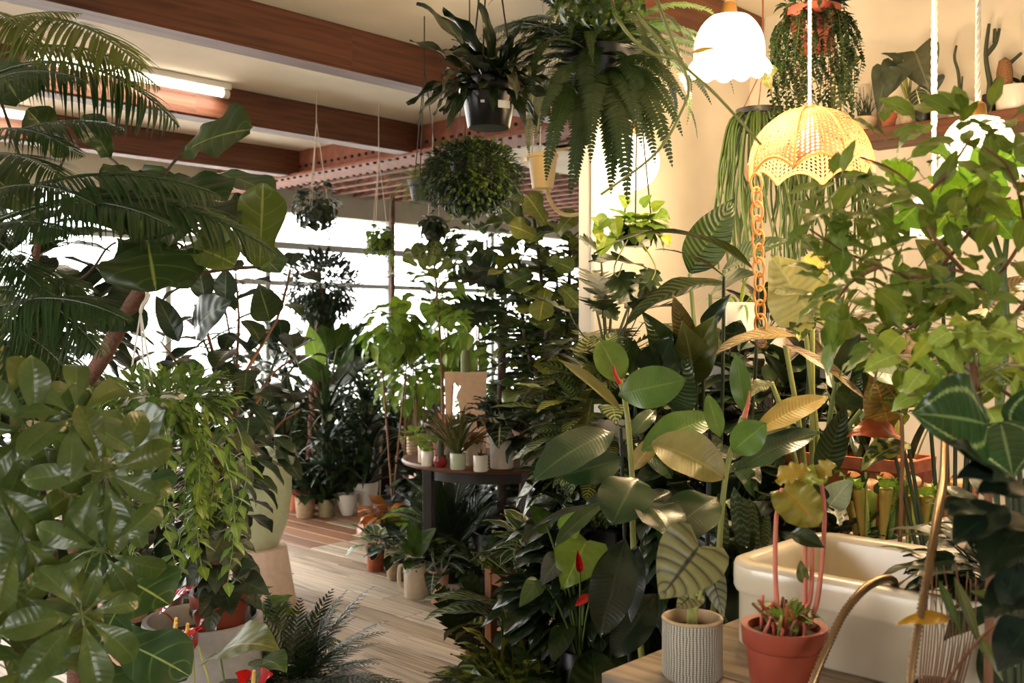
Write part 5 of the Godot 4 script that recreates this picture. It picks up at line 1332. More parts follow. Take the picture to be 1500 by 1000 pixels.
func floor_group() -> void:
	# x, base y, half width, height, pot, style, plant, n, l0, l1, e0, e1, label, name
	for e in [[550, 835, 13, 39, "terra", "cyl", "prayer", 16, 0.11, 0.19, 5, 75, "terracotta cylinder pot with cream-edged drooping leaves, farthest of the floor pots"],
		[578, 848, 15, 46, "tan", "taper", "ovald", 26, 0.11, 0.18, -10, 80, "tapered tan pot with dark hanging leaves beside the terracotta cylinder pot"],
		[612, 873, 21, 53, "cream", "cyl", "oval", 22, 0.12, 0.17, 20, 85, "cream mug-shaped pot with a small dark spot, holding glossy oval leaves"],
		[643, 884, 15, 50, "pinkpot", "taper", "polly", 16, 0.1, 0.15, 10, 75, "pinkish pot half hidden by shiny dark leaves right of the cream mug pot"],
		[562, 790, 16, 34, "darkgrey", "cyl", "bronze", 24, 0.13, 0.2, 0, 75, "dark pot of coppery brown leaves by the table's left legs"],
		[612, 800, 17, 36, "darkgrey", "cyl", "heartl", 20, 0.13, 0.2, 20, 80, "dark pot of broad bright green leaves under the table's left edge"],
		[660, 850, 22, 46, "black", "cyl", "cycad", 40, 0.42, 0.62, 35, 88, "spiky dark sago palm in a black pot under the table"],
		[700, 880, 20, 44, "black", "cyl", "fern", 30, 0.22, 0.34, 20, 80, "dark green fern in a black pot in the shade before the table"],
		[640, 800, 18, 36, "darkgrey", "cyl", "zebra", 18, 0.14, 0.22, 20, 80, "patterned silvery-leaved plant in the shade under the table's front edge"],
		[745, 830, 20, 44, "darkgrey", "cyl", "ovald", 40, 0.16, 0.26, 0, 85, "dark broad-leaved plant in the deep shade under the table's right side"],
		[790, 850, 22, 50, "black", "cyl", "heartd", 40, 0.18, 0.28, 0, 85, "dark heart-leaved plant in the deep shade behind the wooden stand"],
		[820, 790, 22, 50, "black", "cyl", "ovald", 50, 0.2, 0.32, 0, 85, "tall dark leafy plant in the shade right of the table legs"]]:
		var b := PH(e[0], e[1], 0.0)
		var k := (CB.inverse() * (b - EYE)).z * -1.0 / FP
		var r: float = e[2] * k; var hh: float = e[3] * k
		var t := thing("floor_pot", e[12], "plant", b)
		var tp := pot(t, b, r, r * (0.72 if e[5] == "taper" else 0.94), hh, M[e[4]], e[5])
		rosette(t, tp, e[6], e[7], e[8], e[9], e[10], e[11], r * 0.4, "frond" if e[6] in ["fern", "cycad"] else "leaf")
		if e[0] == 612 and e[4] == "cream":
			part("handle", tubem(smoothpath([b + CB.x * -r + Vector3(0, hh * 0.85, 0), b + CB.x * (-r - 0.022) + Vector3(0, hh * 0.8, 0), b + CB.x * (-r - 0.022) + Vector3(0, hh * 0.35, 0), b + CB.x * -r * 0.96 + Vector3(0, hh * 0.25, 0)], 5), 0.01, 0.01, 8), M.cream, t)
			part("spot", lathem([Vector2(0, 0), Vector2(0.006, 0), Vector2(0, 0.003)], 10), M.black, t, Transform3D(Basis(Vector3.RIGHT, PI / 2), b + CB.z * (r - 0.001) + CB.x * 0.0 + Vector3(0, hh * 0.78, 0)))
			for q in [[612, 800, 596, 762, 0.5], [604, 815, 640, 772, 0.45], [606, 812, 585, 800, 0.5]]: hero(t, "ovate", "mid", P(q[0], q[1], 5.4), P(q[2], q[3], 5.3), q[4], 30.0)
	# shiny dark plant in a slim tan pot at the front
	var b2 := G(696, 3.95)
	var t2 := thing("zanzibar_plant", "dark glossy plant in a slim tan pot beside the wooden stand, near the bottom edge", "plant", b2)
	var tp2 := pot(t2, b2, 0.052, 0.05, 0.215, M.tan, "cyl")
	for e in [[640, 855], [700, 850], [665, 870], [735, 850], [660, 900], [690, 835], [720, 880]]: fronds(t2, "dark", tp2, P(e[0], e[1], 3.85 + rnd(-0.15, 0.1)), 10, 0.26, 0.1, {"arch": 0.5, "fw": 0.7, "hang": 0.3, "vee": 0.25, "start": 0.2, "r": 0.014}, toeye(tp2) + Vector3.UP * 0.3)
	# plain wooden stand
	var sb := P(719, 832, 3.6)
	var t := thing("wooden_stand", "plain brown wooden plant stand with square posts near the bottom centre", "stand", Vector3(sb.x, 0, sb.z))
	for q in [[0, 0], [0.42, 0], [0, 0.46], [0.42, 0.46]]:
		part("leg", boxm(Vector3(sb.x + q[0] - 0.017, 0, sb.z + q[1] - 0.017), Vector3(sb.x + q[0] + 0.017, sb.y, sb.z + q[1] + 0.017), 0.003), M.woodl, t)
	for q in [[0, 0.015, 0, 0.445], [0.42, 0.015, 0.42, 0.445], [0.015, 0, 0.405, 0], [0.015, 0.46, 0.405, 0.46]]:
		for y in [0.0, -0.42]:
			part("rail", boxm(Vector3(sb.x + q[0] - 0.013, sb.y - 0.055 + y, sb.z + q[1] - 0.013), Vector3(sb.x + q[2] + 0.013, sb.y - 0.008 + y, sb.z + q[3] + 0.013), 0.003), M.woodl, t)
	for y in [-0.008, -0.43]:
		for i in 5: part("slat", boxm(Vector3(sb.x + 0.02 + i * 0.08, sb.y + y - 0.012, sb.z + 0.015), Vector3(sb.x + 0.085 + i * 0.08, sb.y + y, sb.z + 0.445), 0.002), M.woodl, t)
	# plants on the stand
	var st := Vector3(sb.x, sb.y - 0.008, sb.z)
	for e in [[0.1, 0.1, "prayer", 26, 0.1, 0.17, "nerve-leaved plant with pale veins on top of the wooden stand", 0.05], [0.32, 0.14, "pale", 18, 0.1, 0.16, "silvery-leaved small plant at the far end of the wooden stand's top", 0.05], [0.3, 0.36, "bladel", 26, 0.18, 0.3, "grassy plant on the wooden stand, nearest the big rubber plant", 0.05]]:
		var b := st + Vector3(e[0], 0, e[1])
		t = thing("potted_plant", e[6], "plant", b)
		var tp := pot(t, b, e[7], float(e[7]) * 0.8, 0.075, M.terrad, "nursery")
		rosette(t, tp, "prayer" if e[2] == "pale" else e[2], e[3], e[4], e[5], 0, 70, 0.02)
	# fern, croton and friends that fill the bottom centre
	for e in [[760, 985, 3.1, "croton", 46, 0.2, 0.3, 0, 85, "croton with yellow-splashed leaves at the bottom centre in front of the wooden stand", 0.35], [830, 1000, 2.9, "fern", 46, 0.28, 0.42, 5, 80, "dark lush fern at the bottom edge in front of the rubber plant", 0.3], [730, 1010, 3.4, "fern", 30, 0.2, 0.32, 0, 75, "small fern at the bottom edge right of the slim tan pot", 0.2], [880, 985, 2.8, "heartd", 34, 0.16, 0.24, 0, 85, "dark glossy heart-leaved plant low beside the workbench", 0.32], [800, 940, 3.5, "zebra", 34, 0.2, 0.3, 10, 85, "striped-leaved plant behind the croton by the wooden stand", 0.4]]:
		var z: float = e[2]
		var b := G(e[0], z)
		t = thing("potted_plant", e[9], "plant", b)
		var tp := pot(t, b, 0.12, 0.1, e[10], M.darkgrey, "cyl")
		rosette(t, tp, e[3], e[4], e[5], e[6], e[7], e[8], 0.04, "frond" if e[3] == "fern" else "leaf")
	t = thing("anthurium", "anthurium with glossy bright green leaves and a single red flower beside the wooden stand", "plant", G(850, 3.1))
	var ab := pot(t, G(850, 3.1), 0.11, 0.09, 0.5, M.black, "cyl")
	for e in [[860, 792, 824, 864, 1.0, "light"], [865, 815, 890, 845, 0.7, "mid"], [820, 815, 792, 858, 0.7, "greydk"], [830, 780, 850, 740, 0.7, "light"], [800, 770, 775, 740, 0.7, "mid"], [860, 860, 900, 890, 0.6, "dark"], [790, 850, 760, 890, 0.6, "mid"]]:
		hero(t, "heart", e[5], P(e[0], e[1], 3.0), P(e[2], e[3], 2.95), e[4], 25.0, {"lobe": 0.2, "cup": 0.1})
		part("leaf_stalk", tubem(curve(ab, P(e[0], e[1], 3.0), Vector3(0, 0.05, 0)), 0.004, 0.003, 5), M.stemg, t)
	hero(t, "ovate", "redl", P(850, 838, 2.9), P(846, 805, 2.88), 0.42, 10.0, {"fold": 0.8}, "spathe")
	hero(t, "ovate", "redl", P(866, 872, 2.9), P(842, 888, 2.88), 0.5, 30.0, {"fold": 0.4}, "spathe")
	for e in [[850, 838], [866, 872]]: part("flower_stalk", tubem(curve(ab, P(e[0], e[1], 2.9), Vector3(0, 0.03, 0)), 0.004, 0.003, 5), M.stemg, t)

func centre() -> void:
	# tall fiddle-leaf fig left of the partition wall
	var t := thing("fiddle_leaf_fig", "tall olive-leaved fiddle-leaf fig standing left of the cream partition wall", "plant", G(805, 4.9))
	pot(t, G(805, 4.9), 0.19, 0.15, 0.32, M.offwhite, "cyl")
	for e in [[[805, 620], [800, 480], [780, 300]], [[805, 620], [830, 480], [835, 350]], [[805, 620], [770, 500], [760, 380]]]:
		var pts := [G(805, 4.9, 0.28)]
		for q in e: pts.append(P(q[0], q[1], 4.9 + rnd(-0.15, 0.15)))
		cane(t, smoothpath(pts, 5), 0.02, 0.008, M.barkd, "fiddlelt" if e[0][0] == 805 and e[2][0] != 760 else "fiddle", 38, 0.45, 0.17, 0.27, 20.0)
	for e in [[800, 330, 770, 285, "fiddlelt"], [790, 350, 745, 330, "fiddlelt"], [815, 345, 845, 310, "fiddlelt"], [800, 380, 840, 395, "fiddlelt"], [780, 400, 740, 420, "fiddle"], [820, 420, 850, 450, "fiddlelt"], [775, 340, 735, 300, "fiddle"], [800, 420, 790, 470, "fiddlelt"]]: hero(t, "fiddle", e[4], P(e[0], e[1], 4.7), P(e[2], e[3], 4.6), 0.6, 25.0, {"wave": 0.07})
	# climbing philodendron mass
	t = thing("split_leaf_plant", "large dark split-leaf plant massed in the shade before the partition wall", "plant", G(835, 6.5))
	pot(t, G(835, 6.5), 0.2, 0.16, 0.34, M.black)
	part("stem", tubem([G(835, 6.2, 0.3), P(832, 480, 6.2)], 0.035, 0.025, 8), M.barkd, t)
	for k in 4: rosette(t, P(828 + k * 2, 600 - k * 45, 6.2), "selloum", 14, 0.24, 0.34, -20, 70, 0.03)
	t = thing("split_leaf_plant", "olive-green split-leaf plant behind the rubber plant, right of the fiddle-leaf fig", "plant", G(890, 3.5))
	pot(t, G(890, 3.5), 0.18, 0.15, 0.3, M.black)
	part("stem", tubem([G(890, 3.5, 0.3), P(890, 520, 3.5)], 0.03, 0.02, 8), M.barkd, t)
	for k in 3: rosette(t, P(890, 620 - k * 50, 3.5), "selloumo" if k == 1 else "selloum", 12, 0.13, 0.2, -10, 70, 0.03)
	var o := {"rows": 44, "nl": 7.0, "ld": 0.4, "slant": 0.4, "lobe": 0.2, "wave": 0.03}
	for e in [[945, 392, 862, 385, 0.7, 70], [900, 400, 935, 455, 0.8, 30], [960, 395, 930, 445, 0.6, 20], [870, 440, 905, 470, 0.7, 40], [880, 372, 845, 350, 0.6, 40]]:
		hero(t, "ovate", "dark", P(e[0], e[1], 3.55), P(e[2], e[3], 3.45), e[4], e[5], o)
		part("leaf_stalk", tubem(curve(P(890, 540, 3.5), P(e[0], e[1], 3.7), Vector3(0, 0.02, 0)), 0.006, 0.004, 5), M.stemd, t)
	# dark clumps behind the rubber plant
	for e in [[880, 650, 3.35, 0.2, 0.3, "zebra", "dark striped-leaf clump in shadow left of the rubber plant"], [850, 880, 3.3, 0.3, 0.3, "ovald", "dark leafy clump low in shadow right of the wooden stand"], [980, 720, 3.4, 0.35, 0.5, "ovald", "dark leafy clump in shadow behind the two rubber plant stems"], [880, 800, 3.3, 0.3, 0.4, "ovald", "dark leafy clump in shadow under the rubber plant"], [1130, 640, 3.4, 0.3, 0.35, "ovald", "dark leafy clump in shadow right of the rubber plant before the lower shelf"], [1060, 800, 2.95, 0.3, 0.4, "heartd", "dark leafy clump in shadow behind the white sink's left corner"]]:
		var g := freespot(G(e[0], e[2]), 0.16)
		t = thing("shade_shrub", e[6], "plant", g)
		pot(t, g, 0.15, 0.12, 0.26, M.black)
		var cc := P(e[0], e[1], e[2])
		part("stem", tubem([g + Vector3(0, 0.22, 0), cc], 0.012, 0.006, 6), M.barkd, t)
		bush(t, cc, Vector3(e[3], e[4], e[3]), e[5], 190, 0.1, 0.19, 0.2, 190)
	# big rubber plant, leaf by leaf
	var rz := 2.6
	t = thing("rubber_plant", "big rubber plant with broad glossy leaves on two staked stems in front of the sink", "plant", G(985, rz))
	pot(t, G(985, rz), 0.2, 0.16, 0.36, M.black)
	part("stem", tubem(smoothpath([G(960, rz, 0.3), P(930, 850, rz), P(926, 700, rz), P(918, 600, rz), P(908, 556, rz)], 5), 0.009, 0.007, 8), M.stemy, t)
	part("stem", tubem(smoothpath([G(1010, rz, 0.3), P(1050, 850, rz), P(1058, 740, rz), P(1068, 670, rz), P(1088, 610, rz)], 5), 0.009, 0.007, 8), M.stemy, t)
	part("stake", tubem([G(1030, rz + 0.03, 0.3), P(1040, 628, rz + 0.03)], 0.006, -1, 6), M.stake, t)
	part("stake", tubem([G(930, rz + 0.03, 0.3), P(909, 626, rz + 0.03)], 0.005, -1, 6), M.stake, t)
	part("leaf_sheath", tubem([P(908, 562, rz - 0.02), P(900, 545, rz - 0.02), P(899, 535, rz - 0.02)], 0.006, 0.002, 6), M.red, t)
	part("leaf_sheath", tubem([P(1090, 612, rz - 0.02), P(1096, 590, rz - 0.02), P(1098, 572, rz - 0.02)], 0.008, 0.002, 6), M.stemp, t)
	# base x, y, tip x, y, width, tilt, material, near or far, fold, arch
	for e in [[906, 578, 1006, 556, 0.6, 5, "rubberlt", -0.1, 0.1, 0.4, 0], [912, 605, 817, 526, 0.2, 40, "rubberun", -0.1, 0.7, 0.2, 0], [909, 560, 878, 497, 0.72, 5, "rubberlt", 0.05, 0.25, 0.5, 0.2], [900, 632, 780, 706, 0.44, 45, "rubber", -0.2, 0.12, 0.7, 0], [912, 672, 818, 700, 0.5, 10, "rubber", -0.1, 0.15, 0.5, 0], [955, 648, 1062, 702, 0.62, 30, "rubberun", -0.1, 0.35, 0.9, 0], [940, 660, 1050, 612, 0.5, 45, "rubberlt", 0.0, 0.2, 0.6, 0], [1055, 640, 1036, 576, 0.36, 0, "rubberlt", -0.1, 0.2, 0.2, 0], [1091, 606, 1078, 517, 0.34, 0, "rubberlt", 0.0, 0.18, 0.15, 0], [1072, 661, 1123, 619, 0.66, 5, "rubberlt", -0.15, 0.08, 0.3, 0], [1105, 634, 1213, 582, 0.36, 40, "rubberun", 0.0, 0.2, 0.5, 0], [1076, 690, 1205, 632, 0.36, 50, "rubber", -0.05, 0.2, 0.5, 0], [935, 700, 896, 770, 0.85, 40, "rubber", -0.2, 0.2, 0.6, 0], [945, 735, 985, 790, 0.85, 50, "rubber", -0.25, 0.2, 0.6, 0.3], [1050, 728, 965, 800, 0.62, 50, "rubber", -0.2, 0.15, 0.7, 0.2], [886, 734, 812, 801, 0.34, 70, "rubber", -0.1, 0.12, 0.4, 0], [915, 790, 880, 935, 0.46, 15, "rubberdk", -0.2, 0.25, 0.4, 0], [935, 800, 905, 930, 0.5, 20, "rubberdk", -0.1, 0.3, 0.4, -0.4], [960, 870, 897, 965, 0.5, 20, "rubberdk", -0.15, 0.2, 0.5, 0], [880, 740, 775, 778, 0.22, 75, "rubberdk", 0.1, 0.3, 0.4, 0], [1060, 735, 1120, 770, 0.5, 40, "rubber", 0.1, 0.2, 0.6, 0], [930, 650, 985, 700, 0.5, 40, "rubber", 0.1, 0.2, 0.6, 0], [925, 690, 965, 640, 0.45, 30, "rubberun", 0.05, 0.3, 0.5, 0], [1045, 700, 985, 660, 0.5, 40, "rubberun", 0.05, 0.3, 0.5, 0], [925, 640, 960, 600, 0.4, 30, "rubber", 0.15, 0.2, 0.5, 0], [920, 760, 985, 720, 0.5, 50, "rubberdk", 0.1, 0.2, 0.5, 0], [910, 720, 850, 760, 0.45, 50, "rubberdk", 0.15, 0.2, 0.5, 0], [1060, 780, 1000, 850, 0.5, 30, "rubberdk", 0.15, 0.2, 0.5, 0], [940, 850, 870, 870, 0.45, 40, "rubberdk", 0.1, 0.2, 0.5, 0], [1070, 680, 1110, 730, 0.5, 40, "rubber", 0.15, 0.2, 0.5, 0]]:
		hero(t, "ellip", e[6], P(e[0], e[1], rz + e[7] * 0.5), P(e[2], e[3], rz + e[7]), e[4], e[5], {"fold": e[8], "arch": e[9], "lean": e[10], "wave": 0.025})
	# banded snake plant behind the sink corner
	t = thing("snake_plant", "snake plant with banded upright leaves just left of the white sink", "plant", G(1085, 2.75))
	var sp := pot(t, G(1085, 2.75), 0.12, 0.1, 0.6, M.black, "cyl")
	rosette(t, sp, "snake", 11, 0.32, 0.46, 74, 88, 0.06)
	for e in [[1060, 800, 1052, 722], [1090, 800, 1075, 712], [1105, 800, 1098, 728], [1120, 800, 1125, 750]]: hero(t, "strap", "snake", P(e[0], e[1], 2.65), P(e[2], e[3], 2.62), 0.26, 5.0, {"arch": 0.1, "fold": 0.3})
	# pink-beige round planters glimpsed between the leaves
	t = thing("floor_planter", "large pinkish white round planter behind the left rubber plant stem", "plant", G(893, 3.3))
	var fp := G(893, 3.3, 0.86)
	part("stool", boxm(G(893, 3.3) + Vector3(-0.13, 0, -0.13), G(893, 3.3) + Vector3(0.13, 0.86, 0.13)), M.darkwood, t)
	var tp := pot(t, fp, 0.105, 0.08, 0.34, M.offwhite, "round")
	rosette(t, tp, "ovald", 18, 0.1, 0.2, 20, 80, 0.03)
	part("plant_tag", boxm(P(870, 592, 3.15) , P(893, 604, 3.14), 0.0), M.label, t)
	# aspidistra and bird-of-paradise leaves behind
	t = thing("cast_iron_plant", "tall plant of long arching ribbed leaves between the pothos basket and the rattan chain", "plant", G(1040, 3.2))
	pot(t, G(1040, 3.2), 0.17, 0.14, 0.5, M.black)
	for e in [[1060, 415, 912, 480, 0.24, 60, "spath", 0.9], [1110, 400, 870, 372, 0.16, 85, "spath", 1.2], [1185, 500, 1035, 525, 0.2, 60, "brownish", 0.9], [1060, 405, 960, 365, 0.14, 75, "brownish", 0.5], [1000, 560, 1050, 460, 0.5, 10, "olive", 0.5], [990, 545, 940, 455, 0.36, 20, "spath", 0.6], [1020, 560, 1000, 470, 0.5, 10, "olive", 0.4], [930, 550, 905, 490, 0.4, 30, "spath", 0.6], [1010, 520, 985, 430, 0.3, 20, "brownish", 0.5], [1030, 490, 1070, 430, 0.3, 20, "dark", 0.5], [985, 600, 1010, 520, 0.6, 20, "spath", 0.5], [960, 560, 985, 490, 0.7, 20, "dark", 0.5]]:
		var b := P(e[0], e[1], 3.05); var tp3 := P(e[2], e[3], 2.9)
		hero(t, "lance" if e[4] < 0.3 else "ovate", e[6], b, tp3, e[4], e[5], {"arch": e[7], "wave": 0.05, "fold": 0.25})
		part("leaf_stalk", tubem(curve(G(1040, 3.2, 0.45), b, CB.x * ((e[0] - 1040) * 0.0006), 8), 0.007, 0.005, 6), M.stemd, t)
	t = thing("banana_leaf_plant", "tall plant with one broad upright ribbed leaf beside the hanging green strands", "plant", G(1045, 3.6))
	pot(t, G(1045, 3.6), 0.16, 0.13, 0.4, M.black)
	hero(t, "ovate", "spath", P(1010, 400, 3.6), P(1076, 290, 3.5), 0.5, 10.0, {"arch": 0.4, "fold": 0.25})
	hero(t, "ovate", "spath", P(1060, 395, 3.6), P(1165, 352, 3.4), 0.32, 40.0, {"arch": 0.6, "fold": 0.35})
	hero(t, "ovate", "dark", P(1040, 430, 3.6), P(1110, 400, 3.4), 0.4, 40.0, {"arch": 0.6})
	for e in [[1010, 400], [1060, 395], [1040, 430]]: part("leaf_stalk", tubem(curve(G(1045, 3.6, 0.35), P(e[0], e[1], 3.6), Vector3(0.02, 0, 0)), 0.012, 0.007, 6), M.stemg, t)

func hanging() -> void:
	# dark strap-leaved plant in a black pot
	var z := 3.0
	var k := z / FP
	var b := P(716, 188, z)
	var t := thing("hanging_plant", "dark strap-leaved plant in a black plastic hanging pot under the beam", "hanging plant", b)
	var tp := pot(t, b, 44 * k, 31 * k, 68 * k, M.blackgl, "nursery")
	part("price_label", boxm(Vector3(-0.006, 0, 0), Vector3(0.006, 0.008, 0.002), 0.0), M.label, t, Transform3D(Basis(CB.x, Vector3.UP, CB.z), P(707, 150, z - 0.083)))
	part("price_label", boxm(Vector3(-0.018, 0, 0), Vector3(0.018, 0.022, 0.002), 0.0), M.label, t, Transform3D(Basis((CB.x - CB.z * 0.4).normalized(), Vector3(0, 1, 0.0), (CB.z + CB.x * 0.4).normalized()), P(738, 158, z - 0.082)))
	hangcords(t, tp, 40 * k, 3.0, 3)
	for i in 52: leaf(t, "stag" if i % 3 else "stagg", tp + Vector3(rnd(-0.04, 0.04), 0, rnd(-0.04, 0.04)), dirof(i * 2.4, deg_to_rad(rnd(5, 75))), Vector3.UP, rnd(0.17, 0.3))
	for e in [[690, 120, 600, 60], [700, 110, 610, 5], [720, 100, 700, 0], [740, 110, 800, 60], [690, 130, 655, 190], [745, 130, 770, 185], [725, 118, 722, 165], [735, 110, 770, 30], [690, 115, 645, 110]]: hero(t, "strap", "dark", P(e[0], e[1], z - 0.05), P(e[2], e[3], z - 0.15), 0.17, 50.0, {"wave": 0.16, "arch": 0.9})
	# big sword fern
	z = 3.15
	b = P(878, 135, z)
	t = thing("hanging_fern", "big hanging sword fern with long drooping fronds in front of the partition wall", "hanging plant", b)
	tp = pot(t, b, 0.11, 0.085, 0.13, M.black, "nursery")
	hangcords(t, tp, 0.1, 3.0, 3)
	rosette(t, tp, "boston", 70, 0.3, 0.5, 0, 75, 0.06, "frond")
	for e in [[860, 110, 800, 265, 2.0], [870, 110, 845, 270, 1.8], [880, 110, 835, 290, 1.5], [890, 110, 895, 285, 1.6], [900, 100, 985, 245, 1.6], [900, 95, 1005, 150, 1.4], [890, 100, 960, 240, 1.8], [890, 110, 920, 300, 1.6], [870, 90, 800, 60, 1.0], [900, 90, 950, 180, 1.6], [860, 100, 790, 190, 1.7], [875, 110, 865, 240, 1.7], [895, 110, 940, 215, 1.6], [905, 105, 1000, 200, 1.6], [885, 110, 900, 270, 1.4]]:
		fronds(t, "fern", P(e[0], e[1], z - 0.05), P(e[2], e[3], z - 0.28 + rnd(-0.1, 0.1)), 42, 0.1, 0.028, {"arch": e[4], "fw": 0.15, "hang": 0.2, "vee": 0.0, "start": 0.06, "r": 0.004, "rows": 3, "shape": 1, "pw": 0.5}, toeye(b) + Vector3.UP)
	# pale-leaved trailing plant close to the eye, at the top
	z = 2.1
	b = P(866, -18, z)
	t = thing("hanging_plant", "small-leaved green trailing plant with long bare runners, cut by the top edge", "hanging plant", b)
	tp = pot(t, b, 0.085, 0.065, 0.1, M.black, "nursery")
	hangcords(t, tp, 0.08, 3.0, 3)
	bush(t, tp + Vector3(0, -0.06, 0) + CB.x * 0.01, Vector3(0.15, 0.12, 0.13), "heartm", 200, 0.024, 0.042, 0.1, 200)
	for i in 16:
		var L: Dictionary = LS.vinel
		var l := rnd(0.1, 0.17)
		part("trailing_stem", L.me[i % 5], L.mt[i % 3], t, Transform3D(Basis(Vector3.UP, i * 2.4).scaled(Vector3(l * 1.6, l, l * 1.6)), tp + Vector3(cos(i * 2.4 + 1.57), 0, sin(i * 2.4 + 1.57)) * 0.06))
	for e in [[[940, 30], [990, 85], [1050, 140], [1115, 212]], [[955, -20], [985, 60], [1008, 120], [1000, 160], [960, 225], [880, 285]], [[900, 20], [925, 55], [960, 80], [1000, 86]]]:
		var pts := []
		for q in e: pts.append(P(q[0], q[1], z - 0.05))
		part("runner", tubem(smoothpath(pts, 6), 0.0038, 0.0028, 6), M.stemy, t)
	part("runner_start", tubem([tp, P(940, 30, z - 0.05)], 0.003, -1, 5), M.stemy, t)
	part("runner_start", tubem([tp, P(955, -20, z - 0.05)], 0.003, -1, 5), M.stemy, t)
	part("runner_start", tubem([tp, P(900, 20, z - 0.05)], 0.003, -1, 5), M.stemy, t)
	hero(t, "lance", "yellow", P(1012, 78, z - 0.06), P(1050, 70, z - 0.06), 0.2, 30.0)
	# dense round creeping-fig ball
	z = 4.3
	b = P(688, 262, z)
	t = thing("hanging_plant", "dense round hanging ball of tiny dark leaves in the middle of the room", "hanging plant", b)
	tp = pot(t, b, 0.1, 0.075, 0.11, M.black, "nursery")
	hangcords(t, tp, 0.09, 3.0, 3)
	bush(t, P(692, 258, z), Vector3(0.24, 0.18, 0.24), "tinyd", 2400, 0.022, 0.038, -0.2, 0)
	bush(t, P(692, 258, z), Vector3(0.25, 0.19, 0.25), "tiny", 1100, 0.02, 0.034, -0.2, 0)
	for i in 46:
		var L: Dictionary = LS.fig
		var l := rnd(0.13, 0.26)
		part("trailing_stem", L.me[i % 5], L.mt[i % 3], t, Transform3D(Basis(Vector3.UP, i * 2.4).scaled(Vector3(l * 1.7, l, l * 1.7)), tp + Vector3(sin(i * 2.4), 0, cos(i * 2.4)) * rnd(0.02, 0.12)))
	# feathery one beside it
	z = 4.8
	b = P(622, 295, z)
	t = thing("hanging_plant", "wispy feathery asparagus fern hanging left of the dark leafy ball", "hanging plant", b)
	tp = pot(t, b, 0.08, 0.06, 0.1, M.darkgrey, "nursery")
	hangcords(t, tp, 0.075, 3.0, 3)
	part("plant_tag", boxm(Vector3(-0.01, 0, 0), Vector3(0.01, 0.05, 0.002), 0.0), M.label, t, Transform3D(Basis(CB.x, Vector3.UP, CB.z), P(627, 272, z - 0.1)))
	rosette(t, tp, "plume", 60, 0.14, 0.26, -10, 70, 0.03, "frond")
	# small baskets before the window
	for e in [[464, 322, 6.3, 0.085, "greydk", 0.18, "dark variegated hanging plant on a steel hook before the window's upper panes", "tinyd", 30], [555, 368, 6.6, 0.075, "light", 0.13, "bright green hanging plant on a white cord left of the rusty post", "tinyl", 26], [634, 350, 6.8, 0.06, "dark", 0.07, "small dark hanging plant high before the window right of the rusty post", "tinyd", 18]]:
		z = e[2]
		b = P(e[0], e[1], z)
		t = thing("hanging_plant", e[6], "hanging plant", b)
		tp = pot(t, b, e[3], float(e[3]) * 0.75, 0.08, M.darkgrey, "nursery")
		hangcords(t, tp, float(e[3]) * 0.9, 3.0, 3, M.string)
		bush(t, tp + Vector3(0, 0.02, 0), Vector3(e[5], e[5], e[5]), "heartl" if e[0] == 555 else "heartd", 120, 0.04, 0.07, 0.0, 120)
		for i in 14:
			var L: Dictionary = LS.vinel if e[0] == 555 else LS.vine
			var l := rnd(0.12, 0.22)
			part("trailing_stem", L.me[i % 5], M[e[4]][i % 3], t, Transform3D(Basis(Vector3.UP, i * 2.4).scaled(Vector3(l * 1.4, l, l * 1.4)), tp + Vector3(sin(i * 2.4), 0, cos(i * 2.4)) * 0.05))
	# cream hanging can with a curved tube
	z = 4.5
	b = P(795, 278, z)
	k = z / FP
	t = thing("hanging_can", "cream tapered hanging vessel with a pale curved tube beside the partition wall", "vessel", b)
	part("body", lathem([Vector2(0, 0), Vector2(0.04, 0), Vector2(0.048, 0.006), Vector2(0.066, 0.14), Vector2(0.072, 0.144), Vector2(0.072, 0.158), Vector2(0.062, 0.158), Vector2(0.045, 0.02), Vector2(0, 0.015)], 32), M.creamplastic, t, at(b))
	part("tube", tubem(smoothpath([b + Vector3(0, 0.01, 0) + CB.x * 0.02, P(805, 292, z), P(818, 310, z), P(838, 315, z - 0.03), P(866, 307, z - 0.06)], 6), 0.011, 0.008, 10), M.creamplastic, t)
	part("knob", lathem([Vector2(0, 0), Vector2(0.014, 0.003), Vector2(0.014, 0.02), Vector2(0, 0.026)], 12), M.white, t, at(P(768, 238, z)))
	part("bracket", tubem(smoothpath([P(772, 232, z), P(800, 222, z), P(830, 218, z + 0.1), P(852, 205, z - 0.25)], 5), 0.008, 0.008, 8), M.creamplastic, t)
	hangcords(t, b + Vector3(0, 0.155, 0), 0.066, 3.0, 3, M.string)
	# pothos basket
	z = 3.55
	b = P(933, 361, z)
	k = z / FP
	t = thing("hanging_pothos", "light green pothos in a black hanging pot with a white label before the partition wall", "hanging plant", b)
	tp = pot(t, b, 27 * k, 21 * k, 26 * k, M.blackgl, "nursery")
	part("price_label", boxm(Vector3(-0.02, 0, 0), Vector3(0.02, 0.026, 0.002), 0.0), M.label, t, Transform3D(Basis(CB.x, Vector3.UP, CB.z), P(944, 361, z - 0.062)))
	hangcords(t, tp, 25 * k, 3.0, 3)
	rosette(t, tp, "heartl", 46, 0.055, 0.09, -10, 85, 0.04)
	for e in [[890, 318, 868, 340], [890, 345, 878, 378], [885, 330, 865, 318], [900, 320, 905, 350], [965, 310, 982, 322], [955, 305, 975, 295], [975, 345, 980, 362], [920, 300, 905, 285], [940, 300, 955, 285], [875, 335, 880, 355]]: hero(t, "heart", "light" if e[1] < 330 else "lime", P(e[0], e[1], z - 0.08), P(e[2], e[3], z - 0.1), 0.75, 25.0, {"lobe": 0.2})
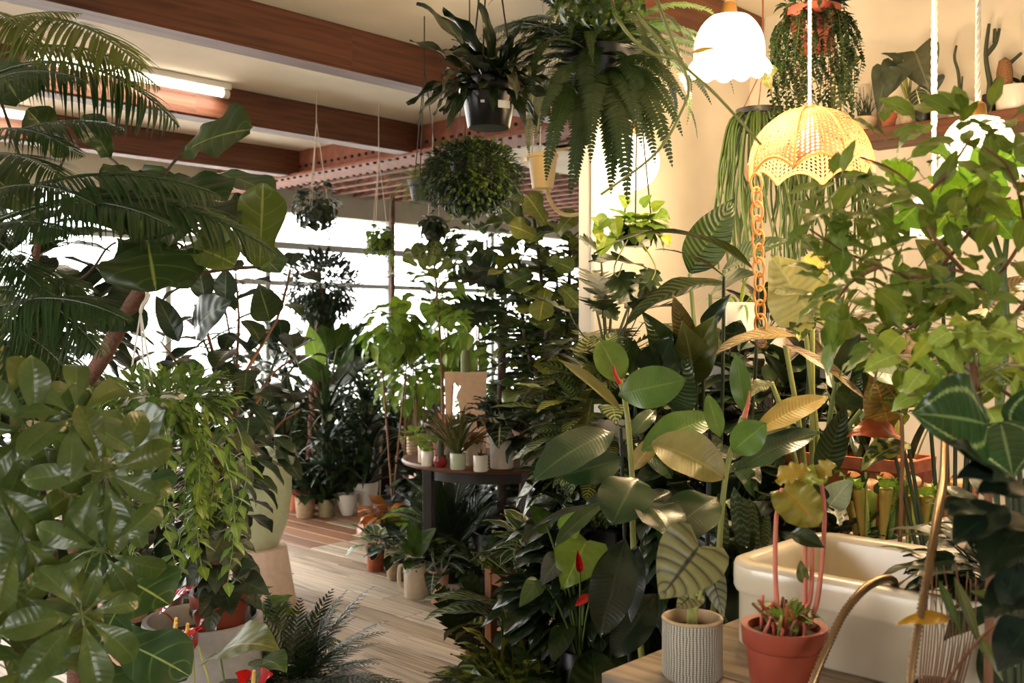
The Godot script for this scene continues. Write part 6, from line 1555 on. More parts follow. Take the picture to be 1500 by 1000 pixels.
	for e in [[[915, 340], [890, 355], [885, 370]], [[950, 340], [970, 345], [976, 352]], [[940, 355], [960, 390], [955, 410]], [[920, 350], [900, 390], [905, 405], [912, 385]]]:
		var pts := []
		for q in e: pts.append(P(q[0], q[1], z - 0.07))
		part("runner", tubem(smoothpath(pts, 5), 0.003, 0.002, 5), M.stemy, t)
	# leafy tail plant in the terracotta pot at the top right
	z = 3.25
	k = z / FP
	b = P(1192, 75, z)
	t = thing("hanging_plant", "terracotta hanging pot with long tails of small dark overlapping leaves, top right", "hanging plant", b)
	tp = pot(t, b, 37 * k, 26 * k, 62 * k, M.terrapl, "nursery")
	hangcords(t, tp, 34 * k, 3.0, 3)
	for i in 46:
		var L: Dictionary = LS.tail
		var l := rnd(0.16, 0.42)
		var an := i * 2.4
		part("leafy_tail", L.me[i % 5], L.mt[i % 3], t, Transform3D(Basis(Vector3.UP, an).scaled(Vector3(0.36, l, 0.36)), tp + Vector3(sin(an), 0.02, cos(an)) * rnd(0.03, 0.08)))
	bush(t, tp + Vector3(0, 0.03, 0), Vector3(0.13, 0.06, 0.13), "tinyd", 260, 0.025, 0.04, 0.2, 0)
	for e in [[1120, 110, 1130, 132], [1132, 95, 1120, 120], [1240, 72, 1256, 92], [1255, 80, 1243, 100]]: hero(t, "heart", "olive", P(e[0], e[1], z), P(e[2], e[3], z), 0.7, 10.0)
	# green hanging strands
	z = 3.75
	b = P(1112, 192, z)
	t = thing("hanging_cactus", "curtain of long thin green hanging stems on brown strings beside the rattan lamp", "hanging plant", b)
	tp = pot(t, b, 0.085, 0.065, 0.08, M.black, "nursery")
	var hk := P(1117, 100, z)
	for e in [-26, -2, 26]: part("string", tubem([tp + CB.x * (e * z / FP), hk], 0.002, -1, 5), M.brownstring, t)
	part("string_knot", tubem([hk + Vector3(0, -0.02, 0), hk, Vector3(hk.x, hk.y + 0.06, hk.z)], 0.008, 0.005, 6), M.brownstring, t)
	part("string", tubem([hk, Vector3(hk.x, 3.0, hk.z)], 0.003, -1, 5), M.brownstring, t)
	for i in 70:
		var L: Dictionary = LS.rhip
		var l := rnd(0.3, 0.66)
		var an := i * 2.4
		part("hanging_stem", L.me[i % 5], L.mt[i % 3], t, Transform3D(Basis(Vector3.UP, an).scaled(Vector3(0.5, l, 0.5)), tp + Vector3(sin(an), 0, cos(an)) * rnd(0.01, 0.07)))
	z = 3.95
	b = P(1215, 258, z)
	t = thing("hanging_cactus", "second hanging cactus with fine green trailing stems below the rattan lamp shade", "hanging plant", b)
	tp = pot(t, b, 0.085, 0.065, 0.08, M.black, "nursery")
	hangcords(t, tp, 0.08, 3.0, 3, M.brownstring)
	for i in 50:
		var L: Dictionary = LS.rhip
		var l := rnd(0.2, 0.5)
		var an := i * 2.4
		part("hanging_stem", L.me[i % 5], L.mt[i % 3], t, Transform3D(Basis(Vector3.UP, an).scaled(Vector3(0.6, l, 0.6)), tp + Vector3(sin(an), 0, cos(an)) * rnd(0.01, 0.07)))

# a ring swept round a rounded rectangle: profile x is the distance outward from the middle line, y the height
func rrect(m: MB, pr: Array, hx: float, hz: float, rad: float, c: Vector3) -> void:
	var path := []
	for q in 4:
		var cx := (hx - rad) * (1.0 if q == 0 or q == 3 else -1.0); var cz := (hz - rad) * (1.0 if q < 2 else -1.0)
		for i in 7:
			var an := (q + i / 6.0) * PI / 2
			path.append([Vector3(cx, 0, cz), Vector3(cos(an), 0, sin(an))])
	path.append(path[0])
	for i in pr.size() - 1:
		var p0: Vector2 = pr[i]; var p1: Vector2 = pr[i + 1]
		var d := (p1 - p0).normalized(); var n2 := Vector2(d.y, -d.x)
		var n0 := n2; var n1 := n2
		if i > 0:
			var e := (p0 - (pr[i - 1] as Vector2)).normalized(); var pn := Vector2(e.y, -e.x)
			if pn.dot(n2) > 0.6: n0 = (pn + n2).normalized()
		if i < pr.size() - 2:
			var e := ((pr[i + 2] as Vector2) - p1).normalized(); var pn := Vector2(e.y, -e.x)
			if pn.dot(n2) > 0.6: n1 = (pn + n2).normalized()
		var f := m.v.size()
		for q in path:
			var o: Vector3 = q[1]
			m.vert(c + q[0] + o * (rad + p0.x) + Vector3.UP * p0.y, o * n0.x + Vector3.UP * n0.y, Vector2.ZERO)
			m.vert(c + q[0] + o * (rad + p1.x) + Vector3.UP * p1.y, o * n1.x + Vector3.UP * n1.y, Vector2.ZERO)
		for j in path.size() - 1:
			var a := f + j * 2
			m.quad(a, a + 1, a + 3, a + 2)
func hosem(pts: Array, r: float) -> ArrayMesh:
	var cu := Curve3D.new()
	for p in pts: cu.add_point(p)
	var l := cu.get_baked_length()
	var n := int(l / 0.0036)
	var m := MB.new()
	var a := Vector3.RIGHT
	var d := Vector3.UP
	for i in n + 1:
		var p := cu.sample_baked(l * i / n, true)
		d = (cu.sample_baked(minf(l, l * i / n + 0.004), true) - cu.sample_baked(maxf(0, l * i / n - 0.004), true)).normalized()
		a = (a - d * a.dot(d)).normalized()
		var b := d.cross(a)
		var up := i % 2 == 0
		for k in 11:
			var an := TAU * k / 10
			var o := a * cos(an) + b * sin(an)
			m.vert(p + o * (r if up else r * 0.66), o, Vector2(0, 0))
	for i in n:
		for k in 10:
			var q := i * 11 + k
			m.quad(q, q + 1, q + 12, q + 11)
	return m.commit()

func right_wall() -> void:
	# upper shelf
	var sh := 2.35
	var t := thing("wall_shelf", "long brown wooden shelf high on the right wall holding a row of small pots", "shelf", Vector3(4.22, sh, 1.0))
	part("board", boxm(Vector3(4.115, sh - 0.06, -1.9), Vector3(4.336, sh, 2.2), 0.004), M.wood, t)
	for q in [-1.2, 0.2, 1.6]: part("bracket", boxm(Vector3(4.16, sh - 0.14, q), Vector3(4.336, sh - 0.06, q + 0.03), 0.003), M.wood, t)
	var S := func(px: float, e := 4.22) -> Vector3:
		var r: Vector3 = CB * Vector3((px - 750.0) / FP, 0, -1.0)
		var p := EYE + r * (e / r.x)
		return Vector3(p.x, sh, p.z)
	# x, half width px, height px, pot, style, label
	for e in [[1211, 28, 22, "darkgrey", "cyl", "dark grey pot with sprawling thin stems, first on the high shelf"], [1265, 17, 24, "beige", "cyl", "small beige pot with a tuft of thin spines on the high shelf"], [1300, 12, 24, "terra", "nursery", "tiny terracotta pot with a round hairy cactus on the high shelf"], [1325, 17, 42, "beige", "taper", "beige jar with large drooping arrow-shaped leaves on the high shelf"], [1350, 12, 36, "black", "cyl", "narrow black pot with a pale-veined leaf on the high shelf"], [1405, 19, 26, "white", "cyl", "short white pot with a single dark upright stem on the high shelf"], [1446, 9, 32, "darkred", "cyl", "narrow dark pot with a tall branching cactus on the high shelf"], [1484, 27, 38, "white", "taper", "white round planter with a furry brown cactus, last in view on the high shelf"]]:
		var b: Vector3 = S.call(e[0])
		if e[0] == 1325: b.x = 4.25
		var k := (CB.inverse() * (b - EYE)).z * -1.0 / FP
		var r: float = e[1] * k; var h: float = e[2] * k
		t = thing("shelf_pot", e[5], "plant", b)
		if e[0] == 1446: part("pot", lathem([Vector2(0, 0), Vector2(r, 0), Vector2(r * 1.05, h * 0.5), Vector2(r, h), Vector2(r * 0.7, h), Vector2(0, h * 0.95)], 18), M.darkwood, t, at(b))
		else: pot(t, b, r, r * (0.66 if e[4] == "nursery" else 0.9), h, M[e[3]], e[4])
		var tp := b + Vector3(0, h * 0.88, 0)
		match int(e[0]):
			1211:
				for q in [[1195, 118], [1225, 110], [1180, 125], [1240, 122]]:
					part("stem", tubem(smoothpath([tp, tp.lerp(P(q[0], q[1], k * FP), 0.5) + CB.x * 0.005, P(q[0], q[1], k * FP)], 4), 0.004, 0.003, 5), M.stemg, t)
					rosette(t, P(q[0], q[1], k * FP), "tinyd", 6, 0.03, 0.05, -20, 60, 0.01)
			1265:
				for i in 26: part("spine", tubem([tp + Vector3(rnd(-0.03, 0.03), 0, rnd(-0.03, 0.03)), tp + Vector3(rnd(-0.06, 0.06), rnd(0.07, 0.15), rnd(-0.06, 0.06))], 0.003, 0.001, 4), M.stemd, t)
			1300: part("cactus", lathem([Vector2(0.001, 0.055), Vector2(0.016, 0.05), Vector2(0.024, 0.03), Vector2(0.02, 0.0)], 20, 0.08, 12), M.fuzz, t, at(tp))
			1325:
				var zz := k * FP
				for q in [[1340, 75, 1362, 135, 1.0, "greydk", 10], [1315, 95, 1292, 150, 0.7, "greydk", 10], [1322, 88, 1290, 78, 0.4, "greydk", 30], [1300, 100, 1285, 165, 0.6, "greydk", 20], [1372, 110, 1365, 145, 0.6, "greydk", 0]]:
					hero(t, "arrow", q[5], P(q[0], q[1], zz - 0.1), P(q[2], q[3], zz - 0.12), q[4], q[6], {"lobe": 0.25, "wave": 0.05})
					part("leaf_stalk", tubem(curve(tp, P(q[0], q[1], zz - 0.1), Vector3(0, 0.03, 0)), 0.006, 0.004, 6), M.stemy, t)
			1350: hero(t, "ovate", "polly", P(1342, 130, k * FP - 0.08), P(1350, 162, k * FP - 0.1), 0.75, 0.0)
			1405:
				part("stem", tubem(smoothpath([tp, P(1404, 108, k * FP), P(1398, 85, k * FP), P(1401, 67, k * FP)], 4), 0.008, 0.005, 8), M.cactusd, t)
				part("stem", tubem([tp, P(1410, 112, k * FP)], 0.005, 0.003, 6), M.cactusd, t)
				rosette(t, tp + Vector3(0, 0.015, 0), "tinyd", 6, 0.02, 0.03, 0, 30, 0.005)
			1446:
				for q in [[[1450, 120], [1444, 80], [1449, 35]], [[1445, 80], [1458, 64], [1464, 42]], [[1458, 62], [1457, 42]], [[1452, 130], [1475, 98], [1496, 78]]]:
					var pts := []
					for w in q: pts.append(P(w[0], w[1], k * FP))
					part("cactus_arm", tubem(smoothpath(pts, 4), 0.011, 0.006, 6), M.cactusd, t)
				part("cactus_arm", tubem([tp, P(1450, 120, k * FP)], 0.01, 0.01, 6), M.cactusd, t)
			1484:
				part("cactus", lathem([Vector2(0.001, 0.13), Vector2(0.022, 0.115), Vector2(0.03, 0.07), Vector2(0.028, 0.0)], 20, 0.06, 14), M.fuzz, t, at(tp - CB.x * 0.04))
				rosette(t, tp + CB.x * 0.05, "leaflet", 12, 0.06, 0.12, 20, 80, 0.01)
	var cb: Vector3 = S.call(1264, 4.29)
	t = thing("cone_vase", "smooth cream cone-shaped vase behind the spiny tuft on the high shelf", "vase", cb)
	part("body", lathem([Vector2(0, 0), Vector2(0.045, 0), Vector2(0.05, 0.01), Vector2(0.052, 0.1), Vector2(0.034, 0.2), Vector2(0.014, 0.235), Vector2(0, 0.24)], 30), M.offwhite, t, at(cb))
	# lower shelf
	var lh := 1.393
	t = thing("wall_shelf", "pale wooden lower shelf on the right wall seen between leaves", "shelf", Vector3(4.22, lh, -1.8))
	part("board", boxm(Vector3(4.115, lh - 0.04, -2.35), Vector3(4.336, lh, 0.4), 0.004), M.benchtop, t)
	for q in [-2.2, -1.2, -0.2]: part("bracket", boxm(Vector3(4.2, lh - 0.13, q), Vector3(4.336, lh - 0.04, q + 0.03), 0.003), M.darkwood, t)
	for e in [[1165, 15, 32, "pinkpot", "taper", "pinkish clay pot with dark leaves, first on the lower wall shelf", "tinyd", 30, 0.05, 0.08], [1210, 10, 28, "white", "round", "small round-bottomed white pot on the lower wall shelf", "bladeb", 0, 0.1, 0.2], [1230, 11, 25, "sagepot", "cyl", "small pale green pot with a spiky brownish tuft on the lower wall shelf", "bladeb", 30, 0.16, 0.26], [1296, 22, 26, "terrad", "belly", "terracotta bowl on a bright saucer with trailing dark stems on the lower wall shelf", "tinyd", 50, 0.04, 0.07], [1340, 14, 30, "tan", "taper", "tan pot beside the terracotta bowl on the lower wall shelf", "ovald", 14, 0.06, 0.1], [1185, 9, 22, "terrad", "nursery", "little brown pot with a round-leaved stem between pinkish and white pots", "tinyd", 14, 0.04, 0.06]]:
		var r0: Vector3 = CB * Vector3((e[0] - 750.0) / FP, 0, -1.0)
		var b := EYE + r0 * ((4.2 if e[0] != 1185 else 4.28) / r0.x); b.y = lh
		var k := (CB.inverse() * (b - EYE)).z * -1.0 / FP
		var r: float = e[1] * k; var h: float = e[2] * k
		t = thing("shelf_pot", e[5], "plant", b)
		if e[0] == 1296:
			part("saucer", lathem([Vector2(0, 0), Vector2(0.07, 0), Vector2(0.085, 0.014), Vector2(0.082, 0.016), Vector2(0.068, 0.006), Vector2(0, 0.006)], 28), M.terrapl, t, at(b))
			b.y += 0.006; r *= 0.75; h *= 0.8
		var tp := pot(t, b, r, r * (0.55 if e[4] == "round" else 0.8), h, M[e[3]], e[4])
		if e[7] > 0: rosette(t, tp, e[6], e[7], e[8], e[9], 10, 85, 0.012)
		if e[0] == 1230: part("stem", tubem([tp, tp + Vector3(0, 0.07, 0)], 0.007, 0.006, 6), M.stemp, t)
	var dr: Vector3 = CB * Vector3((1256 - 750.0) / FP, 0, -1.0)
	var db := EYE + dr * (4.18 / dr.x); db.y = lh
	t = thing("saucer_stack", "stack of thin pale saucers with dark gaps on the lower wall shelf", "saucers", db)
	for i in 7: part("saucer", lathem([Vector2(0, 0), Vector2(0.03, 0), Vector2(0.05, 0.009), Vector2(0.048, 0.011), Vector2(0.028, 0.003), Vector2(0, 0.003)], 22), M.white if i % 2 == 0 else M.darkgrey, t, at(db + Vector3(0, i * 0.0105, 0)))
	# white hanging pots below the strands
	for e in [[1082, 505, 3.7, 27, 62, "tall white pot between the big ribbed leaves left of the rattan chain", "bladel"], [1066, 600, 3.5, 36, 70, "white rounded vessel in the shade under the brownish arching leaf", "ovald"], [1120, 540, 3.9, 30, 60, "bluish white pot behind the end of the rattan chain", "ovald"]]:
		var z: float = e[2]
		var b := P(e[0], e[1], z)
		t = thing("white_pot", e[5], "pot", Vector3(b.x, 0, b.z))
		part("stool_post", tubem([Vector3(b.x, 0, b.z), b + Vector3(0, -0.02, 0)], 0.03, 0.03, 10), M.darkwood, t)
		part("stool_seat", lathem([Vector2(0, -0.03), Vector2(0.11, -0.03), Vector2(0.115, -0.015), Vector2(0.11, 0), Vector2(0, 0)], 24), M.darkwood, t, at(b))
		var tp := pot(t, b, e[3] * z / FP, e[3] * 0.75 * z / FP, e[4] * z / FP, M.white, "round" if e[0] == 1066 else "taper")
		rosette(t, tp, e[6], 16, 0.1, 0.2, 10, 85, 0.02)

func sink_group() -> void:
	# wooden workbench
	var bh := 0.8
	var c0 := PH(880, 985, bh)
	var t := thing("workbench", "worn wooden workbench corner carrying the sink and two small pots", "bench", Vector3(c0.x + 0.75, 0, c0.z + 0.8))
	for i in 9: part("plank", boxm(Vector3(c0.x + i * 0.15 + 0.001, bh - 0.04, c0.z), Vector3(c0.x + i * 0.15 + 0.149, bh, c0.z + 1.9), 0.003), M.benchtop, t)
	part("apron", boxm(Vector3(c0.x + 0.02, bh - 0.15, c0.z + 0.02), Vector3(c0.x + 0.045, bh - 0.04, c0.z + 1.88)), M.darkgrey, t)
	part("apron", boxm(Vector3(c0.x + 0.02, bh - 0.15, c0.z + 0.02), Vector3(c0.x + 1.33, bh - 0.04, c0.z + 0.045)), M.darkgrey, t)
	for q in [[0.05, 0.05], [1.25, 0.05], [0.05, 1.8], [1.25, 1.8]]: part("leg", boxm(Vector3(c0.x + q[0], 0, c0.z + q[1]), Vector3(c0.x + q[0] + 0.07, bh - 0.04, c0.z + q[1] + 0.07)), M.darkwood, t)
	# ceramic sink
	var sc := P(1053, 818, 2.2)
	var top := sc.y
	var hx := 0.23; var hz := 0.285
	var cc := Vector3(sc.x + hx, bh, sc.z + hz)
	t = thing("sink", "deep cream white ceramic butler sink standing on the workbench", "sink", cc)
	var m := MB.new()
	var H := top - bh
	rrect(m, [Vector2(-0.05, 0.0), Vector2(-0.02, 0.0), Vector2(-0.012, 0.008), Vector2(-0.012, H - 0.075), Vector2(-0.004, H - 0.068), Vector2(0.0, H - 0.06), Vector2(0.0, H - 0.014), Vector2(-0.004, H - 0.004), Vector2(-0.013, H), Vector2(-0.034, H), Vector2(-0.043, H - 0.006), Vector2(-0.047, H - 0.018), Vector2(-0.052, 0.05), Vector2(-0.06, 0.036), Vector2(-0.08, 0.03)], hx, hz, 0.085, cc)
	part("basin", m.commit(), M.enamel, t)
	part("basin_floor", boxm(cc + Vector3(-hx + 0.04, 0.0, -hz + 0.04), cc + Vector3(hx - 0.04, 0.031, hz - 0.04), 0.001), M.enamel, t)
	# metal hoses
	var ho := thing("metal_hose", "ribbed brass hose looping over the front rim of the white sink", "hose", P(1190, 1000, 1.75))
	part("hose", hosem(smoothpath([P(1180, 1030, 1.74), P(1200, 975, 1.76), P(1232, 905, 1.8), P(1262, 866, 1.83), P(1285, 851, 1.87), P(1303, 848, 1.93), P(1311, 858, 1.99), P(1313, 900, 2.02)], 10), 0.0085), M.hose, ho)
	ho = thing("metal_hose", "second ribbed brass hose hanging down past the right end of the sink", "hose", P(1340, 960, 1.6))
	part("hose", hosem(smoothpath([P(1330, 1030, 1.55), P(1338, 960, 1.58), P(1352, 880, 1.62), P(1366, 800, 1.68), P(1376, 740, 1.78), P(1382, 700, 1.95), P(1384, 640, 2.1)], 10), 0.0082), M.hose, ho)
	# round mesh-patterned pot with the scaly-leaved plant
	var b := PH(1014, 990, bh)
	var k := (CB.inverse() * (b - EYE)).z * -1.0 / FP
	t = thing("alocasia", "small plant with big grey-green dark-veined scaly leaves in a speckled grey cylinder pot", "plant", b)
	var r := 44 * k; var h := 88 * k
	part("pot", lathem([Vector2(0, 0), Vector2(r - 0.006, 0), Vector2(r, 0.007), Vector2(r, h - 0.006)], 48), meshpot(), t, at(b))
	part("rim", lathem([Vector2(r, h - 0.006), Vector2(r + 0.001, h - 0.003), Vector2(r - 0.001, h), Vector2(r - 0.004, h), Vector2(r - 0.006, h - 0.003), Vector2(r - 0.007, h * 0.75)], 48), M.tan, t, at(b))
	part("soil", lathem([Vector2(r - 0.007, h * 0.78), Vector2(0, h * 0.8)], 20), M.soil, t, at(b))
	var tp := b + Vector3(0, h * 0.78, 0)
	var z := k * FP
	for e in [[1024, 800, 966, 878, 1.05, 5, 0.0], [1018, 868, 990, 892, 0.9, 5, 0.02], [1040, 832, 1060, 905, 0.5, 10, 0.03]]: hero(t, "heart", "dragon", P(e[0], e[1], z - 0.02 + e[6]), P(e[2], e[3], z - 0.05 + e[6]), e[4], e[5], {"lobe": 0.3, "arch": 0.4, "rows": 18, "cols": 10, "wave": 0.03})
	hero(t, "ovate", "light", P(1012, 868, z), P(1032, 862, z), 0.7, 60.0)
	for e in [[[1014, 860], [1008, 815], [1018, 800]], [[1012, 870], [1020, 866]], [[1026, 870], [1034, 850], [1040, 838]], [[1006, 880], [1004, 868]]]:
		var pts := [tp + CB.x * rnd(-0.012, 0.012)]
		for q in e: pts.append(P(q[0], q[1], z - 0.01))
		part("leaf_stalk", tubem(smoothpath(pts, 4), 0.0055, 0.0035, 7), M.stemy, t)
	# terracotta plastic pot with tall bare stems
	b = PH(1148, 1018, bh)
	k = (CB.inverse() * (b - EYE)).z * -1.0 / FP
	z = k * FP
	t = thing("begonia", "reddish plastic pot with tall bare pink stems and one blotched yellow-green leaf", "plant", b)
	tp = pot(t, b, 60 * k, 46 * k, 104 * k, M.terrapl, "nursery")
	for e in [[[1136, 850], [1137, 760], [1146, 715]], [[1178, 890], [1180, 780], [1186, 705]], [[1195, 890], [1208, 760], [1200, 690]], [[1186, 880], [1190, 800]]]:
		var pts := [tp + CB.x * ((e[0][0] - 1150) * k * 0.4)]
		for q in e: pts.append(P(q[0], q[1], z))
		part("bare_stem", tubem(smoothpath(pts, 5), 0.0052, 0.004, 7), M.stemp, t)
	for e in [[1148, 715, 1200, 770, 0.9, "begonia", 10], [1140, 700, 1190, 690, 0.7, "begonia", 40], [1195, 700, 1225, 680, 0.9, "begonia", 40], [1200, 695, 1172, 705, 0.9, "lime", 30]]: hero(t, "round", e[5], P(e[0], e[1], z), P(e[2], e[3], z - 0.03), e[4], e[6], {"lobe": 0.2, "wave": 0.12, "wf": 3.5})
	hero(t, "ovate", "dark", P(1158, 780, z), P(1208, 802, z - 0.03), 0.6, 20.0, {"fold": 0.5})
	hero(t, "ovate", "olive", P(1178, 855, z), P(1172, 820, z), 0.5, 10.0, {"wave": 0.1})
	for i in 34:
		var an := i * 2.4
		part("old_stub", tubem(curve(tp + dirof(an, 0) * rnd(0.01, 0.05), tp + dirof(an, 0) * rnd(0.02, 0.06) + Vector3(0, rnd(0.02, 0.07), 0), CB.x * rnd(-0.01, 0.01), 4), 0.004, 0.003, 5), [M.stemp, M.stemr, M.twig][i % 3], t)
	rosette(t, tp + Vector3(0, 0.02, 0), "tinyl", 22, 0.03, 0.05, 20, 80, 0.02)
	for i in 7: leaf(t, "bladel", tp + Vector3(0, 0.03, 0), dirof(i * 0.9, rnd(0.5, 1.1)), Vector3.UP, rnd(0.06, 0.1))
	# dried plant in the right corner
	b = PH(1372, 1075, bh)
	z = 1.62
	b = P(1372, 1040, z); b.y = bh
	t = thing("dried_plant", "withered plant with brown stems and one yellow leaf, right of the hoses", "plant", b)
	tp = pot(t, b, 0.045, 0.035, 0.12, M.black, "nursery")
	for i in 18:
		var x := 1352 + i * 4.4
		part("dry_stem", tubem(smoothpath([tp + CB.x * ((x - 1385) * 0.0009), P(x, 930, z), P(x + rnd(-14, 14), rnd(820, 880), z)], 4), 0.0016, 0.0008, 5), M.twig, t)
	for e in [[1392, 905, 1310, 915, 0.27, "yellow", 40], [1398, 845, 1440, 960, 0.14, "olive", 30], [1375, 850, 1410, 935, 0.16, "mid", 30], [1420, 865, 1490, 890, 0.22, "olive", 50], [1365, 840, 1320, 830, 0.12, "mid", 50], [1350, 815, 1282, 800, 0.1, "mid", 50], [1435, 930, 1470, 1000, 0.2, "olive", 30]]: hero(t, "lance", e[5], P(e[0], e[1], z), P(e[2], e[3], z - 0.03), e[4], e[6])
	hero(t, "lance", "pale", P(1478, 905, 1.5), P(1488, 978, 1.48), 0.4, 10.0)
	part("dry_stem", tubem(smoothpath([tp, P(1440, 930, 1.58), P(1478, 905, 1.5)], 4), 0.003, 0.002, 5), M.twig, t)
	# pitcher plants and trays behind the sink
	b = PH(1345, 752, 0.8)
	var tb := thing("potting_table", "low potting table behind the sink holding trays and pitcher plants", "table", Vector3(3.0, 0, -0.3))
	part("top", boxm(Vector3(c0.x + 1.38, 0.76, cc.z - 0.9), Vector3(4.2, 0.79, cc.z + 1.0)), M.darkwood, tb)
	for q in [[0.1, -0.8], [1.0, -0.8], [0.1, 0.9], [1.0, 0.9]]: part("leg", boxm(Vector3(c0.x + 1.3 + q[0], 0, cc.z + q[1]), Vector3(c0.x + 1.3 + q[0] + 0.06, 0.76, cc.z + q[1] + 0.06)), M.darkwood, tb)
	var th := 0.8
	for e in [[1282, 765, "white", 0.07, 0.13, "white tub of orange and green pitcher plants behind the sink, left one"], [1345, 770, "white", 0.07, 0.12, "white tub of tall green frilly pitcher plants behind the sink, middle one"], [1408, 785, "tan", 0.08, 0.1, "tan bowl of dry brown pitcher plants behind the sink, right one"]]:
		b = P(e[0], e[1], 2.75); b.y = th
		t = thing("pitcher_plant", e[5], "plant", b)
		tp = pot(t, b, e[3], e[3] * 0.85, e[4], M[e[2]], "cyl")
		for i in 8:
			var an := i * 2.4
			var l := rnd(0.07, 0.17)
			var p := tp + dirof(an, 0) * rnd(0.01, 0.06)
			var o := dirof(an, 0) * 0.03
			var mm: Material = [M.light, M.begonia, M.lime][i % 3][0] if e[2] != "tan" else [M.bronze, M.olive][i % 2][0]
			var tu := MB.new()
			tu.tube(curve(p, p + Vector3(0, l, 0) + o, Vector3.ZERO, 4), 0.006, 0.018, 9)
			var pi := part("pitcher", tu.commit(), mm, t)
			var L: Dictionary = LS.lime
			part("hood", blade("round", 1.0, {"rows": 6, "cols": 6, "wave": 0.16, "wf": 3.0, "arch": 0.9, "fold": 0.1}), [M.begonia, M.light, M.bronze][i % 3][1], pi, Transform3D(aim(Vector3(0, 1, 0) + dirof(an, 0) * 0.4, dirof(an, 0) * -1.0, 0.05), p + Vector3(0, l, 0) + o))
	for e in [[1270, 735, 1268, 692], [1329, 760, 1328, 674]]:
		b = P(e[0], e[1] + 40, 2.7)
		part("flower_stem", tubem([Vector3(b.x, th + 0.1, b.z), P(e[2], e[3], 2.7)], 0.004, 0.003, 6), M.stemy, t)
	for i in 5: part("flower_petal", blade("round", 0.8, {"rows": 5, "cols": 4, "arch": 0.9}), M.orange, t, Transform3D(aim(dirof(i * TAU / 5, 0.4), Vector3.UP, 0.028), P(1328, 674, 2.7)))
	# dark low leaves between the sink and the trough
	b = P(1235, 742, 2.8); b.y = th
	t = thing("potted_plant", "low dark-leaved plant between the sink and the terracotta trough", "plant", b)
	tp = pot(t, b, 0.07, 0.055, 0.1, M.black, "nursery")
	rosette(t, tp, "ovald", 30, 0.07, 0.13, -5, 80, 0.03)
	for e in [[1215, 740, 1250, 700, 0.8, "pale"], [1240, 730, 1275, 690, 0.5, "dark"], [1205, 735, 1190, 700, 0.6, "dark"], [1280, 720, 1320, 700, 0.4, "spath"]]: hero(t, "heart", e[5], P(e[0], e[1], 2.72), P(e[2], e[3], 2.7), e[4], 15.0)
	# terracotta trough
	b = P(1248, 686, 3.1)
	t = thing("trough", "long terracotta trough packed with upright green stalks behind the sink", "planter", Vector3(b.x, th, b.z))
	var tm := MB.new()
	var tH := b.y + 0.05 - th
	rrect(tm, [Vector2(-0.03, 0), Vector2(-0.012, 0), Vector2(0.0, tH - 0.04), Vector2(0.008, tH - 0.036), Vector2(0.01, tH), Vector2(-0.008, tH), Vector2(-0.012, tH - 0.05)], 0.1, 0.22, 0.03, Vector3(b.x, th, b.z))
	part("box", tm.commit(), M.terra, t)
	part("base", boxm(Vector3(b.x - 0.085, th, b.z - 0.2), Vector3(b.x + 0.085, th + 0.015, b.z + 0.2), 0.002), M.terra, t)
	part("soil", boxm(Vector3(b.x - 0.088, th + tH - 0.07, b.z - 0.205), Vector3(b.x + 0.088, th + tH - 0.05, b.z + 0.205), 0.002), M.soil, t)
	var sp := Vector3(b.x, th + tH - 0.05, b.z)
	for i in 26: leaf(t, "bladed" if i % 3 else "bladeo", sp + Vector3(rnd(-0.07, 0.07), 0, rnd(-0.18, 0.18)), dirof(i * 2.4, rnd(1.1, 1.5)), Vector3.UP, rnd(0.25, 0.5))
	# dumb cane with marbled leaves over the trough
	t = thing("dumb_cane", "tall dumb cane with creamy marbled leaves and pale upright stalks behind the rubber plant", "plant", G(1195, 2.95))
	tp = pot(t, G(1195, 2.95), 0.13, 0.11, 0.55, M.black, "cyl")
	for e in [[1200, 700, 1178, 470], [1190, 700, 1190, 465], [1180, 700, 1150, 505], [1205, 700, 1225, 560], [1170, 700, 1130, 560], [1210, 700, 1262, 600]]: part("leaf_stalk", tubem(smoothpath([tp + CB.x * ((e[0] - 1195) * 0.001), P(e[0], e[1], 2.93), P(e[2], e[3], 2.9)], 5), 0.012, 0.007, 7), M.stemy if e[2] < 1200 else M.stemg, t)
	for e in [[1192, 470, 1128, 372, 0.75, "dieffun", 10, 0.6], [1192, 470, 1238, 420, 0.7, "dieff", 10, 0.5], [1178, 470, 1170, 500, 0.6, "dieff", 30, 0.5], [1200, 420, 1132, 430, 0.6, "dieffun", 30, 0.6], [1190, 400, 1215, 370, 0.8, "dieffun", 10, 0.6], [1225, 560, 1262, 470, 0.28, "dark", 10, 0.3], [1130, 560, 1085, 590, 0.3, "spath", 40, 0.8], [1205, 700, 1240, 590, 0.34, "spath", 10, 0.5], [1150, 505, 1270, 590, 0.16, "brownish", 60, 0.6], [1262, 600, 1255, 520, 0.3, "dark", 10, 0.4], [1235, 600, 1262, 545, 0.5, "spath", 10, 0.5]]: hero(t, "ovate", e[5], P(e[0], e[1], 2.85), P(e[2], e[3], 2.75), e[4], e[6], {"arch": e[7], "wave": 0.05, "fold": 0.25, "rows": 16})

func meshpot() -> StandardMaterial3D:
	var m := mat(Color.WHITE, 0.55)
	var im := img(256, 128, func(x: float, y: float) -> Color:
		var row := floorf(y * 18.0)
		var fx := fposmod(x * 26.0 + 0.25 * noise.get_noise_2d(x * 80.0, y * 20.0), 1.0) - 0.5
		var fy := fposmod(y * 18.0, 1.0) - 0.5
		var on := smoothstep(0.42, 0.28, absf(fx)) * smoothstep(0.5, 0.36, absf(fy))
		return srgb(58, 54, 48).lerp(srgb(186, 180, 164), on))
	m.albedo_texture = ImageTexture.create_from_image(im)
	m.uv1_scale = Vector3(2.2, 13.0, 1)
	return m

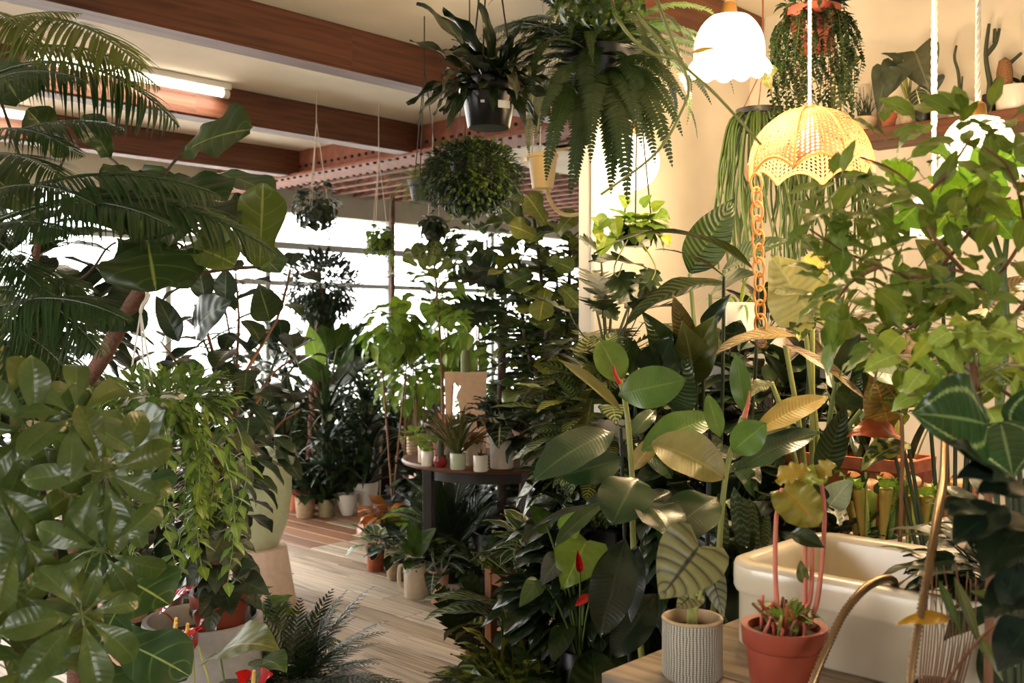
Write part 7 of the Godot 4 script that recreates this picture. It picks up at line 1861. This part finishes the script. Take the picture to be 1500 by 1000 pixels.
func right_side() -> void:
	# branching tree close to the eye
	var z := 1.75
	var t := thing("leafy_tree", "small tree with brown forking branches and many lobed green leaves crossing the right side", "plant", G(1560, z))
	pot(t, G(1560, z), 0.17, 0.14, 0.32, M.darkgrey)
	var br := [[[1560, 1200], [1550, 900], [1530, 700], [1500, 445], [1440, 425], [1410, 395], [1375, 395], [1345, 410], [1290, 390], [1240, 370], [1185, 335]], [[1410, 395], [1370, 350], [1355, 320], [1352, 290], [1310, 250], [1260, 230]], [[1440, 425], [1480, 380], [1500, 330], [1480, 250], [1440, 215]], [[1345, 410], [1345, 470], [1300, 500], [1280, 560]], [[1500, 445], [1450, 500], [1400, 530], [1360, 600]], [[1290, 390], [1250, 410], [1225, 440]], [[1352, 290], [1390, 250], [1420, 205]], [[1530, 700], [1500, 600], [1440, 560], [1380, 570], [1330, 580]], [[1240, 370], [1230, 320], [1250, 280]], [[1375, 395], [1420, 340], [1440, 300], [1480, 290]]]
	var ends := []
	for e in br:
		var pts := []
		for q in e: pts.append(P(q[0], q[1], z + (0.0 if e[0][0] == 1560 else rnd(-0.08, 0.08)) * (0.2 if q == e[0] else 1.0)))
		if e[0][0] == 1560: pts.push_front(G(1560, z, 0.28))
		var sm := smoothpath(pts, 4)
		part("branch", tubem(sm, 0.0085 if e[0][0] == 1560 else 0.004, 0.0018, 7), M.twig, t)
		var n := sm.size()
		for i in n:
			if (sm[i] as Vector3).y > 1.46 and i > n * 0.25: ends.append(sm[i])
	for i in 420:
		var p: Vector3 = ends[rng.randi() % ends.size()]
		var q := p + Vector3(rnd(-1, 1), rnd(-0.8, 1), rnd(-1, 1)) * 0.07
		var d := (q - p).normalized() + Vector3(rnd(-0.6, 0.6), rnd(-0.5, 0.5), rnd(-0.6, 0.6))
		var sc := px_of(q)
		if sc.x < 1195 or sc.y < 165 or (sc.y < 260 and sc.x < 1285): continue
		if sc.x > 1325 and sc.x < 1495 and sc.y > 205 and sc.y < 385 and rng.randf() < 0.6: continue
		leaf(t, "tree", q, d, Vector3.UP + toeye(q) * rnd(0, 1.2), rnd(0.042, 0.075))
	var more := []
	for i in 130:
		var p: Vector3 = (ends[rng.randi() % ends.size()] as Vector3) + Vector3(rnd(-1, 1), rnd(-1, 1), rnd(-1, 1)) * 0.06
		var sc := px_of(p)
		if sc.x < 1195 or sc.y < 165 or (sc.y < 385 and sc.x > 1325): continue
		if sc.y < 260 and sc.x < 1285: continue
		more.append(Transform3D(aim(Vector3(rnd(-1, 1), rnd(-0.7, 0.5), rnd(-1, 1)), Vector3.UP + toeye(p) * rnd(0, 1), rnd(0.03, 0.055)), p))
	mass(t, "tree", more)
	# yellow-green lobed plant below it
	t = thing("lobed_ivy", "plant with pale yellow-green lobed leaves at the right edge under the tree branches", "plant", G(1440, 1.65))
	pot(t, G(1440, 1.65), 0.14, 0.12, 0.3, M.darkgrey)
	part("stem", tubem(smoothpath([G(1440, 1.65, 0.26), P(1450, 800, 1.65), P(1425, 530, 1.65)], 5), 0.01, 0.006, 6), M.twig, t)
	for i in 46:
		var p := P(rnd(1330, 1510), rnd(475, 590), 1.68 + rnd(-0.12, 0.1))
		leaf(t, "lime", p, Vector3(rnd(-1, 1), rnd(-0.5, 0.4), rnd(-1, 1)), Vector3.UP + toeye(p) * 0.8, rnd(0.04, 0.07))
		if i % 2 == 0: part("leaf_stalk", tubem(curve(P(1430, px_of(p).y + 25, 1.65), p, Vector3(0, 0.01, 0), 5), 0.002, 0.0015, 5), M.stemy, t)
	for e in [[1345, 520, 1378, 560, 0.4], [1370, 490, 1330, 540, 0.35], [1400, 480, 1450, 520, 0.8], [1450, 480, 1500, 500, 0.9], [1470, 500, 1440, 540, 0.9], [1420, 470, 1390, 480, 0.7], [1380, 540, 1350, 580, 0.4]]: hero(t, "heart", "lime", P(e[0], e[1], 1.6), P(e[2], e[3], 1.56), e[4], 40.0, {"wave": 0.1, "nl": 3.0, "ld": 0.3, "rows": 20})
	hero(t, "round", "pale", P(1335, 560, 2.3), P(1268, 545, 2.25), 0.8, 40.0)
	# big backlit leaves before the white lamps
	t = thing("glowing_leaf_plant", "plant with very large bright green split leaves lit from behind by the white lamps", "plant", G(1470, 2.25))
	pot(t, G(1470, 2.25), 0.17, 0.14, 0.4, M.black)
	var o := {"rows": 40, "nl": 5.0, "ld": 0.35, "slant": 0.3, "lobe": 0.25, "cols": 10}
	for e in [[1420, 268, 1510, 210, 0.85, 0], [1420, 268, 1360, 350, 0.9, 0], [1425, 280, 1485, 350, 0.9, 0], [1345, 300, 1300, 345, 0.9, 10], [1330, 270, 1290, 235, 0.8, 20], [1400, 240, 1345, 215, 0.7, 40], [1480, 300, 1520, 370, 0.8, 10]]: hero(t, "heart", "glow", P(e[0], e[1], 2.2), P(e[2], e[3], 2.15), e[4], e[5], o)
	for e in [[1420, 268], [1345, 300], [1330, 270], [1480, 300]]: part("leaf_stalk", tubem(smoothpath([G(1470, 2.25, 0.35), P(1460, 700, 2.25), P(1470, 400, 2.25), P(e[0], e[1], 2.2)], 5), 0.009, 0.006, 7), M.stemg, t)
	# ribbed broad leaves behind
	t = thing("cast_iron_plant", "plant of broad brownish-green ribbed leaves behind the tree branches on the right", "plant", G(1400, 2.75))
	pot(t, G(1400, 2.75), 0.15, 0.12, 0.5, M.black)
	for e in [[1430, 445, 1310, 455, 0.2, "brownish", 60], [1400, 470, 1500, 470, 0.3, "brownish", 60], [1380, 400, 1340, 350, 0.5, "olive", 20], [1350, 470, 1400, 380, 0.5, "spath", 20], [1440, 460, 1520, 400, 0.4, "brownish", 30], [1300, 620, 1275, 540, 0.6, "brownish", 20], [1320, 640, 1240, 640, 0.4, "terral", 40], [1330, 650, 1260, 690, 0.4, "croton", 50], [1420, 560, 1490, 540, 0.4, "olive", 30]]:
		hero(t, "ovate", e[5], P(e[0], e[1], 2.65), P(e[2], e[3], 2.55), e[4], e[6], {"arch": 0.8, "fold": 0.25, "wave": 0.05})
		part("leaf_stalk", tubem(curve(G(1400, 2.75, 0.45), P(e[0], e[1], 2.65), Vector3.ZERO), 0.007, 0.005, 5), M.stemd, t)
	# little seedling tree in front of the pots
	t = thing("seedling", "thin-stemmed seedling with a whorl of small green leaves above the pitcher plants", "plant", P(1318, 660, 2.6) * Vector3(1, 0, 1) + Vector3(0, 0.8, 0))
	var b := P(1318, 660, 2.6) * Vector3(1, 0, 1) + Vector3(0, 0.8, 0)
	var tp := pot(t, b, 0.04, 0.03, 0.08, M.black, "nursery")
	part("stem", tubem(smoothpath([tp, P(1322, 640, 2.55), P(1318, 570, 2.55)], 4), 0.006, 0.004, 6), M.twig, t)
	for k in 3: rosette(t, P(1318, 605 - k * 18, 2.55), "tree", 9, 0.05, 0.08, -10, 60, 0.005)
	# dark painted leaves near the eye
	z = 1.5
	t = thing("calathea", "prayer plant with large round dark leaves ringed in pale green, at the right edge", "plant", G(1490, z))
	tp = pot(t, G(1490, z), 0.14, 0.12, 0.45, M.black, "cyl")
	for e in [[1448, 622, 1334, 606, 0.86, 15], [1466, 618, 1484, 700, 1.15, 20], [1478, 630, 1560, 690, 0.7, 30], [1490, 640, 1540, 560, 0.7, 20]]:
		hero(t, "ovate", "calathea", P(e[0], e[1], z), P(e[2], e[3], z - 0.06), e[4], e[5], {"rows": 18, "cols": 10, "arch": 0.5})
		part("leaf_stalk", tubem(curve(tp, P(e[0], e[1], z), CB.x * 0.02), 0.005, 0.004, 6), M.stemd, t)
	for e in [[1440, 745, 1385, 755, 0.5], [1470, 740, 1395, 800, 0.6], [1500, 760, 1440, 850, 0.6], [1480, 700, 1400, 700, 0.5], [1500, 800, 1560, 850, 0.6], [1450, 690, 1390, 650, 0.6], [1490, 820, 1470, 900, 0.5], [1510, 760, 1440, 780, 0.6], [1520, 850, 1440, 905, 0.6], [1510, 720, 1430, 722, 0.6], [1520, 900, 1460, 985, 0.6]]: hero(t, "ovate", "rubberdk", P(e[0], e[1], z - 0.06), P(e[2], e[3], z - 0.1), e[4], 50.0)
	# tall grey planter at the right edge
	t = thing("tall_planter", "tall dark grey planter in the shadow at the right edge beyond the sink", "planter", G(1468, 1.95))
	tp = pot(t, G(1468, 1.95), 0.085, 0.075, 1.11, M.darkgrey, "cyl")
	rosette(t, tp, "ovald", 26, 0.08, 0.14, -10, 80, 0.03)
	t = thing("shade_shrub", "dark leafy shrub filling the bottom right corner in shadow", "plant", G(1520, 1.9))
	pot(t, G(1520, 1.9), 0.14, 0.12, 0.3, M.black)
	part("stem", tubem([G(1520, 1.9, 0.26), P(1520, 850, 1.9)], 0.012, 0.006, 6), M.barkd, t)
	bush(t, P(1500, 880, 1.9), Vector3(0.12, 0.22, 0.2), "ovald", 150, 0.08, 0.14, 0.1, 150)
